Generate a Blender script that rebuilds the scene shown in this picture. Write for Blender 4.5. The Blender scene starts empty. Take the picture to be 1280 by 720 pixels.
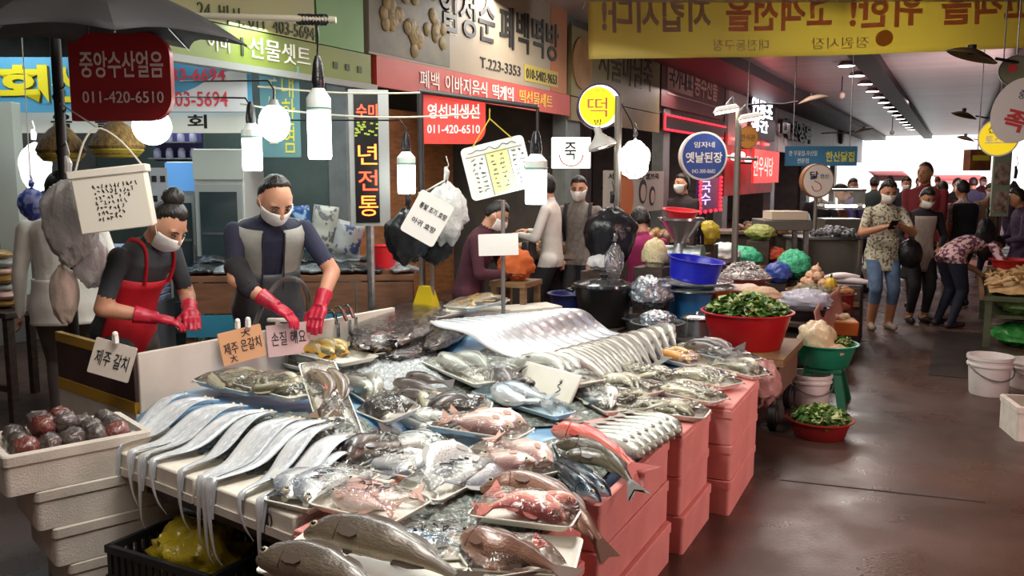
import bpy, bmesh, math, random
from mathutils import Vector, Matrix, noise

C = bpy.context.scene.collection
SC = bpy.context.scene
PI = math.pi
rnd = random.Random(11)

# ---------------------------------------------------------------- camera, world, light, exposure
FOC = 1100.0                                   # focal length in pixels of the 1280 wide frame
PITCH = math.atan2(140.0, FOC)
YAW = math.atan2(558.0, math.hypot(140.0, FOC))
EYE = Vector((0.0, 0.0, 1.65))
AH = Vector((-math.sin(YAW), math.cos(YAW), 0))          # horizontal forward
AR = Vector((math.cos(YAW), math.sin(YAW), 0))           # right
AF = AH * math.cos(PITCH) - Vector((0, 0, math.sin(PITCH)))
AU = AH * math.sin(PITCH) + Vector((0, 0, math.cos(PITCH)))
cam = bpy.data.cameras.new('camera')
cam.sensor_width = 36.0
cam.lens = 36.0 * FOC / 1280.0
cam.clip_end = 300
camo = bpy.data.objects.new('camera', cam)
C.objects.link(camo)
camo.matrix_world = Matrix(((AR.x, AU.x, -AF.x, EYE.x), (AR.y, AU.y, -AF.y, EYE.y), (AR.z, AU.z, -AF.z, EYE.z), (0, 0, 0, 1)))
SC.camera = camo

SC.view_settings.view_transform = 'Standard'
SC.view_settings.look = 'None'
SC.view_settings.gamma = 1
SC.view_settings.use_curve_mapping = False
SC.view_settings.exposure = 0.0

world = bpy.data.worlds.new('sky')
SC.world = world
world.use_nodes = True
bg = world.node_tree.nodes['Background']
bg.inputs[0].default_value = (0.93, 0.96, 1.0, 1)
bg.inputs[1].default_value = 3.0

def area(name, loc, size, power, col, target=None, sy=None):
    l = bpy.data.lights.new(name, 'AREA')
    l.energy = power
    l.color = col
    l.size = size
    if sy:
        l.shape = 'RECTANGLE'
        l.size_y = sy
    o = bpy.data.objects.new(name, l)
    C.objects.link(o)
    o.location = loc
    if target is not None:
        d = Vector(target) - Vector(loc)
        o.rotation_euler = d.to_track_quat('-Z', 'Y').to_euler()
    return o

# fluorescent tubes above the fish stall and the arcade's own lamps, plus one added behind the banner
area('tube_light', (-1.7, 2.6, 3.1), 0.5, 58, (1.0, 0.99, 0.92), (-2.1, 3.4, 0.5), 1.6)
area('tube_light', (-2.7, 4.7, 3.0), 0.5, 50, (0.97, 1.0, 0.95), (-2.5, 4.5, 0.5), 1.6)
area('tube_light', (-4.6, 5.2, 2.75), 0.4, 32, (0.93, 1.0, 0.98), (-4.8, 5.2, 0.5), 2.5)
area('tube_light', (-3.6, 9.8, 3.4), 0.4, 120, (1.0, 0.94, 0.85), (-4.0, 9.5, 0.5), 3.5)
area('arcade_light', (-1.6, 1.0, 3.8), 0.8, 62, (1.0, 0.90, 0.84), (-1.6, 1.0, 0), 3.0)
area('arcade_light', (-1.6, 8.0, 3.8), 0.8, 150, (1.0, 0.86, 0.80), (-1.2, 8.0, 0), 4.0)
area('arcade_light', (-1.8, 16.0, 3.7), 0.8, 200, (1.0, 0.80, 0.78), (-1.2, 16.0, 0), 6.0)
area('arcade_light', (-1.6, 14.2, 3.5), 0.6, 90, (1.0, 0.95, 0.88), (-1.6, 11.6, 3.3), 4.0)  # added area light that makes the banner glow from behind
area('arcade_light', (-1.8, 28.0, 3.7), 0.8, 260, (1.0, 0.76, 0.76), (-1.2, 28.0, 0), 9.0)
area('tube_light', (-6.4, 4.6, 3.0), 0.4, 38, (0.92, 1.0, 1.0), (-6.4, 4.6, 0), 2.5)
area('tube_light', (-5.3, 8.7, 2.38), 0.3, 34, (1.0, 0.80, 0.55), (-6.3, 8.7, 0.8), 2.5)
area('tube_light', (-6.3, 14.5, 3.0), 0.4, 70, (1.0, 0.86, 0.7), (-6.3, 14.5, 0), 4.0)
# unseen reddish lights, added to redden the foam boxes and brighten the ceiling
area('added_red_light', (2.3, 4.6, 1.9), 0.7, 95, (1.0, 0.62, 0.58), (-1.0, 3.4, 0.3), 2.5)
area('added_red_light', (1.4, 18.0, 2.6), 0.8, 420, (1.0, 0.70, 0.69), (-1.2, 22.0, 3.8), 6.0)

# ---------------------------------------------------------------- pixel of the photograph -> point of the place
def ray(u, v):
    return AF * FOC + AR * (u - 640.0) + AU * (360.0 - v)
def atz(u, v, z):
    d = ray(u, v)
    return EYE + d * ((z - EYE.z) / d.z)
def atx(u, v, x):
    d = ray(u, v)
    return EYE + d * ((x - EYE.x) / d.x)
def aty(u, v, y):
    d = ray(u, v)
    return EYE + d * ((y - EYE.y) / d.y)
def atd(u, v, dist):                           # at a horizontal distance along the view
    d = ray(u, v)
    return EYE + d * (dist / d.dot(AH))
def ppm(dist):                                 # metres per pixel about that far away
    return dist / FOC
def proj(p):
    d = Vector(p) - EYE
    w = d.dot(AF)
    return 640 + FOC * d.dot(AR) / w, 360 - FOC * d.dot(AU) / w

# ---------------------------------------------------------------- materials
MATS = {}
def lin(c):
    return tuple(((x / 12.92) if x <= 0.04045 else ((x + 0.055) / 1.055) ** 2.4) for x in c)
def hexc(h):
    return lin(tuple(int(h[i:i + 2], 16) / 255 for i in (0, 2, 4))) + (1,)
def base_mat(name):
    m = bpy.data.materials.new(name)
    m.use_nodes = True
    nt = m.node_tree
    return m, nt, nt.nodes['Principled BSDF']
def mat(name, col, rough=0.5, metal=0.0, col2=None, scale=8.0, lo=0.35, hi=0.65, bump=0.0, bscale=30.0, emit=0.0, coat=0.0, alpha=1.0, trans=0.0, sheen=0.0, detail=3.0, stretch=None, spec=0.5):
    if name in MATS:
        return MATS[name]
    m, nt, b = base_mat(name)
    N, L = nt.nodes, nt.links
    b.inputs['Base Color'].default_value = hexc(col)
    b.inputs['Roughness'].default_value = rough
    b.inputs['Metallic'].default_value = metal
    b.inputs['Coat Weight'].default_value = coat
    b.inputs['Coat Roughness'].default_value = 0.08
    b.inputs['Alpha'].default_value = alpha
    b.inputs['Transmission Weight'].default_value = trans
    b.inputs['Specular IOR Level'].default_value = spec
    if sheen:
        b.inputs['Sheen Weight'].default_value = sheen
    tc = None
    if col2 or bump:
        tc = N.new('ShaderNodeTexCoord').outputs['Object']
        if stretch:
            mp = N.new('ShaderNodeMapping')
            mp.inputs['Scale'].default_value = stretch
            L.new(tc, mp.inputs[0])
            tc = mp.outputs[0]
    if col2:
        n = N.new('ShaderNodeTexNoise')
        n.inputs['Scale'].default_value = scale
        n.inputs['Detail'].default_value = detail
        L.new(tc, n.inputs['Vector'])
        r = N.new('ShaderNodeValToRGB')
        r.color_ramp.elements[0].position = lo
        r.color_ramp.elements[1].position = hi
        r.color_ramp.elements[0].color = hexc(col)
        r.color_ramp.elements[1].color = hexc(col2)
        L.new(n.outputs['Fac'], r.inputs[0])
        L.new(r.outputs[0], b.inputs['Base Color'])
    if bump:
        n2 = N.new('ShaderNodeTexNoise')
        n2.inputs['Scale'].default_value = bscale
        n2.inputs['Detail'].default_value = 4
        L.new(tc, n2.inputs['Vector'])
        bp = N.new('ShaderNodeBump')
        bp.inputs['Strength'].default_value = bump
        bp.inputs['Distance'].default_value = 0.02
        L.new(n2.outputs['Fac'], bp.inputs['Height'])
        L.new(bp.outputs[0], b.inputs['Normal'])
    if emit:
        b.inputs['Emission Color'].default_value = hexc(col)
        b.inputs['Emission Strength'].default_value = emit
    MATS[name] = m
    return m
def film_mat(name, gloss=0.35, tint='ffffff', haze=0.06, bscale=22.0, bump=0.8, rough=0.06):
    """clear or tinted plastic film: mostly see-through, sharp crinkled reflections"""
    if name in MATS:
        return MATS[name]
    m = bpy.data.materials.new(name)
    m.use_nodes = True
    nt = m.node_tree
    N, L = nt.nodes, nt.links
    N.remove(N['Principled BSDF'])
    out = N['Material Output']
    tr = N.new('ShaderNodeBsdfTransparent')
    gl = N.new('ShaderNodeBsdfGlossy')
    gl.inputs['Roughness'].default_value = rough
    df = N.new('ShaderNodeBsdfDiffuse')
    df.inputs[0].default_value = hexc(tint)
    m1 = N.new('ShaderNodeMixShader')
    m1.inputs[0].default_value = haze
    m2 = N.new('ShaderNodeMixShader')
    lw = N.new('ShaderNodeLayerWeight')
    lw.inputs[0].default_value = gloss
    tc = N.new('ShaderNodeTexCoord')
    no = N.new('ShaderNodeTexNoise')
    no.inputs['Scale'].default_value = bscale
    no.inputs['Detail'].default_value = 2.5
    no.inputs['Distortion'].default_value = 0.8
    bp = N.new('ShaderNodeBump')
    bp.inputs['Strength'].default_value = bump
    bp.inputs['Distance'].default_value = 0.02
    L.new(tc.outputs['Object'], no.inputs['Vector'])
    L.new(no.outputs['Fac'], bp.inputs['Height'])
    L.new(bp.outputs[0], gl.inputs['Normal'])
    L.new(bp.outputs[0], lw.inputs['Normal'])
    L.new(tr.outputs[0], m1.inputs[1])
    L.new(df.outputs[0], m1.inputs[2])
    L.new(lw.outputs['Fresnel'], m2.inputs[0])
    L.new(m1.outputs[0], m2.inputs[1])
    L.new(gl.outputs[0], m2.inputs[2])
    L.new(m2.outputs[0], out.inputs[0])
    MATS[name] = m
    return m
def fish_mat(name, belly, mid, back, spots=None, metal=0.35, rough=0.28, stripes=False, sscale=40.0, red=0.0):
    """skin that runs from belly (v=0) to back (v=1) along the fish's own surface coordinates"""
    if name in MATS:
        return MATS[name]
    m, nt, b = base_mat(name)
    N, L = nt.nodes, nt.links
    uv = N.new('ShaderNodeUVMap')
    sp = N.new('ShaderNodeSeparateXYZ')
    L.new(uv.outputs[0], sp.inputs[0])
    no = N.new('ShaderNodeTexNoise')
    no.inputs['Scale'].default_value = 14
    no.inputs['Detail'].default_value = 4
    L.new(uv.outputs[0], no.inputs['Vector'])
    ma = N.new('ShaderNodeMath')
    ma.operation = 'MULTIPLY_ADD'
    ma.inputs[1].default_value = 0.35
    L.new(no.outputs['Fac'], ma.inputs[0])
    ad = N.new('ShaderNodeMath')
    ad.operation = 'SUBTRACT'
    ad.inputs[1].default_value = 0.175
    L.new(sp.outputs[1], ma.inputs[2])
    L.new(ma.outputs[0], ad.inputs[0])
    r = N.new('ShaderNodeValToRGB')
    e = r.color_ramp.elements
    e[0].position, e[0].color = 0.12, hexc(belly)
    e[1].position, e[1].color = 0.85, hexc(back)
    x = e.new(0.5)
    x.color = hexc(mid)
    L.new(ad.outputs[0], r.inputs[0])
    col = r.outputs[0]
    if spots:
        n2 = N.new('ShaderNodeTexNoise')
        n2.inputs['Scale'].default_value = sscale
        n2.inputs['Detail'].default_value = 3
        L.new(uv.outputs[0], n2.inputs['Vector'])
        r2 = N.new('ShaderNodeValToRGB')
        r2.color_ramp.elements[0].position = 0.5
        r2.color_ramp.elements[1].position = 0.62
        L.new(n2.outputs['Fac'], r2.inputs[0])
        fac = r2.outputs[0]
        if stripes:
            wv = N.new('ShaderNodeTexWave')
            wv.inputs['Scale'].default_value = 9
            wv.inputs['Distortion'].default_value = 6
            L.new(uv.outputs[0], wv.inputs['Vector'])
            m1 = N.new('ShaderNodeMath')
            m1.operation = 'GREATER_THAN'
            m1.inputs[1].default_value = 0.6
            L.new(wv.outputs['Fac'], m1.inputs[0])
            m2 = N.new('ShaderNodeMath')
            m2.operation = 'GREATER_THAN'
            m2.inputs[1].default_value = 0.55
            L.new(sp.outputs[1], m2.inputs[0])
            m3 = N.new('ShaderNodeMath')
            m3.operation = 'MULTIPLY'
            L.new(m1.outputs[0], m3.inputs[0])
            L.new(m2.outputs[0], m3.inputs[1])
            fac = m3.outputs[0]
        mx = N.new('ShaderNodeMix')
        mx.data_type = 'RGBA'
        mx.inputs['B'].default_value = hexc(spots)
        L.new(fac, mx.inputs['Factor'])
        L.new(col, mx.inputs['A'])
        col = mx.outputs['Result']
    L.new(col, b.inputs['Base Color'])
    b.inputs['Metallic'].default_value = metal
    b.inputs['Roughness'].default_value = rough
    b.inputs['Coat Weight'].default_value = 0.5
    b.inputs['Coat Roughness'].default_value = 0.12
    bp = N.new('ShaderNodeBump')
    bp.inputs['Strength'].default_value = 0.25
    bp.inputs['Distance'].default_value = 0.01
    L.new(no.outputs['Fac'], bp.inputs['Height'])
    L.new(bp.outputs[0], b.inputs['Normal'])
    MATS[name] = m
    return m

# ---------------------------------------------------------------- mesh builder
def spin(a):
    return Matrix.Rotation(a, 4, 'Z')
class M:
    def __init__(s, T=None):
        s.v, s.f, s.mi, s.uv = [], [], [], []
        s.T = T or Matrix.Identity(4)
        s.m = 0
    def vert(s, p, uv=(0, 0)):
        s.v.append(s.T @ Vector(p))
        s.uv.append(uv)
        return len(s.v) - 1
    def face(s, idx):
        s.f.append(tuple(idx))
        s.mi.append(s.m)
    def box(s, c, d, rz=0.0, taper=1.0, T=None):
        x, y, z = d[0] / 2, d[1] / 2, d[2] / 2
        R = (T or spin(rz))
        c = Vector(c)
        i = [s.vert(c + R.to_3x3() @ Vector((a * x * (1 if e < 0 else taper), b * y * (1 if e < 0 else taper), e * z))) for e in (-1, 1) for a, b in ((-1, -1), (1, -1), (1, 1), (-1, 1))]
        for q in ((3, 2, 1, 0), (4, 5, 6, 7), (0, 1, 5, 4), (1, 2, 6, 5), (2, 3, 7, 6), (3, 0, 4, 7)):
            s.face([i[k] for k in q])
        return s
    def rings(s, rings, cap=True, closed=True):
        """rings: lists of points, joined one after the other"""
        n = len(rings[0])
        ids = []
        for a, r in enumerate(rings):
            ids.append([s.vert(p, (a / max(1, len(rings) - 1), k / n)) for k, p in enumerate(r)])
        for a in range(len(rings) - 1):
            for k in range(n if closed else n - 1):
                s.face((ids[a][k], ids[a][(k + 1) % n], ids[a + 1][(k + 1) % n], ids[a + 1][k]))
        if cap and closed:
            s.face(ids[0][::-1])
            s.face(ids[-1])
        return s
    def tube(s, pts, rad, n=8, cap=True, flat=1.0, up=None):
        pts = [Vector(p) for p in pts]
        if not hasattr(rad, '__len__'):
            rad = [rad] * len(pts)
        rings = []
        prev = None
        for i, p in enumerate(pts):
            t = (pts[min(i + 1, len(pts) - 1)] - pts[max(i - 1, 0)])
            if t.length < 1e-9:
                t = Vector((0, 0, 1))
            t.normalize()
            if prev is None:
                a = Vector(up) if up else (Vector((0, 0, 1)) if abs(t.z) < 0.9 else Vector((1, 0, 0)))
            else:
                a = prev
            b = t.cross(a)
            if b.length < 1e-6:
                b = t.cross(Vector((1, 0.1, 0)))
            b.normalize()
            a = b.cross(t).normalized()
            prev = a
            rings.append([p + (a * math.cos(2 * PI * k / n) * flat + b * math.sin(2 * PI * k / n)) * max(rad[i], 1e-4) for k in range(n)])
        return s.rings(rings, cap)
    def cyl(s, a, b, r, r2=None, n=16):
        return s.tube([a, b], [r, r if r2 is None else r2], n)
    def lathe(s, prof, c=(0, 0, 0), n=28, wob=None):
        """prof: (radius, z) from the outside bottom round to the inside"""
        c = Vector(c)
        rings = [[c + Vector((r * math.cos(2 * PI * k / n), r * math.sin(2 * PI * k / n), z)) * 1.0 for k in range(n)] for r, z in prof]
        return s.rings(rings, True)
    def sphere(s, c, r, nu=16, nv=10, fn=None, R=None):
        c = Vector(c)
        if not hasattr(r, '__len__'):
            r = (r, r, r)
        ids = []
        for j in range(nv + 1):
            th = PI * j / nv
            row = []
            for i in range(nu):
                ph = 2 * PI * i / nu
                d = Vector((math.sin(th) * math.cos(ph), math.sin(th) * math.sin(ph), math.cos(th)))
                k = fn(d) if fn else 1.0
                q = Vector((d.x * r[0], d.y * r[1], d.z * r[2])) * k
                if R is not None:
                    q = R @ q
                row.append(s.vert(c + q, (i / nu, j / nv)))
                if j in (0, nv):
                    break
            ids.append(row)
        for j in range(nv):
            A, B = ids[j], ids[j + 1]
            for i in range(nu):
                k = (i + 1) % nu
                if len(A) == 1:
                    s.face((A[0], B[i], B[k]))
                elif len(B) == 1:
                    s.face((A[i], B[0], A[k]))
                else:
                    s.face((A[i], B[i], B[k], A[k]))
        return s
    def grid(s, fn, nu, nv):
        ids = [[s.vert(fn(i / nu, j / nv), (i / nu, j / nv)) for i in range(nu + 1)] for j in range(nv + 1)]
        for j in range(nv):
            for i in range(nu):
                s.face((ids[j][i], ids[j][i + 1], ids[j + 1][i + 1], ids[j + 1][i]))
        return s
    def prism(s, poly, z0, z1):
        a = [s.vert((x, y, z0)) for x, y in poly]
        b = [s.vert((x, y, z1)) for x, y in poly]
        n = len(poly)
        s.face(a[::-1])
        s.face(b)
        for k in range(n):
            s.face((a[k], a[(k + 1) % n], b[(k + 1) % n], b[k]))
        return s
    def text(s, body, x, y, w, h, z=0.0, depth=0.004, bold=0.012, mirror=False, vertical=False):
        """letters fitted in the box whose left bottom is (x, y), lying in the local xy plane"""
        for co, fs in glyphs(body, bold, vertical):
            base = len(s.v)
            for p in co:
                px = 1 - p[0] if mirror else p[0]
                s.vert((x + px * w, y + p[1] * h, z + (depth if p[2] > 0 else 0)))
            for f in fs:
                s.face([base + k for k in (f[::-1] if mirror else f)])
        return s
    def build(s, name, mats, parent=None, smooth=38, bevel=0.0, sub=0, solid=0.0):
        me = bpy.data.meshes.new(name)
        me.from_pydata(s.v, [], s.f)
        if not hasattr(mats, '__len__'):
            mats = [mats]
        for m in mats:
            me.materials.append(m)
        for p, k in zip(me.polygons, s.mi):
            p.material_index = k
        ul = me.uv_layers.new(name='UVMap')
        for l in me.loops:
            ul.data[l.index].uv = s.uv[l.vertex_index]
        if smooth:
            for p in me.polygons:
                p.use_smooth = True
            me.set_sharp_from_angle(angle=math.radians(smooth))
        me.validate()
        me.update()
        o = bpy.data.objects.new(name, me)
        C.objects.link(o)
        if parent is not None:
            o.parent = parent
        if bevel:
            b = o.modifiers.new('bevel', 'BEVEL')
            b.width = bevel
            b.segments = 2
            b.limit_method = 'ANGLE'
            b.angle_limit = math.radians(40)
        if solid:
            b = o.modifiers.new('solid', 'SOLIDIFY')
            b.thickness = solid
            b.offset = 0
        if sub:
            b = o.modifiers.new('sub', 'SUBSURF')
            b.levels = b.render_levels = sub
        return o
GL = {}
def glyphs(body, bold, vertical):
    key = (body, bold, vertical)
    if key in GL:
        return GL[key]
    c = bpy.data.curves.new('letters', 'FONT')
    c.body = '\n'.join(body) if vertical else body
    c.align_x = 'CENTER' if vertical else 'LEFT'
    c.size = 1
    c.extrude = 0.01
    c.offset = bold
    c.resolution_u = 3
    c.space_line = 0.92
    o = bpy.data.objects.new('letters', c)
    C.objects.link(o)
    me = bpy.data.meshes.new_from_object(o)
    bpy.data.objects.remove(o)
    xs = [v.co.x for v in me.vertices]
    ys = [v.co.y for v in me.vertices]
    x0, x1, y0, y1 = min(xs), max(xs), min(ys), max(ys)
    co = [((v.co.x - x0) / (x1 - x0), (v.co.y - y0) / max(y1 - y0, 1e-6), v.co.z) for v in me.vertices]
    GL[key] = [(co, [tuple(p.vertices) for p in me.polygons])]
    bpy.data.meshes.remove(me)
    bpy.data.curves.remove(c)
    return GL[key]

# ---------------------------------------------------------------- things
def tag(o, label, cat, group=None, kind=None):
    o['label'] = label
    o['category'] = cat
    if group:
        o['group'] = group
    if kind:
        o['kind'] = kind
    return o
def thing(name, label, cat, loc=(0, 0, 0), rz=0.0, group=None, mw=None):
    o = bpy.data.objects.new(name, None)
    o.empty_display_size = 0.1
    C.objects.link(o)
    if mw is not None:
        o.matrix_world = mw
    else:
        o.location = loc
        o.rotation_euler = (0, 0, rz)
    return tag(o, label, cat, group)
def struct(o):
    o['kind'] = 'structure'
    return o
def frame_at(p, right, up):
    """matrix at p with local x = right, y = up, z = towards the front"""
    x = Vector(right).normalized()
    z = x.cross(Vector(up)).normalized()
    y = z.cross(x)
    return Matrix(((x.x, y.x, z.x, p[0]), (x.y, y.y, z.y, p[1]), (x.z, y.z, z.z, p[2]), (0, 0, 0, 1)))
def facing(u, v, dist, turn=0.0, roll=0.0, pitch=0.0):
    """frame of a board seen at pixel (u, v): turned about the vertical, rolled in its own plane"""
    p = atd(u, v, dist)
    r = spin(turn) @ AR
    m = frame_at(p, r, (0, 0, 1))
    return m @ Matrix.Rotation(pitch, 4, 'X') @ Matrix.Rotation(roll, 4, 'Z')
def facade(p, left=True):
    """frame on a wall along the aisle: local x runs away from the camera on the left side"""
    return frame_at(p, (0, 1, 0), (0, 0, 1)) if left else frame_at(p, (0, -1, 0), (0, 0, 1))
def rrect(w, h, r, n=5, cx=0.0, cy=0.0):
    pts = []
    for qx, qy, a0 in ((1, 1, 0), (-1, 1, PI / 2), (-1, -1, PI), (1, -1, 1.5 * PI)):
        for k in range(n + 1):
            a = a0 + k * PI / 2 / n
            pts.append((cx + qx * (w / 2 - r) + r * math.cos(a), cy + qy * (h / 2 - r) + r * math.sin(a)))
    return pts
def wob(p, sc, amp):
    return noise.noise_vector(Vector(p) * sc) * amp

# ================================================================ THE SETTING
FX, CZ, YE = -4.9, 3.85, 54.0       # facade line of the shops, ceiling height, end of the arcade
def floor_mat():
    m, nt, b = base_mat('wet_concrete')
    N, L = nt.nodes, nt.links
    tc = N.new('ShaderNodeTexCoord')
    n1 = N.new('ShaderNodeTexNoise')
    n1.inputs['Scale'].default_value = 0.9
    n1.inputs['Detail'].default_value = 6
    L.new(tc.outputs['Object'], n1.inputs['Vector'])
    r = N.new('ShaderNodeValToRGB')
    e = r.color_ramp.elements
    e[0].position, e[0].color = 0.32, hexc('35251e')
    e[1].position, e[1].color = 0.68, hexc('59433a')
    L.new(n1.outputs['Fac'], r.inputs[0])
    n3 = N.new('ShaderNodeTexNoise')
    n3.inputs['Scale'].default_value = 60
    n3.inputs['Detail'].default_value = 3
    L.new(tc.outputs['Object'], n3.inputs['Vector'])
    mx = N.new('ShaderNodeMix')
    mx.data_type = 'RGBA'
    mx.blend_type = 'OVERLAY'
    mx.inputs['Factor'].default_value = 0.35
    L.new(r.outputs[0], mx.inputs['A'])
    L.new(n3.outputs['Color'], mx.inputs['B'])
    L.new(mx.outputs['Result'], b.inputs['Base Color'])
    n2 = N.new('ShaderNodeTexNoise')
    n2.inputs['Scale'].default_value = 2.2
    n2.inputs['Detail'].default_value = 5
    L.new(tc.outputs['Object'], n2.inputs['Vector'])
    r2 = N.new('ShaderNodeValToRGB')
    e = r2.color_ramp.elements
    e[0].position, e[0].color = 0.40, (0.27, 0.27, 0.27, 1)
    e[1].position, e[1].color = 0.62, (0.5, 0.5, 0.5, 1)
    L.new(n2.outputs['Fac'], r2.inputs[0])
    L.new(r2.outputs[0], b.inputs['Roughness'])
    bp = N.new('ShaderNodeBump')
    bp.inputs['Strength'].default_value = 0.12
    bp.inputs['Distance'].default_value = 0.01
    L.new(n3.outputs['Fac'], bp.inputs['Height'])
    L.new(bp.outputs[0], b.inputs['Normal'])
    return m
struct(M().box((-2.5, 27, -0.05), (14, 62, 0.1)).build('floor', floor_mat()))
jm = mat('joint', '2a211c', 0.6)
a, b = atz(975, 600, 0), atz(1232, 628, 0)
d = (b - a).normalized()
struct(M().box(((a + b) / 2) + Vector((0, 0, 0.001)), ((b - a).length, 0.012, 0.003), math.atan2(d.y, d.x)).build('floor_joint', jm))
struct(M().box((0.12, 9.2, 0.002), (0.5, 2.4, 0.006)).build('floor_plate', mat('dark_plate', '3a3430', 0.35, 0.0, '2c2724', 5)))

cm = mat('ceiling_panel', 'b3a8a6', 0.33, 0.0, 'a39695', 1.2, bump=0.25, bscale=2.0, stretch=(0.3, 2.2, 1))
struct(M().box((-2.2, 25.5, CZ + 0.05), (12.4, YE + 3, 0.1)).build('ceiling', cm))
dk = mat('dark_steel', '2b2426', 0.5, 0.2)
struct(M().box((-1.60, 33.2, CZ - 0.09), (0.40, 41.4, 0.18)).build('ceiling_beam', dk))
struct(M().box((0.93, 26, CZ - 0.16), (0.22, YE, 0.3)).build('trim_1', dk))
struct(M().box((FX + 0.62, 33.2, CZ - 0.12), (1.1, 41, 0.22)).build('trim_2', mat('dark_cornice', '3a2f33', 0.5)))
struct(M().box((-8.35, 25.5, 1.9), (0.1, YE + 3, 3.9)).build('wall_left', mat('shop_wall', '5b5a58', 0.8, 0, '6d6a66', 3)))
struct(M().box((3.4, 25.5, 1.9), (0.1, YE + 3, 3.9)).build('wall_right', mat('right_wall', '6a5c58', 0.8, 0, '7c6a64', 2)))
struct(M().box((-2.5, -1.6, 1.9), (12, 0.1, 3.9)).build('wall_back', mat('back_wall', '8a817c', 0.8, 0, '6e6763', 2)))
# lintel wall that carries the shop signs, and the piers between the shops
lm = mat('lintel_wall', '4d4a48', 0.7, 0, '5b5753', 4)
struct(M().box((FX - 0.14, 27.5, 3.25), (0.16, 53, 1.3)).build('lintel', lm))
pm = mat('pier_tile', '767c7c', 0.4, 0, '656b6b', 6)
for k, (y, w) in enumerate(((6.55, 0.16), (11.7, 0.5), (16.2, 0.4), (21.0, 0.5), (27, 0.6), (34, 0.8), (42, 0.8))):
    struct(M().box((FX - 0.12, y, 1.45), (0.22, w, 2.9)).build('pier', pm, bevel=0.01))
# partitions between the shops keep each shop's own depth
for y in (1.4, 11.7, 21.0, 34.0):
    struct(M().box((-6.6, y, 1.9), (3.3, 0.1, 3.8)).build('partition_wall', lm))
struct(M().box((-6.6, 6.55, 1.9), (3.3, 0.08, 3.8)).build('partition_wall', mat('teal_wall', '51605c', 0.7, 0, '465450', 3)))
struct(M().box((-6.6, 8.9, 1.25), (0.12, 4.4, 2.5)).build('partition_wall', mat('wood_wall', '8a5a34', 0.55, 0, '6c4426', 4, stretch=(1, 1, 6))))

# pale corrugated board along the far upper wall, with the dark edge below the ceiling
ym = mat('grey_board', '8f8482', 0.5, 0, '9f9492', 3, stretch=(1, 9, 0.3))
y0 = atx(908, 150, FX).y
for k in range(5):
    q0, q1 = y0 + (53.0 - y0) * k / 5, y0 + (53.0 - y0) * (k + 1) / 5
    struct(M().box((FX + 0.0, (q0 + q1) / 2, 3.05), (0.08, q1 - q0 - 0.05, 1.35)).build('wall_panel', ym))
struct(M().box((FX + 0.08, (y0 + 53) / 2, 3.72), (0.14, 53 - y0, 0.1)).build('trim_3', dk))

# the bright end of the arcade: pale street, awnings, buildings in the white light
em = mat('street', 'c9c6c0', 0.8, 0, 'b4b0aa', 0.4)
struct(M().box((-2.5, 95, -0.06), (60, 74, 0.08)).build('street', em))
fb = mat('far_wall', 'f3efe8', 0.8)
for k, (x, y, w, h) in enumerate(((-12, 88, 9, 9), (4.6, 100, 14, 10), (-3, 118, 12, 8))):
    t = thing('far_building', ('pale building at the end of the arcade beyond the left shop row', 'pale building at the end of the arcade above the long red awning', 'pale building farthest down the bright street at the arcade end')[k], 'building', (x, y, -0.02))
    M().box((0, 0, h / 2), (w, 4, h)).build('wall', fb, t)
    for j in range(3):
        M().box((-w / 3 + j * w / 3, -2.02, h * 0.62), (w / 6, 0.06, h * 0.2)).build('window', mat('far_glass', 'dfe6ea', 0.2), t)
aw = mat('red_awning', 'c8322e', 0.6)
for k, (u0, u1, v, D, lab) in enumerate(((1165, 1225, 219, 52, 'long red awning at the bright far end of the arcade'), (1085, 1128, 214, 50, 'short red awning at the far end beside the blue hanging sign'))):
    p0, p1 = atd(u0, v, D), atd(u1, v, D)
    w = (p1 - p0).length
    t = thing('shop_awning', lab, 'awning', (p0 + p1) / 2, math.atan2((p1 - p0).y, (p1 - p0).x))
    M().grid(lambda a, b, w=w: (w * (a - 0.5), -0.9 * b, -0.25 * b - 0.05 * b * b), 8, 3).build('canopy', aw, t, solid=0.03)
    M().box((0, -0.9, -0.42), (w, 0.03, 0.24)).build('valance', mat('pink_valance', 'f0b8b4', 0.6), t)
    for sx in (-1, 1):
        M().cyl((sx * w * 0.48, -0.86, -0.3), (sx * w * 0.48, -0.86, -t.location.z), 0.03).build('post', dk, t)

# round ceiling lamps in a row beside the beam
lampm = mat('lamp_white', 'ffffff', 0.4, emit=8.0)
shade = mat('lamp_shade', '8a8484', 0.4, 0.3)
proto = None
for k in range(18):
    y = 10.8 + k * 1.93 + (0.0 if k < 12 else (k - 11) * 0.25)
    p = (-2.06, y, CZ)
    lab = 'round flush lamp in the row beside the dark ceiling beam'
    u, v = proj(p)
    if k == 0:
        proto = thing('ceiling_lamp', lab, 'lamp', p, 0, 'round lamps along the ceiling beam')
        M().lathe([(0.10, -0.001), (0.15, -0.05), (0.17, -0.08), (0.16, -0.085), (0.14, -0.05)], n=20).build('shade', shade, proto)
        M().lathe([(0.02, -0.10), (0.155, -0.09), (0.155, -0.07), (0.05, -0.06)], n=20).build('diffuser', lampm, proto)
    else:
        r = proto.copy()
        C.objects.link(r)
        r.location = p
        for ch in proto.children:
            c = ch.copy()
            C.objects.link(c)
            c.parent = r
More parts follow.
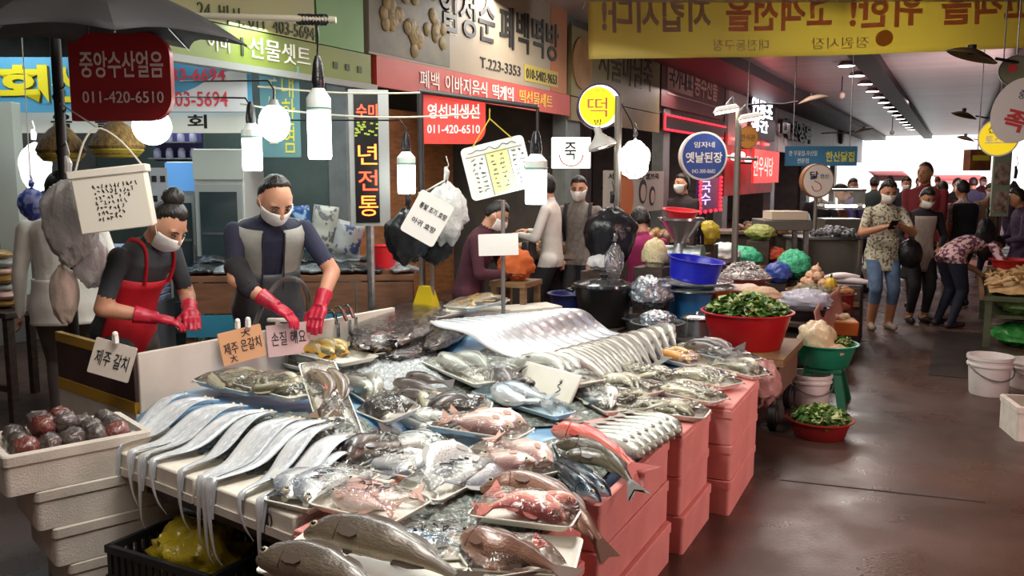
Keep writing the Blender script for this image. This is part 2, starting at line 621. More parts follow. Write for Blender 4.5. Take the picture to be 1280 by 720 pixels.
# shades on long curved arms, left and right under the ceiling
def arm_shade(u, v, D, side, lab, s=1.0):
    p = atd(u, v, D)
    t = thing('hooded_wall_lamp', lab, 'lamp', p, math.atan2(AR.y, AR.x))
    hood = mat('olive_hood', '6b5836', 0.5, 0.2, '4a3d28', 3)
    def fn(a, b):
        x = (a - 0.5) * 0.62 * s
        w = math.sin(PI * min(1, max(0, a * 0.96 + 0.02))) ** 0.7 * 0.2 * s
        y = (b - 0.5) * 2 * w
        return (x, y, 0.16 * s * (side * (a - 0.5)) + 0.1 * s * (1 - ((b - 0.5) * 2) ** 2) * math.sin(PI * a) - 0.05)
    M().grid(fn, 14, 6).build('hood', hood, t, solid=0.012)
    e = Vector((-side * 0.3 * s, 0, -0.08 * s))
    M().tube([e, e + Vector((-side * 0.3 * s, 0, -0.05 * s)), e + Vector((-side * 0.7 * s, 0.05, -0.04 * s)), e + Vector((-side * 1.0 * s, 0.1, -0.06 * s))], 0.02 * s).build('arm', dk, t)
    M().cyl((0, 0, -0.03), (0, 0, 0.07), 0.05 * s).build('socket', dk, t)
arm_shade(1016, 122, 15.5, 1, 'curved olive lamp hood high above the grey wall board, nearer one', 0.85)
arm_shade(1080, 161, 24, 1, 'curved olive lamp hood high above the grey wall board, farther one', 0.85)
arm_shade(1215, 65, 9.0, -1, 'curved dark lamp hood on the right, just under the yellow banner', 0.8)
arm_shade(1205, 141, 14, -1, 'curved dark lamp hood on the right, middle of three', 0.62)
arm_shade(1207, 171, 20, -1, 'curved dark lamp hood on the right, nearest the bright exit', 0.62)
for (u, v, D, v2, lab) in ((1052, 118, 20, 75, 'small sensor hanging on a thin cord from the ceiling, left of the lamp row'), (1115, 165, 30, 130, 'small sensor hanging on a thin cord farther down the ceiling')):
    p = atd(u, v, D)
    t = thing('hanging_sensor', lab, 'sensor', p)
    M().cyl((0, 0, 0.05), (0, 0, CZ - p.z), 0.012, n=6).build('cord', dk, t)
    M().lathe([(0.02, -0.1), (0.07, -0.06), (0.07, 0.02), (0.02, 0.06)], n=12).build('sensor_head', mat('ivory', 'd8cfc2', 0.5), t)

# ================================================================ THE FISH STALL
def ss(x):
    x = max(0.0, min(1.0, x))
    return x * x * (3 - 2 * x)
def front_y(x):
    return 2.38 - 0.203 * (x + 3.14)
def S(x, y):
    """height of the heaped bed the fish lie on"""
    z = 0.55 + 0.11 * ss((y - 3.3) / 1.8) * ss((-1.3 - x) / 1.2)
    z += 0.10 * ss((y - front_y(x) - 0.10) / 0.42) * ss((-1.95 - x) / 0.25) * (1 - ss((y - 3.0) / 0.5))
    return z
def on(u, v, dz=0.0):
    z = 0.56
    for _ in range(12):
        p = atz(u, v, z + dz)
        z = S(p.x, p.y)
    return Vector((p.x, p.y, z + dz))

foam = mat('white_foam', 'e4dfd2', 0.65, 0, 'd3ccbd', 9, bump=0.15, bscale=160)
redlitfoam = mat('painted_redlit_foam', 'e49c94', 0.6, 0, 'd98e86', 5, bump=0.15, bscale=160)  # white foam with the aisle's red light put into its colour
foamgrey = mat('old_foam', 'd8d0c4', 0.65, 0, 'bfb6a8', 6, bump=0.2, bscale=140)
marker = mat('black_marker', '26242a', 0.6)
def foam_box(name, label, loc, rz, d, m, group=None, tape=None, lip=0.04, depth=None, lid=False):
    """open expanded-foam fish box: a lipped tub with thick walls"""
    sx, sy, h = d
    t = thing(name, label, 'box', loc, rz, group)
    b = M()
    w = 0.028
    dep = min(h - 0.03, depth or h - 0.03)
    def rg(k, z, r=0.02):
        return [Vector((x, y, z)) for x, y in rrect(sx + k, sy + k, r, 3)]
    b.rings([rg(-0.012, 0), rg(-0.010, h - lip), rg(0.0, h - lip), rg(0.0, h - 0.005), rg(-0.01, h), rg(-2 * w, h, 0.015), rg(-2 * w - 0.02, h - dep, 0.015)])
    b.build('tub', m, t, smooth=30)
    if lid:
        M().box((0, 0, h + .006), (sx - .01, sy - .01, .02)).build('lid', m, t, bevel=.005)
    if tape:
        M().box((0, -sy / 2 + 0.012, h * 0.42), (0.05, 0.01, h * 0.8)).build('tape', tape, t)
        M().box((sx / 2 - 0.012, 0.1, h * 0.42), (0.01, 0.05, h * 0.8)).build('tape', tape, t)
    return t
tape = mat('clear_tape', 'c9b9a6', 0.25)
# foam boxes with painted red light, stacked along the aisle, three high
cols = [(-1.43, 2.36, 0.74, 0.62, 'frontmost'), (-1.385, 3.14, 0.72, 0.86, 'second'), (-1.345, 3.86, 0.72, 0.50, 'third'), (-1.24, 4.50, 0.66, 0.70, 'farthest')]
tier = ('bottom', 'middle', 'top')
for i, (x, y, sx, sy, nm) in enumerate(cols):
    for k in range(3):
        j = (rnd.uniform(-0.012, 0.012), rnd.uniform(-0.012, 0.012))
        foam_box('foam_box', 'foam fish box in painted red light, %s of the %s stack along the aisle' % (tier[k], nm), (x + j[0] + (0.03 if i == 0 and k == 0 else 0), y + j[1], 0.178 * k), 0.01 * (i - 1) + rnd.uniform(-.01, .01), (sx, sy, 0.174), redlitfoam, 'foam boxes in painted red light under the fish stall', tape if k < 2 else None, lid=(k == 2 and i != 1))
# display table behind the boxes
tw = mat('stained_wood', '4a3a34', 0.6, 0, '37291f', 6, stretch=(1, 6, 6))
t = thing('display_table', 'low dark wooden table carrying the fish display behind the foam boxes', 'table', (-2.55, 3.9, 0))
M().box((0.02, 0.0, 0.445), (1.6, 3.0, 0.04)).build('tabletop', tw, t)
for sx, sy in ((-.72, -1.4), (.72, -1.4), (-.72, 1.4), (.72, 1.4)):
    M().box((sx, sy, 0.21), (0.07, 0.07, 0.43)).build('leg', tw, t)
ang = math.atan(-0.203)
M().box((-.02, -1.53, 0.42), (1.35, 0.04, 0.09), ang).build('front_rail', tw, t)
# foam slabs along the front edge, where the cutlassfish tails hang over
nsl = 3
for k, (x0, x1) in enumerate(((-3.16, -2.80), (-2.795, -2.36), (-2.355, -1.80))):
    xm = (x0 + x1) / 2
    t = thing('foam_slab', ('white foam slab under the hanging tails at the corner by the stacked crates', 'white foam slab under the hanging tails, middle of the front edge', 'white foam slab under the hanging tails with an O in marker')[k], 'foam slab', (xm, front_y(xm) + 0.26, 0.47), ang, 'foam slabs along the front edge of the stall')
    w = (x1 - x0) / math.cos(ang)
    M().box((0, 0, 0.046), (w, 0.52, 0.088 + 0.006 * (k == 1))).build('slab', foam, t, bevel=0.008)
    M().box((0, -0.262, 0.014), (w * 0.98, 0.014, 0.03)).build('ledge', foamgrey, t)
    if k == 2:
        q = [(0.16 + 0.012 * math.cos(a), -0.2645, 0.05 + 0.024 * math.sin(a)) for a in [2 * PI * i / 16 for i in range(17)]]
        M().tube(q, 0.0025, 5).build('marker_ring', marker, t)

# blue tarpaulin over the bed
tarp = mat('blue_tarp', '4f86b4', 0.3, 0, '8fb6cf', 3.5, 0.4, 0.62, bump=0.4, bscale=12)
g = M()
def tarp_fn(a, b):
    x = -3.28 + 2.2 * a
    y = 2.66 + 2.86 * b - 0.15 * a * (1 - b)
    p = Vector((x, y, 0))
    return (x, y, S(x, y) - 0.018 + 0.008 * noise.noise(p * 7) - (0.05 if b == 0 or a in (0, 1) else 0))
g.grid(tarp_fn, 60, 76)
tag(g.build('tarpaulin', tarp, smooth=80), 'blue tarpaulin spread over the bed under the fish', 'tarpaulin')
# crushed ice
icew = mat('wet_ice', 'aab0a6', 0.12, 0, '6d7670', 50, 0.35, 0.6, bump=0.9, bscale=110, coat=0.4)
icem = mat('crushed_ice', 'f2f6f6', 0.12, 0, 'b9c4c6', 60, 0.3, 0.6, bump=0.9, bscale=120, coat=0.4)
def ice(u, v, ru, rv, hh, label):
    c = on(u, v)
    px = on(u + ru, v) - c
    py = on(u, v - rv) - c
    b = M()
    def fn(a, t):
        r = a
        th = 2 * PI * t
        p = c + px * r * math.cos(th) + py * r * math.sin(th)
        n = noise.noise(p * 40) * 0.012 + noise.noise(p * 110) * 0.008
        p.x = min(p.x, -1.1)
        p.y = max(p.y, front_y(p.x) + .04)
        return (p.x, p.y, S(p.x, p.y) - 0.006 + (hh * (1 - r * r) + n) * (1 if r < 0.98 else 0))
    b.grid(fn, 26, 80)
    tag(b.build('crushed_ice', icem if hh > .03 else icew, smooth=20), label, 'ice', kind='stuff')
ice(490, 462, 75, 34, 0.05, 'heap of crushed ice in the middle of the stall')
ice(720, 585, 75, 42, 0.02, 'crushed ice in the box under the red gurnards')
ice(800, 545, 55, 22, 0.015, 'crushed ice under the silver pollock at the aisle edge')
ice(690, 470, 130, 50, 0.02, 'crushed ice under the row of silver salmon-like fish')
ice(330, 560, 150, 45, 0.012, 'wet ice film under the draped cutlassfish')
ice(600, 640, 120, 60, 0.015, 'crushed ice between the front trays')

# ---------------------------------------------------------------- fish
def cat(pts, n):
    """n+1 points evenly along a smooth curve through pts"""
    P = [Vector(p) for p in pts]
    P = [P[0] * 2 - P[1]] + P + [P[-1] * 2 - P[-2]]
    fine = []
    for i in range(1, len(P) - 2):
        for k in range(14):
            t = k / 14
            a, b, c, d = P[i - 1], P[i], P[i + 1], P[i + 2]
            fine.append(0.5 * ((2 * b) + (c - a) * t + (2 * a - 5 * b + 4 * c - d) * t * t + (3 * b - a - 3 * c + d) * t ** 3))
    fine.append(P[-2])
    acc = [0.0]
    for a, b in zip(fine, fine[1:]):
        acc.append(acc[-1] + (b - a).length)
    out, j = [], 0
    for k in range(n + 1):
        s = acc[-1] * k / n
        while j < len(acc) - 2 and acc[j + 1] < s:
            j += 1
        f = (s - acc[j]) / max(1e-9, acc[j + 1] - acc[j])
        out.append(fine[j].lerp(fine[j + 1], f))
    return out
def interp(tab, t):
    for a, b in zip(tab, tab[1:]):
        if t <= b[0]:
            f = (t - a[0]) / max(1e-9, b[0] - a[0])
            f = f * f * (3 - 2 * f) * 0.5 + f * 0.5
            return [x + (y - x) * f for x, y in zip(a[1:], b[1:])]
    return list(tab[-1][1:])
P_STD = [(0, .10, .12), (.04, .38, .42), (.12, .72, .82), (.28, 1, 1), (.45, .97, .93), (.62, .74, .66), (.78, .42, .36), (.9, .22, .16), (1, .2, .1)]
P_LONG = [(0, .15, .18), (.05, .5, .55), (.14, .85, .95), (.25, 1, 1), (.5, .92, .85), (.7, .62, .55), (.85, .36, .3), (.95, .22, .14), (1, .2, .1)]
P_DEEP = [(0, .08, .12), (.05, .34, .5), (.14, .68, .9), (.3, 1, 1), (.5, .98, .9), (.7, .66, .6), (.84, .3, .3), (.92, .17, .18), (1, .17, .1)]
P_GROUP = [(0, .2, .25), (.05, .5, .6), (.15, .82, .95), (.3, 1, 1), (.5, .92, .9), (.68, .66, .62), (.85, .36, .32), (.95, .26, .16), (1, .25, .1)]
P_BELT = [(0, .12, .3), (.03, .42, .6), (.08, .8, .9), (.16, 1, 1), (.4, .95, .85), (.56, .7, .7), (.68, .36, .45), (.8, .16, .3), (.92, .09, .2), (1, .03, .1)]
fm = fish_mat
eye_m = mat('fish_eye', '1a1512', 0.1, coat=1.0)
eye_w = mat('fish_eye_ring', 'd8cfae', 0.2)
#        length half-height half-width profile skin fin tail-length tail-height forked
KIND = {
    'yellow croaker': (.27, .036, .024, P_STD, fm('croaker_skin', 'd9a83c', 'b3a06a', '77704e', metal=.2), mat('croaker_fin', 'b58a35', .4), .04, .026, .3),
    'grey croaker': (.22, .027, .021, P_STD, fm('grey_skin', 'e6e0c8', 'b6b094', '65604c', spots='80795a', metal=.25), mat('grey_fin', 'a89f84', .4), .035, .024, .3),
    'grey pollock': (.34, .038, .034, P_LONG, fm('pollock_skin', 'e6e8de', 'b4b9ae', '666c64', spots='84887c', metal=.35, sscale=60), mat('pollock_fin', '8d8c84', .4), .045, .03, .3),
    'dark rockfish': (.27, .042, .032, P_GROUP, fm('rockfish_skin', '85786c', '463c38', '252022', spots='17141b', metal=.2), mat('rockfish_fin', '4a3f3a', .4), .04, .034, 0),
    'pinkish sea bream': (.30, .052, .03, P_DEEP, fm('bream_skin', 'f0e0d6', 'd8b8ae', 'a07a76', metal=.35), mat('bream_fin', 'c9a090', .4), .045, .045, .5),
    'silver pomfret': (.27, .072, .022, P_DEEP, fm('pomfret_skin', 'f6f5ee', 'dedfdc', '8a929e', spots='bcbec0', metal=.4, sscale=18), mat('pomfret_fin', 'b4b4b0', .4), .045, .06, .6),
    'blue backed horse mackerel': (.30, .042, .034, P_STD, fm('scad_skin', 'eef0ee', '9fb0bd', '3b5468', metal=.5), mat('scad_fin', '7d8a90', .4), .045, .04, .7),
    'silver gizzard shad': (.24, .038, .02, P_DEEP, fm('shad_skin', 'f2f0e6', 'cccec8', '6a7378', metal=.5), mat('shad_fin', 'a4a79c', .4), .04, .034, .6),
    'brown mottled flathead': (.34, .03, .03, P_GROUP, fm('flathead_skin', 'b9a78c', '7d6650', '4a3a2f', spots='3a2c24', metal=.1), mat('flathead_fin', '7a6654', .4), .04, .03, 0),
    'orange roe sac': (.20, .026, .024, [(0, .3, .3), (.1, .75, .75), (.3, 1, 1), (.7, .95, .95), (.9, .6, .6), (1, .2, .2)], fm('roe_skin', 'f0b64a', 'dd9a3a', 'c98430', metal=0, rough=.2), mat('roe_end', 'c98430', .4), .012, .012, 0),
    'red rockfish': (.27, .045, .034, P_GROUP, fm('redfish_skin', 'f0d0c0', 'd88a7c', 'b8554c', metal=.15), mat('redfish_fin', 'c96a58', .4), .045, .038, .2),
}
def fish_geo(kind, spine, D=None, k=1.0, ns=15, nr=10, parts=False):
    """skin, fins and eyes of one fish along a spine (world or local points); D is the way its back points"""
    L, H, W, prof, skin, fin, tl, th, fork = KIND[kind]
    H, W, tl, th = H * k, W * k, tl * k, th * k
    pts = cat(spine, ns + 2)
    tail = pts[-1]
    D = Vector(D or (0, 1, 0))
    sk, fi, ey = M(), M(), M()
    rings, fr = [], []
    for i in range(ns + 1):
        t = i / ns
        T = (pts[min(i + 1, ns + 2)] - pts[max(i - 1, 0)]).normalized()
        N = T.cross(D).normalized()
        Dd = N.cross(T)
        h, w = interp(prof, t)
        rings.append([pts[i] + Dd * (H * h * math.cos(2 * PI * j / nr)) + N * (W * w * math.sin(2 * PI * j / nr)) for j in range(nr)])
        fr.append((pts[i], T, Dd, N, H * h, W * w))
    fi.span = []
    base = len(sk.v)
    sk.rings(rings)
    for i in range(ns + 1):
        for j in range(nr):
            sk.uv[base + i * nr + j] = (i / ns * 2, (math.cos(2 * PI * j / nr) + 1) / 2)
    # tail fin
    p, T, Dd, N, h, w = fr[-1]
    T = (pts[-1] - pts[-3]).normalized()
    o = 0.004 * k
    for s in (1, -1):
        q = [p - T * 0.01 + Dd * h * 0.9, p + T * tl + Dd * th, p + T * tl * (1 - 0.6 * fork), p + T * tl - Dd * th, p - T * 0.01 - Dd * h * 0.9]
        ids = [fi.vert(x + N * o * s * (1 if n in (0, 4) else 0.15)) for n, x in enumerate(q)]
        fi.face(ids if s > 0 else ids[::-1])
    fi.span.append(('tail_fin', list(range(len(fi.f)))))
    # back and belly fins
    for t0, t1, sgn, fh in ((.30, .58, 1, .24), (.62, .82, 1, .18), (.60, .80, -1, .2), (.28, .36, -1, .2)):
        i0, i1 = int(t0 * ns), max(int(t1 * ns), int(t0 * ns) + 1)
        st = len(fi.f)
        for s in (1, -1):
            row = []
            for i in range(i0, i1 + 1):
                p, T, Dd, N, h, w = fr[i]
                f = (i - i0) / (i1 - i0)
                up = H * fh * (math.sin(PI * min(1, f * .7 + .25)))
                row.append((fi.vert(p + Dd * sgn * h * 0.93 + N * o * s), fi.vert(p + Dd * sgn * (h + up) + T * up * 0.5 + N * o * 0.2 * s)))
            for a, b in zip(row, row[1:]):
                f = (a[0], b[0], b[1], a[1])
                fi.face(f if s * sgn > 0 else f[::-1])
        fi.span.append(('dorsal_fin' if sgn > 0 else 'anal_fin', list(range(st, len(fi.f)))))
    # side fin, gill edge and eyes
    i = max(2, int(.25 * ns))
    p, T, Dd, N, h, w = fr[i]
    pk = 1.7 if ns >= 20 else 1.0
    H0 = H
    H = H * pk
    for s in (1, -1):
        b = p + N * s * w * 0.93 - Dd * h * 0.36
        q = [b + Dd * H * .07, b + T * H * .35 + Dd * H * .10 + N * s * W * .05, b + T * H * .62 + Dd * H * .0 + N * s * W * .03, b + T * H * .66 - Dd * H * .14 + N * s * W * .02, b + T * H * .5 - Dd * H * .24 + N * s * W * .03, b + T * H * .2 - Dd * H * .2, b - Dd * H * .09]
        ids = [fi.vert(x + N * s * 0.003) for x in q]
        fi.face(ids if s > 0 else ids[::-1])
        fi.span.append(('pectoral_fin', [len(fi.f) - 1]))
    H = H0
    if ns >= 20:
        for s in (1, -1):
            gi = M()
            i = round(.19 * ns)
            p, T, Dd, N, h, w = fr[i]
            pts2 = []
            for k in range(9):
                a = .55 + 2.0 * k / 8
                pts2.append(p + Dd * h * 1.0 * math.cos(a) + N * s * w * 1.0 * math.sin(a) + T * H * .22 * math.sin(PI * k / 8))
            gi.tube(pts2, .0022, 5)
            p0 = fr[0][0] - fr[0][2] * fr[0][4] * .2
            p, T, Dd, N, h, w = fr[2]
            gi.tube([p0, fr[1][0] - fr[1][2] * fr[1][4] * .3 + fr[1][3] * s * fr[1][5] * .92, p - Dd * h * .42 + N * s * w * .88], .002, 5)
            st = len(fi.f)
            b0 = len(fi.v)
            fi.v += gi.v
            fi.uv += gi.uv
            fi.f += [tuple(i2 + b0 for i2 in f) for f in gi.f]
            fi.mi += [0] * len(gi.f)
            fi.span.append(('gill_edge', [st + n2 for n2, f in enumerate(gi.f) if max(f) < 45]))
            fi.span.append(('mouth_line', [st + n2 for n2, f in enumerate(gi.f) if max(f) >= 45]))
    e = min(ns - 1, max(1, round(.075 * ns)))
    p, T, Dd, N, h, w = fr[e]
    for s in (1, -1):
        c = p + N * s * w * 0.82 + Dd * h * 0.35
        r = max(0.003, H * (0.17 if ns >= 20 else 0.13))
        ey.m = 1
        ey.sphere(c, r * 1.35, 8, 5)
        ey.m = 0
        ey.sphere(c + N * s * r * 0.75, r * 0.85, 8, 5)
    return sk, fi, ey, skin, fin
def join(mats_and):
    out = M()
    mats = []
    for g, ms in mats_and:
        base = len(out.v)
        off = len(mats)
        mats += ms
        out.v += g.v
        out.uv += g.uv
        out.f += [tuple(i + base for i in f) for f in g.f]
        out.mi += [m + off for m in g.mi]
    return out, mats
MESH = {}
def small_fish(kind, var, label, mw, group=None):
    """one whole fish as one mesh, for fish too small to show their parts apart"""
    L, H, W = KIND[kind][:3]
    key = (kind, var)
    if key not in MESH:
        c = (0.0, 0.02, -0.025, 0.035)[var]
        sk, fi, ey, ms, mf = fish_geo(kind, [(-L / 2, -c, 0), (-L / 4, c * .4, 0.002), (0, c, 0), (L / 4, c * .3, 0), (L / 2, -c * 1.2, 0)])
        g, mats = join([(sk, [ms]), (fi, [mf]), (ey, [eye_m, eye_w])])
        o = g.build('fish', mats, smooth=50)
        MESH[key] = o.data
    else:
        o = bpy.data.objects.new('fish', MESH[key])
        C.objects.link(o)
    o.name = kind.replace(' ', '_')
    o.matrix_world = mw
    return tag(o, label, 'fish', group)
def whole_fish(kind, name, label, spine, D=None, k=1.0, ns=26, nr=14, group=None):
    """close fish: body, tail fin, back fins, side fins and eyes as parts; those of a row (few segments) as one mesh"""
    sk, fi, ey, ms, mf = fish_geo(kind, spine, D, k, ns, nr)
    org = Vector(spine[len(spine) // 2])
    for g in (sk, fi, ey):
        g.v = [v - org for v in g.v]
    if ns < 20:
        g, mats = join([(sk, [ms]), (fi, [mf]), (ey, [eye_m, eye_w])])
        o = g.build(name, mats, smooth=55)
        o.location = org
        return tag(o, label, 'fish', group)
    t = thing(name, label, 'fish', org, 0, group)
    sk.build('body', ms, t, smooth=55)
    for nm, sel in fi.span:
        if not sel:
            continue
        ids = sorted({i for f in sel for i in fi.f[f]})
        mp = {i: j for j, i in enumerate(ids)}
        g = M()
        g.v = [fi.v[i] for i in ids]
        g.uv = [fi.uv[i] for i in ids]
        g.f = [tuple(mp[i] for i in fi.f[f]) for f in sel]
        g.mi = [0] * len(g.f)
        g.build(nm, mf, t, smooth=55)
    h = len(ey.v) // 2
    for s in (0, 1):
        g = M()
        g.v, g.uv = ey.v[s * h:(s + 1) * h], ey.uv[s * h:(s + 1) * h]
        fs = [i for i, f in enumerate(ey.f) if (f[0] >= h) == bool(s)]
        g.f = [tuple(i - s * h for i in ey.f[i2]) for i2 in fs]
        g.mi = [ey.mi[i] for i in fs]
        g.build('eye', [eye_m, eye_w], t)
    return t

# ---------------------------------------------------------------- trays
traym = mat('white_tray', 'eceadf', 0.4, 0, 'e0dccd', 4)
bluetray = mat('pale_blue_tray', 'b9d3dd', 0.4)
film = film_mat('cling_film', 0.34, 'ffffff', 0.015, 20, 1.0, 0.07)
def tray_frame(c, e, w, dz, tilt=0, rollv=0):
    p, q = on(*c, dz), on(*e, dz)
    x = (q - p)
    x.z = 0
    L = x.length * 2
    m = frame_at(p, x, Vector((0, 0, 1)).cross(x))
    return m @ Matrix.Rotation(rollv, 4, 'Y') @ Matrix.Rotation(tilt, 4, 'X'), L
def tray(label, c, e, w, dz=0.0, tilt=0.0, roll=0.0, film_h=0.045, m=None, group='foam trays of wrapped fish on the stall', wrap=True, h=0.028):
    mw, L = tray_frame(c, e, w, dz, tilt, roll)
    L, w = L * 1.12, w * 1.14
    t = thing('fish_tray', label, 'tray', group=group, mw=mw)
    b = M()
    def rg(k, z, r):
        return [Vector((x, y, z)) for x, y in rrect(L + k, w + k, r, 4)]
    b.rings([rg(-0.05, 0, .02), rg(-0.012, h - .004, .025), rg(0, h - .004, .028), rg(0, h, .028), rg(-0.014, h, .022), rg(-0.056, 0.006, .016)])
    b.build('tray_shell', m or traym, t, smooth=30)
    if wrap:
        sd = rnd.uniform(0, 50)
        def fn(a, b_):
            x, y = (a * 2 - 1), (b_ * 2 - 1)
            k = max(0, (1 - x ** 4)) * max(0, (1 - y ** 4))
            n = noise.noise(Vector((x * 3 + sd, y * 2.2, sd))) * 0.010 + noise.noise(Vector((x * 9 + sd, y * 6, sd))) * 0.004
            return (x * L * .503, y * w * .503, h * (1 if abs(x) < 1 and abs(y) < 1 else .4) + k * (film_h + n) + 0.002)
        M().grid(fn, 22, 14).build('wrap_film', film, t, smooth=80)
    return t, mw, L, w
def words_n(n):
    return ('front', 'second', 'middle', 'fourth', 'back') if n == 5 else ('front', 'back') if n == 2 else ('front', 'middle', 'back') if n == 3 else ('front', 'second', 'third', 'back') if n == 4 else ('front', 'second', 'third', 'fourth', 'back')
def fill(tr, kind, n, where, size=None, flip=0, lift=0.0, lean=0.5, cross=False):
    """n fish side by side in a tray; each is a thing of its own"""
    t, mw, L, w = tr
    k = size or 1.0 * min(1.25, (L * 0.96) / (KIND[kind][0] + KIND[kind][6]))
    objs = []
    for i in range(n):
        y = (i + 0.5) / n - 0.5
        sgn = -1 if (flip == 1 or (flip == 2 and i % 2)) else 1
        a = rnd.uniform(-0.10, 0.10) + (0 if sgn > 0 else PI)
        T = mw @ Matrix.Translation((rnd.uniform(-.01, .01), y * w * 0.78, 0.012 + KIND[kind][2] * k + lift + rnd.uniform(0, .006)))
        T = T @ spin(a) @ Matrix.Rotation((lean + rnd.uniform(-.25, .25)) * sgn, 4, 'X') @ Matrix.Scale(k * rnd.uniform(.93, 1.04), 4)
        objs.append(small_fish(kind, rnd.randrange(4), '', T))
    objs.sort(key=lambda o: -proj(o.matrix_world.translation)[1])
    for o, wd in zip(objs, words_n(n) if n > 1 else ('',)):
        o['label'] = ('%s %s in %s' % (wd, kind, where)) if n > 1 else '%s in %s' % (kind, where)
        o['group'] = '%s in %s' % (kind, where)
    return objs
def scrawl(tr, seed, sx=0.12, z=0.075):
    """illegible marker strokes on the wrap"""
    t, mw, L, w = tr
    r = random.Random(seed)
    b = M()
    for k in range(4):
        x0 = -sx / 2 + sx * k / 4
        p = [(x0 + r.uniform(0, .03), r.uniform(-.03, .03), z + 0.002) for _ in range(4)]
        b.tube(cat(p, 8), 0.0022, 4)
    b.build('marker_strokes', marker, t)

TR = [
    # centre px, long-axis end px, width, fish, n, phrase of the tray, options
    ((298, 484), (330, 491), .20, 'grey croaker', 5, 'the tray of croakers behind the first cutlassfish', dict(dz=.02)),
    ((354, 489), (388, 498), .22, 'grey croaker', 5, 'the second croaker tray, below the orange price card', dict(dz=.04)),
    ((411, 503), (427, 529), .15, 'brown mottled flathead', 2, 'the steep tray with a red tag', dict(dz=.03, roll=.25)),
    ((404, 445), (446, 456), .24, 'yellow croaker', 5, 'the golden croaker tray beside the pink card', dict(dz=.06, wrap=False)),
    ((466, 440), (483, 447), .17, 'yellow croaker', 2, 'the small golden croaker tray under the knives', dict(dz=.04, wrap=False)),
    ((376, 460), (412, 470), .12, 'grey pollock', 1, 'the flat tray under the golden croakers', dict(wrap=False)),
    ((583, 468), (616, 486), .22, 'grey pollock', 2, 'the tray between ice heap and back cutlassfish', dict(dz=.02)),
    ((573, 516), (610, 517), .15, 'dark rockfish', 2, 'the dark rockfish tray in the middle', dict(dz=.045, tilt=.12)),
    ((487, 519), (505, 535), .17, 'dark rockfish', 2, 'the tilted rockfish tray left of the middle', dict(dz=.01, tilt=.2)),
    ((452, 491), (480, 507), .13, 'grey pollock', 2, 'the narrow tray along the ice heap', {}),
    ((693, 470), (735, 486), .18, 'grey pollock', 3, 'the tray behind the upturned white lid', dict(dz=.05)),
    ((640, 488), (655, 508), .17, 'dark rockfish', 2, 'the tray beside the upturned white lid', dict(dz=.02)),
    ((652, 508), (702, 524), .13, 'blue backed horse mackerel', 2, 'the pale blue tray below the upturned lid', dict(dz=.01, m=bluetray)),
    ((845, 452), (877, 461), .17, 'orange roe sac', 3, 'the roe tray beside the row of big fish', {}),
    ((893, 446), (935, 455), .18, 'dark rockfish', 3, 'the shiny tray at the far corner', dict(dz=.02)),
    ((922, 467), (950, 474), .14, 'grey croaker', 2, 'the small tray overhanging the far corner', {}),
    ((880, 478), (913, 486), .17, 'grey croaker', 4, 'the aisle-edge tray behind two twin trays', dict(dz=.01)),
    ((810, 474), (846, 483), .15, 'grey croaker', 4, 'the tray at the back of the croaker block', dict(dz=.015)),
    ((783, 488), (815, 497), .14, 'grey croaker', 3, 'the middle tray of the croaker block', dict(dz=.015)),
    ((764, 502), (796, 511), .14, 'grey croaker', 3, 'the tray at the tarpaulin end of the croaker block', dict(dz=.01)),
    ((860, 498), (898, 506), .14, 'grey croaker', 4, 'the farther of two twin trays on the aisle edge', dict(dz=.005)),
    ((835, 519), (880, 524), .15, 'grey croaker', 4, 'the nearer of two twin trays on the aisle edge', dict(dz=.005)),
    ((405, 617), (444, 598), .19, 'silver pomfret', 2, 'the tray at the marked foam slab', dict(dz=.01, film_h=.05)),
    ((490, 588), (532, 596), .17, 'silver pomfret', 2, 'the tray behind two front pomfret trays', dict(dz=.0)),
    ((464, 637), (512, 648), .2, 'pinkish sea bream', 2, 'the bream tray touching the big grouper', dict(dz=.03)),
    ((570, 602), (612, 581), .19, 'silver pomfret', 2, 'the slanting pomfret tray in the front middle', dict(dz=.01)),
    ((527, 568), (568, 575), .14, 'silver gizzard shad', 3, 'the shad tray behind the slanting tray', {}),
    ((641, 582), (677, 600), .17, 'pinkish sea bream', 2, 'the bream tray beside the mackerel', dict(dz=.01)),
    ((540, 690), (585, 688), .2, 'blue backed horse mackerel', 2, 'the front tray beside the big grouper', dict(dz=-.01)),
    ((658, 648), (716, 655), .17, 'red rockfish', 2, 'the tray at the front right corner', dict(dz=.035, film_h=.055)),
    ((640, 708), (690, 700), .18, 'red rockfish', 1, 'the frontmost tray at the frame edge', dict(dz=.0)),
    ((602, 541), (652, 549), .17, 'pinkish sea bream', 2, 'the bream tray right below the rockfish', dict(dz=.02)),
    ((536, 533), (572, 542), .15, 'silver gizzard shad', 3, 'the shad tray below the rockfish', {}),
    ((528, 508), (562, 520), .15, 'grey croaker', 3, 'the croaker tray between the loose rockfish and the middle', {}),
    ((468, 545), (500, 556), .16, 'dark rockfish', 2, 'the rockfish tray behind the shad', {}),
    ((745, 506), (770, 520), .12, 'silver gizzard shad', 2, 'the tray under the white sheet on the tarpaulin', {}),
    ((455, 562), (490, 556), .15, 'dark rockfish', 2, 'the tray beside the last draped cutlassfish', dict(dz=.0)),
]
for k, (c, e, w, kind, n, ph, op) in enumerate(TR):
    looks = ph.split(' ', 1)[1]
    lab = 'foam ' + looks
    tr = tray('white ' + lab if not op.get('m') else lab, c, e, w, **op)
    o = fill(tr, kind, n, ph, flip=(2 if k in (3, 7, 11) else k % 2))
    if k in (22, 23, 24, 25, 28):
        scrawl(tr, k)
    if k == 2:
        M().box((0.01, 0, 0.082), (0.05, 0.035, 0.003)).build('red_tag', mat('tag_red', 'd83a30', .5), tr[0])

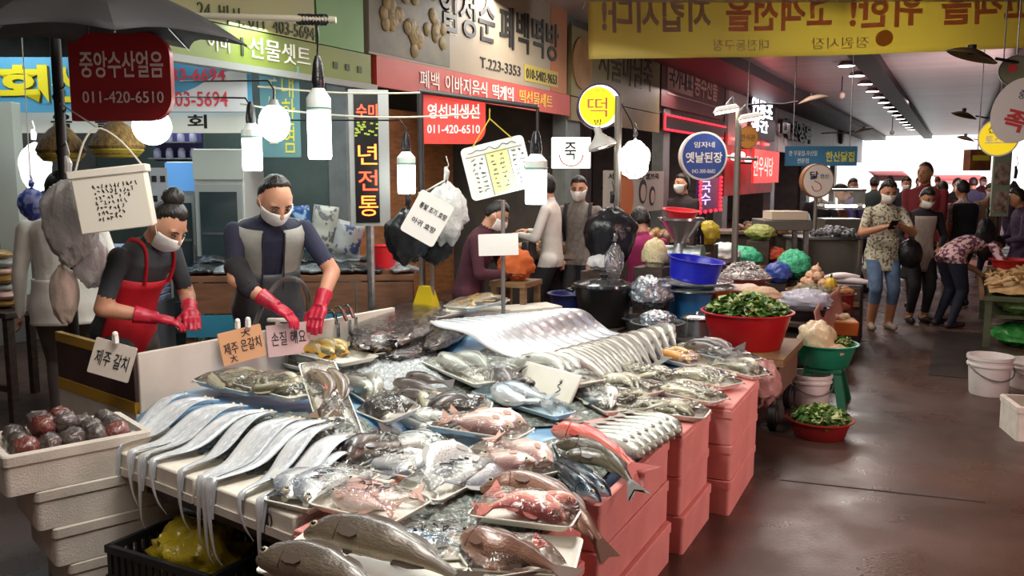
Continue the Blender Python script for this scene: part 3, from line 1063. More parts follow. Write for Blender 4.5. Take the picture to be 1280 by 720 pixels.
# upturned white lid leaning between the trays, a 3-like stroke on it
c = on(684, 492)
x = on(712, 503) - on(656, 481)
x.z = 0
mw = frame_at(c + Vector((0, 0, .05)), x, (0, 0, 1)) @ Matrix.Rotation(-0.5, 4, 'X')
t = thing('foam_sheet', 'white foam sheet standing on its edge with a squiggle in marker', 'lid', mw=mw)
M().box((0, 0, 0), (x.length * 1.2, .17, .018)).build('lid_panel', traym, t, bevel=.006)
w2 = x.length / 2
M().tube(cat([(w2 * .5, .03, .0105), (w2 * .62, .025, .0105), (w2 * .5, 0.005, .0105), (w2 * .66, -.01, .0105), (w2 * .5, -.035, .0105)], 16), .0025, 5).build('marker_stroke', marker, t)

# ---------------------------------------------------------------- cutlassfish: long silver ribbons
belt = fm('cutlass_skin', 'f6f8f8', 'edf1f3', 'cdd5da', spots='f7f9fa', metal=.35, rough=.24, sscale=9)
beltfin = mat('cutlass_fin', 'b9c0c4', .3)
KIND['cutlassfish'] = (.95, .05, .016, P_BELT, belt, beltfin, .01, .004, 0)
def cutlass(label, spine, Ds, hw, group, ns=44):
    """ribbon with its back turned sideways; Ds is the direction across the ribbon"""
    pts = cat(spine, ns)
    sk, fi, ey = M(), M(), M()
    rings = []
    org = pts[ns // 2].copy()
    for i, p in enumerate(pts):
        t = i / ns
        T = (pts[min(i + 1, ns)] - pts[max(i - 1, 0)]).normalized()
        D = Vector(Ds)
        N = T.cross(D).normalized()
        D = N.cross(T)
        h, w = interp(P_BELT, t)
        rings.append([p - org + D * hw * h * math.cos(2 * PI * j / 10) + N * 0.014 * w * math.sin(2 * PI * j / 10) for j in range(10)])
        if 2 < i < ns * .8:
            fi.vert(p - org + D * hw * h * .97 + N * .002)
            fi.vert(p - org + D * (hw * h + .009) + N * .001)
        if i == 2:
            for s in (1, -1):
                ey.m = 1
                ey.sphere(p - org + N * s * .011 * w + D * hw * h * .3, .009, 8, 5)
                ey.m = 0
                ey.sphere(p - org + N * s * (.011 * w + .006) + D * hw * h * .3, .0055, 8, 5)
    sk.rings(rings)
    for i in range(ns + 1):
        for j in range(10):
            sk.uv[i * 10 + j] = (i / ns * 3, (math.cos(2 * PI * j / 10) + 1) / 2)
    for k in range(len(fi.v) // 2 - 1):
        fi.face((2 * k, 2 * k + 1, 2 * k + 3, 2 * k + 2))
    o = sk.build('cutlassfish', belt, smooth=60)
    o.location = org
    tag(o, label, 'fish', group)
    fi.build('dorsal_fin', beltfin, o)
    ey.build('eyes', [eye_m, eye_w], o)
    return o
n = 13
ordn = ('first', 'second', 'third', 'fourth', 'fifth', 'sixth', 'seventh', 'eighth', 'ninth', 'tenth', 'eleventh', 'twelfth', 'thirteenth')
tails = [(140, 562), (148, 563), (158, 564), (178, 570), (196, 574), (205, 580), (238, 594), (262, 604), (268, 607), (278, 606), (312, 622), (330, 634), (345, 628)]
for i in range(n):
    f = i / (n - 1)
    e = on(tails[i][0], tails[i][1])
    hu, hv = 238 + 215 * f + (8 if i % 2 else 0), 494 + 44 * f + rnd.uniform(-3, 3)
    h = on(hu, hv, .02)
    e.z = 0.585
    e.y = front_y(e.x) + 0.02
    m1 = h.lerp(e, .35) + Vector((-.01, 0, 0.035))
    m2 = h.lerp(e, .74) + Vector((.01, 0, -0.008))
    m1.z = max(m1.z, S(m1.x, m1.y) + .03)
    m2.z = max(m2.z, S(m2.x, m2.y) + .012)
    hang = 0.10 + 0.16 * rnd.random()
    sw = rnd.uniform(-.03, .03)
    d1 = e + Vector((0.0, -0.035, -0.01))
    sp = [h, m1, m2, e, d1, d1 + Vector((sw * .3, -.012, -hang * .5)), d1 + Vector((sw, -.004, -hang)), d1 + Vector((sw * 1.6 + .01, .012, -hang - .05))]
    cutlass('silver cutlassfish draped over the front edge, %s from the stacked crates' % ordn[i], sp, (1, .15, .12 if i % 2 else .3), .050 + .006 * (i > 6), 'cutlassfish draped over the front of the stall')
for i in range(11):
    p0 = on(538 + 14.2 * i, 402 - 1.2 * i, .12)
    p1 = on(586 + 13.5 * i, 412 - 1.8 * i, .13)
    p2 = on(620 + 12.2 * i, 434 - 2.8 * i, .05)
    p3 = on(652 + 11.0 * i, 447 - 3.0 * i, .012)
    p4 = on(690 + 10.0 * i, 455 - 3.4 * i, .008)
    p5 = on(726 + 8.5 * i, 452 - 3.0 * i, .006)
    cutlass('silver cutlassfish in the back row, %s counted from the dark wrapped fish' % ordn[i], [p0, p1, p2, p3, p4, p5], (.45, .75, .55), .037, 'cutlassfish laid out in the back row')
# foam tub the back row slopes down from
a, b = on(548, 404), on(690, 392)
t = thing('foam_slab', 'white foam block propping up the back row of cutlassfish', 'foam slab', (a + b) / 2 + Vector((-.08, .12, -.012)), math.atan2((b - a).y, (b - a).x))
M().box((0, 0, .025), ((b - a).length + .1, .24, .07)).build('slab', foam, t, bevel=.01)

# row of big silver pink fish laid side by side
KIND['salmon-like fish'] = (.46, .05, .034, P_LONG, fm('bigfish_skin', 'a87f7c', 'aaa396', '5c5e57', spots='86837a', metal=.4, sscale=30), mat('bigfish_fin', '7d7a70', .4), .05, .05, .2)
rowd = (on(818, 413) - on(688, 455)).normalized()
for i in range(11):
    a = on(684 + 13 * i, 452 - 4.0 * i, .05)
    b = on(708 + 12.4 * i, 444 - 3.2 * i, .085)
    c = on(744 + 9.8 * i, 462 - 3.2 * i, .06)
    d = on(772 + 7.4 * i, 490 - 4.6 * i, .02)
    whole_fish('salmon-like fish', 'silver_fish', 'big silver pink fish in the slanting row, %s counted from the upturned lid' % ordn[i], [a, b, c, d], rowd * .8 + Vector((0, 0, .6)), 1.05, 18, 10, 'big silver fish laid side by side')

# silver pollock lying in the aisle-edge box
for i in range(7):
    a = on(712 + 12 * i, 540 - 4.2 * i, .03 + .004 * (i % 2))
    b = on(760 + 11 * i, 549 - 4.0 * i, .035)
    c = on(806 + 7.4 * i, 568 - 4.6 * i, .02)
    whole_fish('grey pollock', 'pollock', 'silver grey pollock in the aisle-edge box, %s counted from the red gurnards' % ordn[i], [c, b, a], (.6, .8, .12), 1.12, 18, 10, 'pollock in the aisle-edge box')

# red gurnards and dark fish with their tails over the edge
KIND['red gurnard'] = (.5, .04, .036, [(0, .3, .3), (.05, .7, .7), (.12, 1, 1), (.25, .95, .95), (.45, .72, .72), (.65, .5, .5), (.85, .3, .28), (1, .2, .14)], fm('gurnard_skin', 'e7a89a', 'cf5f50', 'b23c34', metal=.12), mat('gurnard_fin', 'b8443a', .4), .075, .06, .9)
def px_spine(l):
    return [on(u, v, z) for u, v, z in l]
edge = []
whole_fish('red gurnard', 'red_gurnard', 'long red gurnard lying uppermost with its forked tail over the edge', px_spine([(690, 538, .075), (716, 540, .085), (745, 549, .08), (772, 566, .07), (795, 588, .035)]), (.5, .6, .7), 1.05)
whole_fish('red gurnard', 'red_gurnard', 'red gurnard half hidden under the uppermost one', px_spine([(704, 546, .055), (728, 550, .06), (756, 558, .058), (783, 573, .05), (806, 590, .02)]), (.5, .6, .7), .95)
KIND['dark long fish'] = (.5, .036, .032, P_LONG, fm('darklong_skin', '7a705c', '453f33', '23201c', metal=.25), mat('darklong_fin', '4a4038', .4), .075, .04, .8)
whole_fish('dark long fish', 'dark_cod', 'dark long fish beside the gurnards, its thin tail hanging over the edge', px_spine([(695, 556, .05), (725, 557, .055), (757, 566, .05), (780, 588, .035), (794, 612, -.005)]), (.5, .7, .5), 1.05)
whole_fish('dark long fish', 'dark_cod', 'dark long fish between the gurnards and the mackerel', px_spine([(700, 572, .03), (730, 570, .035), (760, 577, .03), (780, 594, .02), (791, 610, .0)]), (.5, .7, .5), 1.0)
KIND['mackerel'] = (.34, .038, .034, P_LONG, fm('mackerel_skin', 'e6eaea', '8497a4', '1a2c3c', spots='14202a', metal=.45, stripes=True), mat('mackerel_fin', '4a5a66', .4), .05, .05, .8)
whole_fish('mackerel', 'mackerel', 'blue striped mackerel lying head down beside the edge, uppermost', px_spine([(750, 627, .035), (733, 612, .05), (712, 594, .05), (684, 571, .03)]), (-.7, .6, .35), 1.0)
whole_fish('mackerel', 'mackerel', 'blue mackerel mostly hidden under the uppermost one', px_spine([(763, 619, .02), (745, 606, .03), (722, 590, .03), (694, 570, .02)]), (-.7, .6, .35), .95)
# mottled groupers at the very front and the brown long fish over the corner
KIND['grouper'] = (.55, .06, .05, P_GROUP, fm('grouper_skin', '93846c', '5e5349', '352e28', spots='786e60', metal=.2, sscale=45), mat('grouper_fin', '55493e', .4), .07, .055, 0)
whole_fish('grouper', 'grouper', 'big brown mottled grouper across the front trays, head to the foam slab', px_spine([(381, 668, .075), (430, 664, .09), (492, 680, .085), (545, 705, .07), (580, 728, .06)]), (.1, .8, .55), .98, 30, 16)
whole_fish('grouper', 'grouper', 'big brown grouper cut off by the bottom of the frame', px_spine([(322, 700, .06), (375, 700, .075), (430, 718, .075), (490, 748, .06)]), (.1, .8, .55), .95, 30, 16)
KIND['brown fish'] = (.5, .05, .045, P_LONG, fm('brownfish_skin', 'b98f78', '8a6552', '553c33', spots='6d4c40', metal=.15), mat('brownfish_fin', '6e5143', .4), .07, .035, .3)
whole_fish('brown fish', 'brown_fish', 'plump brown fish in front of the red rockfish tray', px_spine([(578, 672, .06), (612, 681, .07), (660, 695, .055), (705, 716, .03)]), (.2, .8, .5), 1.0, 26, 14)
whole_fish('brown fish', 'brown_fish', 'long brown fish bending round the corner beside the mackerel', px_spine([(600, 612, .04), (650, 604, .06), (700, 622, .06), (735, 652, .04), (758, 690, -.03)]), (.3, .8, .4), 1.0, 28, 14)
whole_fish('brown fish', 'brown_fish', 'slim brown fish whose tail hangs lowest at the corner', px_spine([(640, 618, .05), (690, 634, .055), (730, 662, .03), (752, 692, -.05)]), (.3, .8, .4), .75, 26, 14)
for i, (a, b, c) in enumerate((((492, 478), (520, 482), (556, 490)), ((496, 492), (524, 494), (560, 500)), ((508, 470), (535, 474), (566, 480)))):
    whole_fish('dark rockfish', 'dark_rockfish', 'loose dark rockfish on the crushed ice, %s of three' % ('middle', 'front', 'back')[i], [on(*a, .045), on(*b, .06), on(*c, .04)], (.3, .8, .5), .95, 16, 10, 'loose rockfish on the ice')

# dark fish parcels in crinkled film beside the white board
dwrap = mat('dark_wrapped_skin', '5a4d45', .16, .1, '2f2725', 9, bump=.7, bscale=26, coat=1.0)
for k, (u, v, ru, rv, hh, lab) in enumerate(((508, 412, 50, 26, .12, 'big dark fish parcel in shiny film behind the ice heap'), (510, 440, 34, 18, .07, 'brown fish parcel in shiny film in front of the big dark one'), (560, 420, 22, 20, .07, 'small reddish film parcel beside the back cutlassfish'))):
    c = on(u, v)
    ax, ay = on(u + ru, v) - c, on(u, v - rv) - c
    b = M()
    def fn(d, c=c, k=k):
        return 1 + .16 * noise.noise(d * 2.2 + Vector((k, 0, 0))) + .07 * noise.noise(d * 6 + Vector((0, k, 0)))
    b.sphere((0, 0, hh * .42), (ax.length, ay.length, hh * .62), 34, 18, fn, spin(math.atan2(ax.y, ax.x)).to_3x3())
    o = b.build('fish_parcel', dwrap, smooth=70)
    o.location = c
    tag(o, lab, 'fish parcel')
    b = M()
    b.sphere((0, 0, hh * .43), (ax.length * 1.05, ay.length * 1.05, hh * .68), 28, 14, lambda d, k=k: 1 + .15 * noise.noise(d * 3 + Vector((k, 3, 0))), spin(math.atan2(ax.y, ax.x)).to_3x3())
    b.build('wrap_film', film, o, smooth=80)

tray('big white foam tray lying under both brown groupers at the front', (468, 708), (572, 722), .31, .0, wrap=False)
tray('white foam tray under the plump brown fish at the front', (640, 700), (715, 706), .24, -.01, wrap=False)
# loose tray leaning at the back and the small golden croaker tray on it
tr = tray('white foam tray of golden croakers at the back edge above the cutlassfish', (597, 383), (620, 378), .2, .10, film_h=.05)
fill(tr, 'yellow croaker', 2, 'the tray at the back edge of the stall', flip=1)
tr = tray('empty white foam tray beside the back golden croaker tray', (563, 394), (585, 389), .16, .06, wrap=False)
# red board edging and marker ring

# ================================================================ PEOPLE
skin = mat('skin', 'c99679', 0.5, 0, 'bd8468', 5)
skin2 = mat('skin_tan', 'b98363', 0.5, 0, 'a8734f', 5)
hairm = mat('black_hair', '15110f', 0.42, 0, '231c18', 30, bump=0.5, bscale=70, stretch=(1, 1, .25))
maskm = mat('white_mask', 'f1eeea', 0.7, 0, 'e3dfd8', 12, bump=.15, bscale=30)
shoem = mat('dark_shoe', '231f20', 0.5)
soft = lambda n, c, c2, s=6: mat(n, c, 0.85, 0, c2, s, bump=.3, bscale=14)
def cap_tube(b, p, q, r0, r1, n=12):
    p, q = Vector(p), Vector(q)
    b.tube([p, p.lerp(q, .33), p.lerp(q, .67), q], [r0, r0 + (r1 - r0) * .3, r0 + (r1 - r0) * .68, r1], n)
    b.sphere(p, r0, 10, 8)
    b.sphere(q, r1, 10, 8)
def ik(a, t, l1, l2, hint):
    a, t = Vector(a), Vector(t)
    d = t - a
    L = min(d.length, (l1 + l2) * .995)
    d.normalize()
    t = a + d * L
    x = (l1 * l1 - l2 * l2 + L * L) / (2 * L)
    y = math.sqrt(max(0, l1 * l1 - x * x))
    h = Vector(hint)
    h = (h - d * h.dot(d)).normalized()
    return a + d * x + h * y, t
class Fig:
    pass
def person(label, pos, face, h=1.6, bulk=1.0, lean=0.0, side=0.0, head=(0, 0), arms=None, feet=None, sleeve='short', top=None, pants=None, sk=None, vox=.011, hair='short', group=None, mask=True, shoes=None, seat=None, girth=1.0, name='person', headk=1.0):
    """pos: floor point under the hips; face: heading (direction the chest looks); arms: two (hand target, elbow hint) in body metres"""
    sk = sk or skin
    t = thing(name, label, 'person', pos, math.atan2(face[1], face[0]) - PI / 2, group)
    F = Fig()
    b = M()
    segs = []
    def seg(p, q, r0, r1, tg):
        cap_tube(b, p, q, r0, r1)
        segs.append((Vector(p), Vector(q), (r0 + r1) / 2, tg))
    H = h
    hipz = .53 * H if seat is None else seat + .09 * H
    hip = Vector((0, 0, hipz))
    Rl = Matrix.Rotation(-lean, 3, 'X') @ Matrix.Rotation(side, 3, 'Y')
    def up(x, y, z):                     # torso coordinates (fractions of the height above the hip)
        f = max(0.0, min(1.0, z / .26))
        Rz = Matrix.Rotation(-lean * (.55 + .45 * f), 3, 'X') @ Matrix.Rotation(side, 3, 'Y')
        return hip + Rz @ Vector((x * H, y * H, z * H))
    secs = [(-.07, .088, .066), (-.02, .1, .072), (.05, .088, .064), (.12, .085, .06), (.2, .096, .066), (.26, .105, .062), (.295, .085, .05), (.315, .045, .04)]
    F.secs = [(z, rx * bulk * girth, ry * bulk * girth * (1.12 if girth > 1.05 else 1)) for z, rx, ry in secs]
    rings = []
    for z, rx, ry in F.secs:
        rings.append([up(rx * math.cos(a), ry * math.sin(a) * (1.0 if math.sin(a) > 0 else .95), z) for a in [2 * PI * k / 20 for k in range(20)]])
    b.rings(rings)
    segs.append((up(0, 0, .03), up(0, 0, .26), .085 * H, 'top'))
    segs.append((up(0, 0, -.07), up(0, 0, -.02), .09 * H, 'pants'))
    # neck and head
    nb, hc = up(0, 0.0, .31), None
    hy, hp = head
    Rh = Matrix.Rotation(-lean * .8, 3, 'X') @ Matrix.Rotation(hy, 3, 'Z') @ Matrix.Rotation(-hp, 3, 'X')
    nk = up(0, .012, .345)
    hc = nk + Rh @ Vector((0, .014 * H, .062 * H))
    seg(nb, nk + Rh @ Vector((0, 0, .02 * H)), .036 * H, .033 * H, 'neck')
    s = H / 1.6 * headk
    hx, hyy, hz = .073 * s, .09 * s, .108 * s
    def hd(x, y, z):
        return hc + Rh @ Vector((x * s, y * s, z * s))
    b.sphere(hc, (hx, hyy, hz), 18, 14, None, Rh)
    b.sphere(hd(0, .022, -.058), (.052 * s, .062 * s, .055 * s), 14, 10, None, Rh)
    b.tube([hd(0, .085, .02), hd(0, .098, -.005), hd(0, .106, -.022), hd(0, .09, -.03)], [.008 * s, .011 * s, .015 * s, .008 * s], 8)
    b.tube([hd(-.016, .088, -.055), hd(.016, .088, -.055)], [.009 * s, .009 * s], 8)
    for q in (1, -1):
        b.sphere(hd(.074 * q, -.006, -.008), (.012 * s, .02 * s, .032 * s), 8, 8, None, Rh)
        b.sphere(hd(.032 * q, .072, .024), (.022 * s, .014 * s, .01 * s), 8, 6, None, Rh)
    segs.append((hd(0, 0, -.05), hd(0, 0, .05), .09 * s, 'head'))
    # arms
    ua, fa = .172 * H, .15 * H
    arms = arms or [((.17, .06, -.1), (.4, -1, 0)), ((-.17, .06, -.1), (-.4, -1, 0))]
    F.hands = []
    for q, (tg, hint) in zip((1, -1), arms):
        sh = up(.103 * bulk * q, 0, .268)
        tgt = hip + Vector(tg) * (H / 1.6)
        el, wr = ik(sh, tgt, ua, fa, hint)
        seg(sh, el, .0325 * H * bulk ** .5, .028 * H, 'sleeve1')
        seg(el, wr, .029 * H, .019 * H, 'sleeve2')
        F.hands.append((el, wr, q))
        hand(b, segs, el, wr, q, s, b is not None)
    # legs
    feet = feet or [(.09, .02), (-.09, -.02)]
    for q, ft in zip((1, -1), feet):
        hp_ = hip + Vector((.055 * H * q, 0, -.02 * H))
        an = Vector((ft[0], ft[1], .05 * H))
        kn, an = ik(hp_, an, .245 * H, .245 * H, (0, 1, .1))
        seg(hp_, kn, .06 * H * bulk, .043 * H, 'leg1')
        seg(kn, an, .043 * H, .028 * H, 'leg2')
        fd = Vector((.12 * q, 1, 0)).normalized()
        hl = Vector((an.x, an.y, .025 * H)) - fd * .03 * H
        seg(hl, hl + fd * .125 * H, .026 * H, .022 * H, 'shoe')
    o = b.build('body', [sk, top, pants, shoes or shoem], t, smooth=0)
    md = o.modifiers.new('r', 'REMESH')
    md.mode = 'VOXEL'
    md.voxel_size = vox
    md2 = o.modifiers.new('s', 'SMOOTH')
    md2.factor = .5
    md2.iterations = 3
    dg = bpy.context.evaluated_depsgraph_get()
    dg.update()
    me = bpy.data.meshes.new_from_object(o.evaluated_get(dg))
    o.modifiers.clear()
    old = o.data
    o.data = me
    bpy.data.meshes.remove(old)
    me.name = 'body'
    me.materials.clear()
    for m_ in (sk, top, pants, shoes or shoem):
        me.materials.append(m_)
    lv = {'short': 1, 'long': 2, 'none': 0}[sleeve]
    import numpy as np
    n = len(me.polygons)
    ce = np.empty(n * 3)
    me.polygons.foreach_get('center', ce)
    ce = ce.reshape(n, 3)
    best = np.full(n, 1e9)
    idx = np.zeros(n, dtype=np.int32)
    for a, c, r, tg in segs:
        a, c = np.array(a), np.array(c)
        d = c - a
        k = np.clip(((ce - a) @ d) / max(1e-9, d @ d), 0, 1)
        ds = np.linalg.norm(ce - a - k[:, None] * d, axis=1) - r
        mi = {'top': 1, 'pants': 2, 'leg1': 2, 'leg2': 2, 'shoe': 3, 'sleeve1': 1 if lv >= 1 else 0, 'sleeve2': 1 if lv >= 2 else 0}.get(tg, 0)
        mi = np.full(n, mi, dtype=np.int32)
        if tg in ('pants', 'leg1'):
            mi[ce[:, 2] > hipz - .055 * H] = 1
        if tg == 'sleeve1' and lv == 1:
            mi[k > .78] = 0
        if tg == 'leg2' and getattr(person, 'crop', 0):
            mi[k > person.crop] = 0
        w = ds < best
        best[w] = ds[w]
        idx[w] = mi[w]
    me.polygons.foreach_set('material_index', idx)
    me.polygons.foreach_set('use_smooth', np.ones(n, dtype=bool))
    me.update()
    F.t, F.up, F.hd, F.hc, F.Rh, F.s, F.H, F.body, F.hip = t, up, hd, hc, Rh, s, H, o, hip
    F.bulk = bulk
    # eyes
    for q in (1, -1):
        e = M()
        e.sphere(hd(.031 * q, .083, .006), (.013 * s, .008 * s, .0055 * s), 10, 6, None, Rh)
        e.build('eye', eye_m, t)
        e = M()
        e.tube([hd(.014 * q, .09, .024), hd(.03 * q, .088, .029), hd(.048 * q, .077, .025)], [.003 * s, .0042 * s, .002 * s], 6)
        e.build('eyebrow', hairm, t)
    if mask:
        g = M()
        def fn(a, c):
            az, el = (a - .5) * 2.5, .07 - 1.08 * c
            x = math.sin(az) * math.cos(el) * .079
            y = math.cos(az) * math.cos(el) * .1 + .016 * math.exp(-((az / .35) ** 2)) * math.exp(-(((c - .35) / .3) ** 2)) + .012 * c * math.exp(-((az / .7) ** 2))
            z = -.016 + math.sin(el) * .112
            return hd(x, y, z)
        g.grid(fn, 18, 10)
        g.build('face_mask', maskm, t, smooth=80, solid=.003)
        for q in (1, -1):
            g = M()
            g.tube([hd(.072 * q, .035, -.03), hd(.08 * q, .0, .012), hd(.082 * q, -.016, .0)], .0022, 5)
            g.build('ear_loop', maskm, t)
    make_hair(F, hair)
    return F
def hand(b, segs, el, wr, q, s, _):
    d = (wr - el).normalized()
    a = Vector((0, 0, 1)) if abs(d.z) < .9 else Vector((1, 0, 0))
    sd = d.cross(a).normalized()
    nz = sd.cross(d)
    p2 = wr + d * .085 * s
    for k in (-1, 0, 1):
        b.tube([wr + sd * .012 * k * s, wr + d * .045 * s + sd * .024 * k * s, p2 + sd * .022 * k * s], [.017 * s, .017 * s, .014 * s], 8)
    segs.append((wr + d * .02 * s, p2 + d * .08 * s, .03 * s, 'hand'))
    for k, L in zip((-1.5, -.5, .5, 1.5), (.058, .07, .066, .05)):
        r = p2 + sd * .019 * k * s
        b.tube([r - d * .01 * s, r + d * L * .5 * s - nz * .012 * s, r + d * L * .8 * s - nz * .034 * s], [.0095 * s, .0088 * s, .0075 * s], 7)
    th = wr + d * .03 * s - sd * q * .026 * s
    b.tube([th, th - sd * q * .026 * s + d * .022 * s - nz * .012 * s, th - sd * q * .03 * s + d * .052 * s - nz * .03 * s], [.012 * s, .011 * s, .009 * s], 7)
def make_hair(F, style):
    s = F.s
    g = M()
    seed = rnd.uniform(0, 90)
    def fn(d):
        front, upz = d.y, d.z
        hi, low = {'bun': (.66, -.3), 'short': (.58, -.5), 'bob': (.5, -.85), 'thin': (.93, -.45), 'perm': (.6, -.55), 'man': (.7, -.4)}[style]
        L = low + (hi - low) * ss((front + .45 + .12 * abs(d.x)) / 1.0) + .07 * noise.noise(d * 6 + Vector((seed, 1, 0)))
        hair_on = upz > L
        if not hair_on:
            return .86
        k = {'bun': 1.05, 'short': 1.07, 'bob': 1.1, 'thin': 1.015, 'perm': 1.13, 'man': 1.05}[style]
        k = k - (k - .99) * .8 * (1 - ss((upz - L) / .22))
        n = noise.noise(d * (5 if style != 'perm' else 7) + Vector((seed, 0, 0)))
        return k + n * (.025 if style != 'perm' else .08)
    g.sphere(F.hc + F.Rh @ Vector((0, -.006 * s, .012 * s)), (.078 * s, .094 * s, .108 * s), 40, 30, fn, F.Rh)
    if style == 'bun':
        g.sphere(F.hd(0, -.05, .125), (.05 * s, .05 * s, .046 * s), 20, 14, lambda d: 1 + .1 * noise.noise(d * 5), F.Rh)
    g.build('hair', hairm, F.t, smooth=70)
    if style == 'bun':
        g = M()
        r = [F.hd(.032 * math.cos(a), -.04 + .03 * math.sin(a), .098) for a in [2 * PI * k / 14 for k in range(15)]]
        g.tube(r, .007 * s, 6)
        g.build('hair_tie', mat('hair_tie', '2a2230', .6), F.t)
def wrapcloth(F, name, m, z0, z1, a0, a1, k=1.08, flare=0.0, n=24, thick=.006):
    """clothing that follows the torso between two heights and two angles (90 degrees is the front)"""
    g = M()
    def fn(a, c):
        z = z0 + (z1 - z0) * c
        rx, ry = interp([(q + 1, x, y) for q, x, y in F.secs], max(.93, min(1.315, z + 1)))
        ang = math.radians(a0 + (a1 - a0) * a)
        ex = 1 + flare * max(0, (-.02 - z) / .2)
        w = 1 + .02 * math.sin(ang * 9 + z * 20) * max(0, (.1 - z) / .3)
        return F.up(rx * k * ex * w * math.cos(ang), ry * (k + .04) * ex * w * math.sin(ang), z)
    g.grid(fn, n, 14)
    return g.build(name, m, F.t, smooth=80, solid=thick)
def glove(F, i, m, cuff=.09):
    el, wr, q = F.hands[i]
    s = F.s * 1.12
    b = M()
    hand(b, [], el, wr, q, s, 0)
    d = (wr - el).normalized()
    b.tube([wr - d * cuff, wr - d * .02, wr + d * .03], [.042 * F.s, .033 * F.s, .03 * F.s], 12)
    o = b.build('rubber_glove', m, F.t, smooth=0)
    md = o.modifiers.new('r', 'REMESH')
    md.mode = 'VOXEL'
    md.voxel_size = .0055
    md.use_smooth_shade = True
    md = o.modifiers.new('s', 'SMOOTH')
    md.iterations = 3
    return o

def floor_at(u, D):
    p = atd(u, 300, D)
    return Vector((p.x, p.y, 0))
def look(a, b):                       # a: amount to the right of the view, b: amount away from the camera
    d = AR * a + AH * b
    return (d.x, d.y)
denim = mat('denim', '5a7290', .8, 0, '43586f', 9, bump=.2, bscale=60)
blackc = soft('black_cloth', '1d1b1e', '29262a')
navy = soft('navy_cloth', '23263a', '1a1c2b')
redglove = mat('red_rubber', 'c4213c', .38, 0, 'a81a32', 8, bump=.3, bscale=25)
charcoal = soft('charcoal_shirt', '3b3e42', '303236')

# vendor with the red apron
F = person('woman with a hair bun and red apron cleaning fish behind the white board', floor_at(148, 4.78), look(.93, -.36), 1.6, 1.16, .46, 0, (-.05, .34),
           [((.13, .33, .07), (.6, -.6, -.4)), ((-.11, .37, .07), (-.7, -.5, -.3))], None, 'short', charcoal, soft('grey_trousers', '4a4644', '3c3836'), skin, .009, 'bun', headk=1.14)
redap = mat('red_apron', 'c81f2c', .45, 0, 'b01a26', 5, bump=.25, bscale=9)
wrapcloth(F, 'apron', redap, -.27, .2, 18, 162, 1.10, .25)
for q in (1, -1):
    g = M()
    g.tube(cat([F.up(.055 * q, .078 * 1.12, .19), F.up(.062 * q, .066, .262), F.up(.06 * q, .03, .318), F.up(.055 * q, -.03, .312), F.up(.03 * q, -.07, .24)], 14), .013, 8, True, .3)
    g.build('apron_strap', redap, F.t)
glove(F, 0, redglove)
glove(F, 1, redglove)
# vendor in the grey vest
F = person('balding man in grey vest, dark apron and white mask cutting fish behind the board', floor_at(332, 5.2), look(.42, -.9), 1.71, 1.12, .34, 0, (.18, .42),
           [((.04, .40, .04), (1, -.1, -.35)), ((-.21, .38, .02), (-1, -.3, -.3))], None, 'short', soft('indigo_shirt', '2a2d44', '212336'), blackc, skin, .009, 'thin', headk=1.12)
vest = mat('grey_vest', '9a9a92', .8, 0, '8a8a82', 7, bump=.3, bscale=12)
wrapcloth(F, 'vest_front', vest, -.02, .293, 8, 72, 1.09)
wrapcloth(F, 'vest_front', vest, -.02, .293, 108, 172, 1.09)
wrapcloth(F, 'vest_back', vest, -.02, .296, 172, 368, 1.09)
for q in (1, -1):
    g = M()
    g.tube(cat([F.up(.035 * q, .075, .29), F.up(.034 * q, .088, .2), F.up(.036 * q, .09, .08)], 10), .005, 6)
    g.build('vest_piping', blackc, F.t)
wrapcloth(F, 'apron', mat('dark_apron', '3c3e42', .5, 0, '303236', 5, bump=.2, bscale=9), -.3, .13, 15, 165, 1.13, .2)
glove(F, 0, redglove)
glove(F, 1, redglove)
el, wr, q = F.hands[0]
g = M()
cap_tube(g, el.lerp(F.up(.103, 0, .268), .25), el.lerp(wr, .35), .043 * 1.76 * .9, .034 * 1.76)
g.build('arm_guard', blackc, F.t, smooth=80)
# person in the white shirt seen from behind
F = person('person in a white shirt and brown trousers seen from behind, beside the hanging bags', floor_at(78, 5.5), look(-.35, .93), 1.66, 1.18, .05, 0, (.2, .1),
           [((.24, .05, -.05), (.6, -.7, 0)), ((-.27, .1, -.12), (-.6, -.8, 0))], [(.09, 0), (-.09, .06)], 'long', soft('white_shirt', 'e6e2d8', 'd8d3c8'), soft('brown_trousers', '5c504a', '4d433e'), skin, .011, 'bob', mask=False)
wrapcloth(F, 'shirt_hem', MATS['white_shirt'], -.09, .08, 0, 360, 1.1, .3, 40)
# woman in maroon behind the price board
F = person('woman in a maroon smock and white mask bent to work below the tilted price board', floor_at(586, 6.7), look(.95, -.25), 1.5, 1.2, .28, 0, (0, .3),
           [((.12, .36, .14), (.6, -.6, -.4)), ((-.12, .38, .14), (-.7, -.5, -.3))], None, 'long', soft('maroon_smock', '4d1e2c', '3d1722'), blackc, skin, .011, 'short')
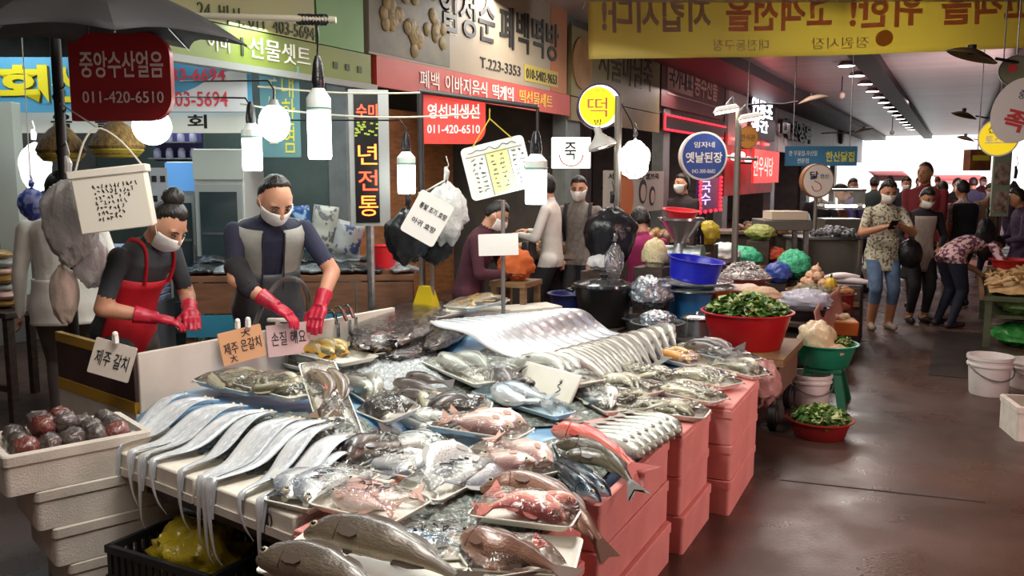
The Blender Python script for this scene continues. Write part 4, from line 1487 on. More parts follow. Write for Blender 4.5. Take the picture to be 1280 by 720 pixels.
# shoppers in front of the shops in the middle
F = person('woman in a white cardigan and long black trousers with a black shoulder bag', floor_at(690, 8.5), look(-.85, .3), 1.66, .98, .04, 0, (0, .1),
           [((.12, .26, .22), (.6, -.7, -.3)), ((-.12, .28, .2), (-.6, -.7, -.3))], None, 'long', soft('white_cardigan', 'ded8cf', 'cbc4ba'), blackc, skin, .012, 'bob')
g = M()
g.box((.0, 0, 0), (.26, .09, .2), 0, .9)
b_ = g.build('shoulder_bag', mat('dark_leather', '2c2322', .4), F.t, bevel=.02)
b_.location = F.up(-.12, .10, .04)
F = person('person with glasses in a grey checked shirt carrying a black backpack', floor_at(725, 8.8), look(-.3, -.95), 1.64, 1.05, .05, 0, (.1, .15),
           [((.16, .16, -.02), (.6, -.7, -.2)), ((-.16, .16, -.02), (-.6, -.7, -.2))], None, 'short', mat('grey_check', '857d74', .85, 0, '6d665f', 25), blackc, skin, .012, 'short')
for q in (1, -1):
    g = M()
    g.tube([F.hd(.034 * q + .02 * math.cos(a), .097, .006 + .018 * math.sin(a)) for a in [2 * PI * k / 12 for k in range(13)]], .002, 5)
    g.build('spectacle_lens_rim', blackc, F.t)
    g = M()
    g.tube(cat([F.up(.07 * q, -.05, .3), F.up(.075 * q, .04, .31), F.up(.08 * q, .085, .2), F.up(.09 * q, .02, .08)], 12), .018, 8, True, .3)
    g.build('backpack_strap', blackc, F.t)
g = M()
g.sphere(F.up(0, -.13, .17), (.15, .09, .2), 16, 12)
g.build('backpack', blackc, F.t)
F = person('woman in a magenta blouse sitting with her back turned beside the puffed rice', floor_at(808, 7.7), look(-.3, .95), 1.55, 1.15, .12, 0, (0, .2),
           [((.2, .3, .1), (.6, -.5, -.3)), ((-.2, .3, .1), (-.6, -.5, -.3))], [(.12, .4), (-.12, .4)], 'long', soft('magenta_blouse', 'a52a63', '8c2253'), blackc, skin, .012, 'perm', seat=.50, mask=False)
st = thing('stool', 'low plastic stool under the woman in magenta', 'stool', floor_at(808, 7.7))
M().lathe([(.13, .46), (.17, .46), (.175, .5), (.13, .51), (.0, .505)], n=20).build('seat', mat('grey_plastic', '8a8d90', .4), st)
for q in range(4):
    a = PI / 4 + q * PI / 2
    M().cyl((.15 * math.cos(a), .15 * math.sin(a), 0), (.12 * math.cos(a), .12 * math.sin(a), .465), .018, .015, 8).build('leg', MATS['grey_plastic'], st)
F = person('woman with dark bobbed hair and dark jacket behind the soybean paste sign', floor_at(853, 11), look(-.6, -.7), 1.66, 1.0, 0, 0, (-.3, .0), None, None, 'long', soft('dark_brown_jacket', '33252a', '281d21'), blackc, skin, .014, 'bob')
# shoppers in the aisle
person.crop = .4
flor = mat('floral_blouse', 'c2bba4', .85, 0, '5a5d50', 42, .5, .6, detail=2)
F = person('woman in a beige floral blouse and cropped jeans looking at her phone', floor_at(1104, 9.45), look(-.1, -1), 1.6, 1.02, .04, 0, (0, .3),
           [((.08, .27, .27), (.8, -.3, -.6)), ((-.06, .28, .30), (-.8, -.3, -.6))], [(.1, .05), (-.1, .0)], 'short', flor, denim, skin2, .011, 'perm', shoes=mat('sandal', '8c8174', .6))
wrapcloth(F, 'blouse_hem', flor, -.125, .09, 0, 360, 1.14, .28, 40)
g = M()
g.box((0, .0, 0), (.075, .01, .15), 0, 1, Matrix.Rotation(-.9, 4, 'X'))
g.build('phone', mat('phone_black', '16161a', .15), F.t, bevel=.004).location = F.hip + Vector((.02, .36, .30))
g = M()
g.sphere((0, 0, 0), (.13, .08, .16), 18, 12, lambda d: 1 + .1 * noise.noise(d * 4))
g.build('black_handbag', mat('black_nylon', '17161a', .35, bump=.4, bscale=20), F.t).location = F.up(-.16, .06, -.01)
person.crop = .85
F = person('woman in a long black coat over a pale striped blouse with a white mask', floor_at(1151, 9.9), look(-.05, -1), 1.52, 1.08, .06, 0, (.1, .35),
           [((.15, .2, .06), (.6, -.7, -.2)), ((-.15, .2, .06), (-.6, -.7, -.2))], None, 'long', soft('black_coat', '241d22', '1b161a'), blackc, skin2, .012, 'bob')
wrapcloth(F, 'blouse', mat('pale_stripe', 'b3a89c', .85, 0, '93887c', 30, stretch=(6, 6, .2)), -.14, .27, 48, 132, 1.08, .1)
wrapcloth(F, 'coat_tail', MATS['black_coat'], -.2, .05, 128, 412, 1.1, .3, 36)
person.crop = 0
F = person('tall man in a dark red jacket standing behind the two women in the aisle', floor_at(1153, 11.0), look(-.5, -.85), 1.80, 1.12, 0, 0, (-.4, .05), None, None, 'long', soft('red_jacket', '7a2028', '651a20'), blackc, skin2, .013, 'man', mask=False)
F = person('person in a violet shirt leaning over the counter, seen from the side', floor_at(1080, 12.5), look(-.9, .3), 1.62, 1.1, .45, 0, (0, .2),
           [((.14, .34, .1), (.6, -.5, -.3)), ((-.14, .34, .1), (-.6, -.5, -.3))], None, 'long', soft('violet_shirt', '5b4f8f', '4c4279'), navy, skin, .013, 'short', mask=False)
F = person('woman in a black sleeveless vest over a patterned shirt, seen from behind', floor_at(1203, 11.2), look(-.1, 1), 1.58, 1.1, .05, 0, (.1, .1), None, None, 'short', mat('pattern_shirt', 'cfb7b0', .85, 0, '7b6a78', 30), blackc, skin2, .013, 'perm', mask=False)
wrapcloth(F, 'vest', soft('black_vest', '1c1d20', '15161a'), -.04, .296, 0, 360, 1.09, 0, 40)
flor2 = mat('pink_floral', 'e0bcbc', .85, 0, '6a3a52', 26, .47, .53, detail=2)
F = person('woman in a pink floral blouse and navy trousers bending far down over the goods', floor_at(1190, 9.6), look(.95, .3), 1.5, 1.15, 1.3, 0, (0, .5),
           [((.16, .55, -.22), (.6, -.3, .2)), ((-.12, .56, -.24), (-.6, -.3, .2))], [(.11, -.05), (-.11, -.02)], 'short', flor2, navy, skin2, .012, 'perm', mask=False, shoes=mat('clog', '3c2c2c', .6))
F = person('vendor in a plum checked smock at the stall on the aisle\'s other side', floor_at(1277, 10.2), look(-.9, .2), 1.5, 1.1, .05, 0, (0, .2),
           [((.12, .26, .1), (.6, -.7, -.2)), ((-.12, .26, .1), (-.6, -.7, -.2))], None, 'long', mat('plum_check', '4b3450', .85, 0, '2f2038', 22), blackc, skin2, .013, 'perm', mask=False)
F = person('person in black leaning over the counter under the blue hanging sign', floor_at(1026, 13.2), look(-.5, -.7), 1.56, 1.1, .35, 0, (0, .3), [((.14, .34, .1), (.6, -.5, -.3)), ((-.14, .34, .1), (-.6, -.5, -.3))], None, 'long', blackc, blackc, skin, .014, 'short', mask=False)
crowd = [(1060, 15, 'rust coloured coat', '7c4a34', 1.6), (1090, 16, 'dark green coat', '33403a', 1.62), (1128, 15.5, 'black padded jacket', '221f24', 1.62), (1176, 13.5, 'faded red jacket', '8a3a3c', 1.56), (1190, 16, 'black top', '1f1c22', 1.6), (1213, 18, 'navy top', '2a2f4a', 1.6), (1232, 14, 'tan jacket', '7d5f45', 1.52), (1246, 17, 'brown coat', '5d463c', 1.6), (1143, 20, 'grey coat', '6d6a70', 1.62), (1108, 22, 'blue jacket', '3a4c6a', 1.64), (1222, 24, 'maroon coat', '5a2a34', 1.62), (1168, 26, 'olive coat', '575038', 1.62)]
for k, (u, D, what, col, h) in enumerate(crowd):
    F = person('shopper in a %s in the distant crowd' % what, floor_at(u, D), look(rnd.uniform(-.5, .5), (-1, 1)[k % 2]), h, 1.12, .03, 0, (0, .1), None, None, 'long', soft('crowd_%d' % k, col, col), blackc if k % 2 else navy, skin2, .02, ('short', 'perm', 'bob', 'man')[k % 4], 'crowd at the far end', mask=k % 2 == 0)

# ================================================================ GOODS OF THE NEXT STALL
steel = mat('steel', 'c9cccd', .22, .9)
steeld = mat('dull_steel', '9a9d9e', .35, .8, '7d8080', 20)
redpl = mat('red_plastic', 'b3161f', .35)
greenpl = mat('green_plastic', '1f8a66', .4)
bluepl = mat('blue_plastic', '1c23b4', .3)
midblue = mat('mid_blue_plastic', '2b78b8', .35)
whitepl = mat('white_plastic', 'e6e2de', .35, 0, 'd8d2cc', 4)
blackpl = mat('black_plastic', '17171b', .3, bump=.5, bscale=16)
clearbag = film_mat('clear_bag', .45, 'ffffff', .10, 16, 1.2, .1)
woodm = mat('raw_wood', '8c6b47', .6, 0, '73553a', 6, stretch=(1, 1, 8))
def basin(name, label, u, v, D, r, h, m, cat='basin', rb=.72, tilt=(0, 0), lipw=.018, group=None, z=None):
    """round tub: v is the pixel row of the middle of its mouth"""
    p = atd(u, v, D)
    if z is not None:
        p.z = z + h
    t = thing(name, label, cat, (p.x, p.y, p.z - h), 0, group)
    t.rotation_euler = (tilt[0], tilt[1], 0)
    rb = r * rb
    M().lathe([(rb, 0), (rb + .01, .008), (r - .012, h - .012), (r + lipw * .5, h - .008), (r + lipw * .5, h), (r - .008, h), (r - .02, h - .02), (rb - .012, .012)], n=40).build('tub', m, t)
    return t
def top_of(t, h):
    return Vector((t.location.x, t.location.y, t.location.z + h))
def rest(name, label, t, lo=0.0):
    """block or crate that carries a tub so that nothing floats"""
    p = t.location
    return p.z
def table(name, label, x0, x1, y0, y1, z, m, cat='table'):
    t = thing(name, label, cat, ((x0 + x1) / 2, (y0 + y1) / 2, 0))
    sx, sy = x1 - x0, y1 - y0
    M().box((0, 0, z - .02), (sx, sy, .04)).build('tabletop', m, t, bevel=.006)
    for a in (-1, 1):
        for b in (-1, 1):
            M().box((a * (sx / 2 - .05), b * (sy / 2 - .05), (z - .04) / 2), (.05, .05, z - .04)).build('leg', m, t)
    M().box((0, -sy / 2 + .05, z * .3), (sx - .1, .03, .04)).build('rail', m, t)
    return t
def stack_under(label, t, r, m=None):
    """upturned crate under a tub"""
    p = t.location
    q = thing('crate', label, 'crate', (p.x, p.y, 0))
    z = p.z
    M().box((0, 0, z / 2), (r * 2, r * 2, z), 0, .9).build('crate_shell', m or MATS['stained_wood'], q, bevel=.008)
    for k in range(max(1, int(z / .09))):
        M().box((0, -r - .002 + .004 * k, .05 + .09 * k), (r * 1.7, .012, .03)).build('slat', MATS['raw_wood'], q)
    return q
# low plank tables that carry the bowls
table('plank_table', 'dark plank table behind the fish stall under the pot and steel bowls', -3.1, -1.25, 5.75, 7.15, .50, tw)
table('plank_table', 'plank table of the vegetable stall along the aisle', -2.0, -.95, 7.25, 9.4, .48, tw)
def clump(b, c, r, n, size, seed, squash=.6, leaf=True, m=0):
    q = random.Random(seed)
    b.m = m
    for _ in range(n):
        a, d = q.uniform(0, 2 * PI), r * math.sqrt(q.random())
        x, y = d * math.cos(a), d * math.sin(a)
        z = squash * r * (1 - (d / r) ** 2) + q.uniform(-.02, .02)
        p = Vector(c) + Vector((x, y, z))
        if leaf:
            L = size * q.uniform(.7, 1.4)
            R = Matrix.Rotation(q.uniform(0, 6.3), 3, 'Z') @ Matrix.Rotation(q.uniform(-.9, .9), 3, 'X') @ Matrix.Rotation(q.uniform(-.5, .5), 3, 'Y')
            w = L * .34
            ids = [b.vert(p + R @ Vector(k)) for k in ((-L / 2, 0, 0), (-L * .1, -w, .012), (L / 2, 0, -.01), (-L * .1, w, .012), (0, 0, .004))]
            b.face((ids[0], ids[1], ids[4]))
            b.face((ids[1], ids[2], ids[4]))
            b.face((ids[2], ids[3], ids[4]))
            b.face((ids[3], ids[0], ids[4]))
        else:
            b.sphere(p, size * q.uniform(.8, 1.2), 8, 6)
leafg = mat('leaf_green', '4f7a2a', .5, 0, '2f5a1e', 14)
leafl = mat('leaf_pale', '9bb35a', .5, 0, 'c9cf9a', 14)
leafd = mat('leaf_dark', '2e5a24', .5, 0, '1d3f18', 12)
def greens(label, p, r, n, size, seed, name='greens', sq=.35):
    b = M()
    clump(b, (0, 0, .02), r * .9, n, size, seed, sq, True, 0)
    clump(b, (0, 0, .025), r * .86, n // 2, size, seed + 1, sq, True, 1)
    clump(b, (0, 0, .02), r * .8, n // 3, size * .8, seed + 2, sq, True, 2)
    b.m = 2
    b.sphere((0, 0, .0), (r * .84, r * .84, sq * r), 20, 10, lambda d: 1 if d.z > -.1 else .5)
    o = b.build(name, [leafg, leafl, leafd], smooth=0)
    o.location = p
    return tag(o, label, 'greens', kind='stuff')
def heap(name, label, cat, p, r, hgt, m, seed=0, n=40, amp=.18, sc=3, squ=1.0, rz=0.0):
    """crumpled soft bag or cloth heap"""
    b = M()
    sd = Vector((seed * 3.1, seed, 0))
    b.sphere((0, 0, 0), (r, r * squ, hgt), n, n // 2 + 4, lambda d: (1 + amp * noise.noise(d * sc + sd) + amp * .5 * noise.noise(d * sc * 3 + sd)) * (1 if d.z > -.3 else .8), spin(rz).to_3x3())
    o = b.build(name, m, smooth=60)
    o.location = Vector(p) + Vector((0, 0, hgt * .72))
    return tag(o, label, cat)

t = basin('basin', 'big red basin heaped with leafy greens beside the fish stall', 934, 388, 5.95, .305, .25, redpl)
greens('leafy spring greens heaped in the big red basin', top_of(t, .23), .285, 420, .085, 3)
heap('produce_bag', 'tan paper bag lying on the leafy greens in the big red basin', 'bag', top_of(t, .30) + Vector((.06, .14, 0)), .14, .06, mat('tan_paper', 'c8a888', .7, bump=.4, bscale=14), 4, squ=.6)
z0 = t.location.z
# hand cart under the red basin
q = thing('hand_cart', 'low hand cart with rubber wheels under the big red basin', 'cart', (t.location.x, t.location.y, 0))
M().box((0, .05, z0 - .025), (.62, .8, .05)).build('deck', woodm, q)
M().box((0, .05, z0 - .16), (.56, .74, .2)).build('load_box', mat('brown_carton', '7a5f4c', .8, 0, '6a5242', 5), q)
for a in (-1, 1):
    for b in (-1, 1):
        w = M()
        x, y = a * .24, .05 + b * .3
        w.tube([(x - .025, y, .085), (x + .025, y, .085)], .085, 20)
        wo = w.build('wheel', mat('rubber', '1d1b1b', .6), q, bevel=.008)
        M().tube([(x - .028, y, .085), (x + .028, y, .085)], .045, 14).build('hub', steeld, wo)
        M().box((x, y, (z0 - .26 + .12) / 2 + .04), (.02, .05, max(.03, z0 - .30))).build('fork', steeld, q)
heap('plastic_bag', 'pinkish plastic bag slumped against the cart beside the fish boxes', 'bag', atd(948, 505, 5.35) * 1.0, .13, .17, mat('pink_film', 'b58a84', .25, bump=.8, bscale=14), 7)

# pot and steel ware on the plank table
t = basin('cooking_pot', 'large black pot with a domed lid behind the big silver fish', 755, 357, 6.6, .235, .30, mat('black_pot', '191716', .3), 'pot', .7)
M().lathe([(.235, .302), (.23, .32), (.14, .345), (.03, .352), (.02, .36), (.035, .385), (.001, .39)], n=32).build('lid', mat('dark_lid', '4a4b4e', .12, .6), t)
for sx in (-1, 1):
    M().tube([(sx * .23, -.05, .25), (sx * .28, -.04, .26), (sx * .28, .04, .26), (sx * .23, .05, .25)], .012, 8).build('handle', blackpl, t)
stack_under('wooden crate under the large black pot', t, .2)
t = basin('basin', 'dark blue tub half hidden behind the black pot', 712, 366, 6.9, .17, .16, mat('navy_plastic', '252c66', .4))
stack_under('crate under the dark blue tub', t, .14)
t = basin('steel_bowl', 'steel bowl of crinkled film parcels behind the big silver fish', 822, 402, 6.1, .185, .13, steeld, 'bowl', .6)
heap('film_parcel', 'crinkled foil parcel lying in the front steel bowl', 'parcel', top_of(t, .09), .13, .07, mat('crinkled_foil', '9a9fa6', .12, .7, bump=1.2, bscale=22), 2)
stack_under('crate under the front steel bowl', t, .13)
t = basin('steel_bowl', 'dark steel bowl behind the one with foil parcels', 803, 396, 6.5, .16, .13, steeld, 'bowl', .6)
stack_under('crate under the dark steel bowl', t, .12)
heap('film_parcel', 'tall crumpled plastic bag glinting above the steel bowls', 'parcel', atd(812, 385, 6.5), .17, .14, MATS['crinkled_foil'], 5)
t = basin('bucket', 'sky blue bucket beneath the wide steel pans', 863, 360, 6.75, .175, .26, midblue, 'bucket', .8)
stack_under('crate under the sky blue bucket', t, .14)
t2 = basin('steel_pan', 'wide shallow steel pan on the sky blue bucket, lower one', 862, 357, 6.75, .34, .05, steel, 'pan', .6)
t3 = basin('steel_pan', 'wide shallow steel pan under the deep blue basin, upper one', 866, 350, 6.75, .30, .05, steel, 'pan', .6)
basin('basin', 'deep blue basin tilted on the stacked steel pans', 867, 323, 6.75, .215, .17, bluepl, tilt=(.0, .14), rb=.8)
t = basin('steel_pot', 'steel pot with flat lid half hidden beside the red basin', 872, 396, 6.35, .12, .15, steel, 'pot', .95)
M().lathe([(.125, .15), (.1, .17), (.02, .175), (.015, .19), (.001, .195)], n=24).build('lid', steel, t)
stack_under('crate under the lidded steel pot', t, .1)
# grain mill with a hopper
p = atd(850, 322, 7.6)
t = thing('grain_mill', 'steel grain mill with a cone hopper behind the deep blue basin', 'mill', (p.x, p.y, 0))
zz = atd(850, 272, 7.6).z
M().box((0, 0, (zz - .42) / 2), (.34, .34, zz - .42)).build('stand', steeld, t, bevel=.01)
M().lathe([(.05, zz - .24), (.05, zz - .2), (.19, zz - .02), (.2, zz - .02), (.2, zz), (.18, zz), (.035, zz - .2)], n=28).build('hopper', steel, t)
M().tube([(-.14, 0, zz - .33), (.14, 0, zz - .33)], .09, 18).build('grinder', steeld, t)
M().lathe([(.1, zz - .42), (.1, zz - .3), (.06, zz - .24), (.05, zz - .22)], n=20).build('neck', steeld, t)
M().cyl((.14, 0, zz - .33), (.2, 0, zz - .33), .1, n=20).build('hand_wheel', steeld, t)
t = basin('plastic_bowl', 'red plastic bowl sitting on the mill hopper', 851, 262, 7.6, .155, .08, mat('bright_red_plastic', 'd0232c', .35), 'bowl', .65, tilt=(.05, .1))
heap('puffed_rice_bag', 'clear bag of puffed rice leaning beside the mill', 'bag', atd(818, 337, 7.1), .105, .15, mat('puffed_rice', 'e9dcb4', .7, 0, 'd6c48f', 40, bump=1.0, bscale=70), 3, amp=.1)
stack_under('crate under the bag of puffed rice', bpy.data.objects['puffed_rice_bag'], .1) if False else None
p = atd(815, 335, 7.1)
q = thing('crate', 'crate under the bag of puffed rice', 'crate', (p.x, p.y, 0))
M().box((0, 0, p.z / 2 + .01), (.24, .24, p.z)).build('crate_shell', tw, q)
heap('plastic_bag', 'white plastic bag crumpled behind the black pot', 'bag', atd(752, 338, 7.1), .12, .08, mat('milky_film', 'd8d6d4', .3, bump=.7, bscale=16), 9)
p = atd(752, 338, 7.1)
q = thing('crate', 'crate under the white crumpled bag', 'crate', (p.x, p.y, 0))
M().box((0, 0, p.z / 2), (.26, .26, p.z)).build('crate_shell', tw, q)

# metal pole with a hanging black bag, a lamp hood and a bulb in a clear bag
p = atd(770, 330, 7.25)
t = thing('metal_pole', 'metal pole behind the black pot that carries a lamp hood', 'pole', (p.x, p.y, 0))
ztop = atd(770, 120, 7.25).z
M().cyl((0, 0, 0), (0, 0, ztop), .03, n=14).build('tube', mat('pole_metal', '8b867e', .4, .5), t)
M().cyl((0, 0, 0), (0, 0, .03), .16, n=20).build('base_plate', steeld, t)
a = atd(752, 180, 7.25) - p
M().tube([(0, 0, a.z + p.z + .02), (a.x * .5, a.y * .5, a.z + p.z + .05), (a.x, a.y, a.z + p.z + .03)], .012, 8).build('arm', steeld, t)
def hood(t, c, r, tilt_, glow=10.0):
    T = Matrix.Translation(c) @ Matrix.Rotation(tilt_, 4, 'Y')
    M(T).lathe([(r, -.03), (r * .95, 0), (r * .5, .05), (r * .25, .09), (r * .25, .14), (.001, .14), (.001, .12), (r * .2, .08), (r * .45, .04), (r * .9, -.02)], n=24).build('lamp_hood', mat('enamel_white', 'd8d8d2', .35), t)
    M(T).lathe([(.001, -.035), (r * .6, -.025), (r * .7, -.01), (r * .3, .02)], n=18).build('bulb', mat('bulb_glow', 'fff6e6', .3, emit=glow), t)
hood(t, Vector((a.x, a.y, a.z + p.z)), .12, -.3)
p7 = p.copy()
def sack(name, label, u, v, D, wpx, hpx, m, seed, knot=True, cat='bag', flat=.6, amp=.14):
    """bag hanging from its knot"""
    c = atd(u, v, D)
    s_ = ppm(D)
    w, h = wpx * s_ / 2, hpx * s_ / 2
    b = M()
    sd = Vector((seed * 1.7, seed, 2))
    def fn(d):
        k = 1 + amp * noise.noise(d * 2.5 + sd) + amp * .5 * noise.noise(d * 7 + sd)
        if d.z > .2:
            k *= 1 - .30 * (d.z - .2)
        return k
    R = spin(math.atan2(AR.y, AR.x)).to_3x3()
    b.sphere((0, 0, 0), (w, w * flat, h), 34, 24, lambda d: fn(d), R)
    # gather towards the knot
    for i, q in enumerate(b.v):
        if q.z > h * .2:
            f = (q.z - h * .2) / (h * .9)
            k = max(.1, 1 - f * f * .95) * (1 + .12 * math.sin(math.atan2(q.y, q.x) * 11) * f)
            b.v[i] = Vector((q.x * k, q.y * k, q.z))
    o = b.build(name, m, smooth=70)
    o.location = c
    tag(o, label, cat)
    if knot:
        g = M()
        g.tube([(0, 0, h * .85), (.008, 0, h * 1.05), (-.004, 0, h * 1.2)], [.016, .02, .01], 8)
        g.tube([(0, 0, h * 1.1), (.02, 0, h * 1.25), (.0, 0, h * 1.5)], .004, 5)
        g.build('knot', m, o)
    return o
sack('black_bag', 'big black plastic bag tied to the metal pole', 764, 290, 7.15, 66, 84, blackpl, 2)
sack('net_bag', 'clear net bag hanging below the black bag', 768, 325, 6.95, 24, 56, clearbag, 4)
o = sack('lamp_bag', 'clear plastic bag tied round a glowing bulb beside the metal pole', 793, 196, 7.2, 38, 56, clearbag, 6)
M().sphere((0, 0, -.02), (.07, .07, .1), 16, 12).build('bulb', mat('bag_bulb', 'fffbf2', .3, emit=14), o)
M().tube([(0, 0, .17), (-.03, 0, .28), tuple(Vector((p7.x, p7.y, ztop - .02)) - o.location)], .005, 5).build('cord', blackpl, o)

# second pole with two lamp heads
p = atd(918, 320, 8.2)
t = thing('metal_pole', 'metal pole beside the blue round sign carrying two lamp heads', 'pole', (p.x, p.y, 0))
zt = atd(918, 140, 8.2).z
M().cyl((0, 0, 0), (0, 0, zt), .03, n=14).build('tube', MATS['pole_metal'], t)
M().cyl((0, 0, 0), (0, 0, .03), .16, n=20).build('base_plate', steeld, t)
for u, v in ((908, 138), (937, 148)):
    a = atd(u, v, 8.2) - p
    M().tube([(0, 0, zt), (a.x * .6, a.y * .6, a.z + p.z + .12), (a.x, a.y, a.z + p.z + .05)], .012, 8).build('arm', steeld, t)
    g = M(Matrix.Translation((a.x, a.y, a.z + p.z)) @ spin(math.atan2(AR.y, AR.x)) @ Matrix.Rotation(-.18, 4, 'Y'))
    g.box((0, 0, .02), (.24, .12, .05), 0, .7)
    hh = g.build('lamp_head', MATS['enamel_white'], t, bevel=.012)
    g = M(Matrix.Translation((a.x, a.y, a.z + p.z)) @ spin(math.atan2(AR.y, AR.x)) @ Matrix.Rotation(-.18, 4, 'Y'))
    g.box((0, 0, -.012), (.2, .09, .02))
    g.build('lamp_tube', mat('tube_glow', 'fff3dc', .3, emit=18), hh)

# anchovies, crates and vegetables on the second table
t = basin('basin', 'brown basin heaped with dried anchovies beside the second pole', 930, 346, 7.9, .235, .13, mat('brown_plastic', '7a3a2c', .4))
b = M()
q = random.Random(5)
for k in range(420):
    a, d = q.uniform(0, 6.28), .22 * math.sqrt(q.random())
    c = Vector((d * math.cos(a), d * math.sin(a), .14 * (1 - (d / .22) ** 2) + q.uniform(-.01, .015)))
    dr = Vector((q.uniform(-1, 1), q.uniform(-1, 1), q.uniform(-.4, .4))).normalized() * .035
    b.tube([c - dr, c + Vector((0, 0, .006)), c + dr], [.003, .007, .002], 5)
b.sphere((0, 0, 0), (.215, .215, .12), 18, 10)
o = b.build('dried_anchovies', mat('anchovy', 'cfcac6', .35, .2, '8f8a88', 30), smooth=50)
o.location = top_of(t, .11)
tag(o, 'heap of silvery dried anchovies in the brown basin', 'dried fish', kind='stuff')
stack_under('crate under the anchovy basin', t, .17)
p = atd(918, 372, 7.0)
q = thing('orange_tub', 'orange square tub with a pale cloth over it behind the red basin', 'tub', (p.x, p.y, p.z - .08), .3)
M().box((0, 0, .08), (.3, .26, .16), 0, 1.12).build('tub', mat('orange_plastic', 'c45a26', .4), q, bevel=.012)
M().grid(lambda a, c: ((a - .5) * .4, (c - .5) * .36, .175 + .012 * noise.noise(Vector((a * 5, c * 5, 0))) - .09 * max(0, abs(a - .5) * 2 - .82) * 4 * .3 - .09 * max(0, abs(c - .5) * 2 - .82) * 1.2), 18, 18).build('cloth', mat('pale_cloth', 'dcc8b8', .8), q, solid=.004)
c_ = thing('crate', 'crate under the orange tub', 'crate', (p.x, p.y, 0))
M().box((0, 0, (p.z - .08) / 2), (.26, .24, p.z - .085)).build('crate_shell', tw, c_)
def onb(u, v, D):
    return atd(u, v, D)
def carrier(label, p, r):
    q = thing('crate', label, 'crate', (p.x, p.y, 0))
    M().box((0, 0, p.z / 2 - .002), (r * 2, r * 2, p.z), 0, .94).build('crate_shell', tw, q, bevel=.006)
    M().box((0, -r, p.z * .7), (r * 1.8, .012, .05)).build('slat', woodm, q)
p = onb(1005, 392, 7.2)
t = basin('basin', 'black tub under the clear plastic bag on the vegetable stall', 1005, 384, 7.2, .19, .12, mat('black_tub', '2b2426', .4))
carrier('crate under the black tub', t.location, .15)
b = heap('plastic_bag', 'clear plastic bag full of air lying on the black tub', 'bag', top_of(t, .1), .22, .1, mat('greyish_film', 'c6c6d4', .15, bump=1.1, bscale=18, alpha=.75), 11, squ=.8)
for (u, v, D, r, hh, m, lab, sd) in ((928, 322, 9.2, .2, .12, mat('green_net', '1f9a6a', .5, 0, '58c99a', 40, bump=.8, bscale=50), 'green net sack behind the anchovy basin', 1), (992, 338, 8.9, .17, .17, MATS['green_net'], 'green net sack standing beside the onions', 2), (972, 343, 8.7, .13, .12, mat('blue_bag', '3a53a4', .35, bump=.7, bscale=18), 'blue plastic bag between anchovies and green sack', 3), (905, 318, 9.0, .16, .12, mat('white_bag', 'e0e4e4', .35, bump=.7, bscale=18), 'white plastic bag left of the green net sack', 4), (968, 318, 9.6, .14, .1, mat('orange_red_bag', 'b8482a', .5, bump=.6, bscale=20), 'reddish sack at the back of the vegetable stall', 5)):
    p = onb(u, v + 10, D)
    heap('produce_sack', lab, 'sack', p, r, hh, m, sd)
    carrier('crate under the ' + lab.split(' b')[0], p, r * .8)
p = onb(1018, 362, 8.4)
t = basin('basin', 'shallow tan basket of onions and mushrooms on the vegetable stall', 1018, 362, 8.4, .26, .08, mat('tan_basket', 'b08e68', .6, 0, '94714c', 20, bump=.5, bscale=60), 'basket')
carrier('crate under the onion basket', t.location, .2)
onm = mat('onion_skin', 'c98a68', .4, 0, 'e2c0a0', 12, stretch=(1, 1, .3))
q = random.Random(8)
pl = ('lowest row near the rim', 'second row', 'third row', 'top')
cnt = 0
for lv, n_, rr, hz in ((0, 7, .15, .06), (1, 5, .10, .12), (2, 3, .05, .18), (3, 1, 0, .235)):
    for k in range(n_):
        a = 2 * PI * k / n_ + lv * .5
        b = M()
        s_ = q.uniform(.042, .052)
        b.lathe([(.004, -s_ * .85), (s_ * .6, -s_ * .7), (s_, -.1 * s_), (s_ * .85, s_ * .5), (s_ * .3, s_ * .85), (.006, s_ * 1.2), (.002, s_ * 1.5)], n=12)
        o = b.build('onion', onm)
        o.location = top_of(t, .0) + Vector((rr * math.cos(a), rr * math.sin(a) + .06, hz + .03))
        o.rotation_euler = (q.uniform(-.4, .4), q.uniform(-.4, .4), 0)
        tag(o, 'brown onion heaped in the tan basket on the vegetable stall', 'onion', 'onions in the tan basket')
b = M()
clump(b, (0, -.1, .05), .17, 240, .035, 12, .3, False)
o = b.build('mushrooms', mat('mushroom', '8c8468', .7, 0, '6b6450', 20), smooth=60)
o.location = top_of(t, .0)
tag(o, 'small grey brown mushrooms heaped in front of the onions', 'mushrooms', kind='stuff')
t = basin('basin', 'dark red tub of squash and roots at the aisle corner of the vegetable stall', 1046, 366, 8.3, .17, .2, mat('dark_red_plastic', '8f1d22', .4), 'tub', .8)
carrier('crate under the dark red tub', t.location, .13)
b = M()
b.sphere((0, 0, 0), (.06, .06, .085), 18, 14, lambda d: 1 + .06 * math.cos(8 * math.atan2(d.y, d.x)))
o = b.build('squash', mat('squash_yellow', 'e0c02c', .35, 0, 'b8902a', 10))
o.location = top_of(t, .26) + Vector((-.06, -.02, 0))
tag(o, 'ribbed yellow squash in the dark red tub', 'squash')
M().cyl((0, 0, .07), (.01, 0, .12), .012, .009, 8).build('stem', leafd, o)
for k in range(5):
    a = k * 1.26
    b = M()
    b.sphere((0, 0, 0), (.055, .042, .038), 12, 8, lambda d, k=k: 1 + .12 * noise.noise(d * 3 + Vector((k, 0, 0))))
    o = b.build('sweet_potato', mat('tan_root', 'a8763e', .6, 0, '8f5f34', 9))
    o.location = top_of(t, .21) + Vector((.05 + .06 * math.cos(a), .06 * math.sin(a), .015 * (k % 2)))
    tag(o, 'tan root vegetable in the dark red tub beside the yellow squash', 'root vegetable', 'tan roots in the dark red tub')
radw = mat('radish_white', 'ece6dc', .4, 0, 'd9c8d2', 5)
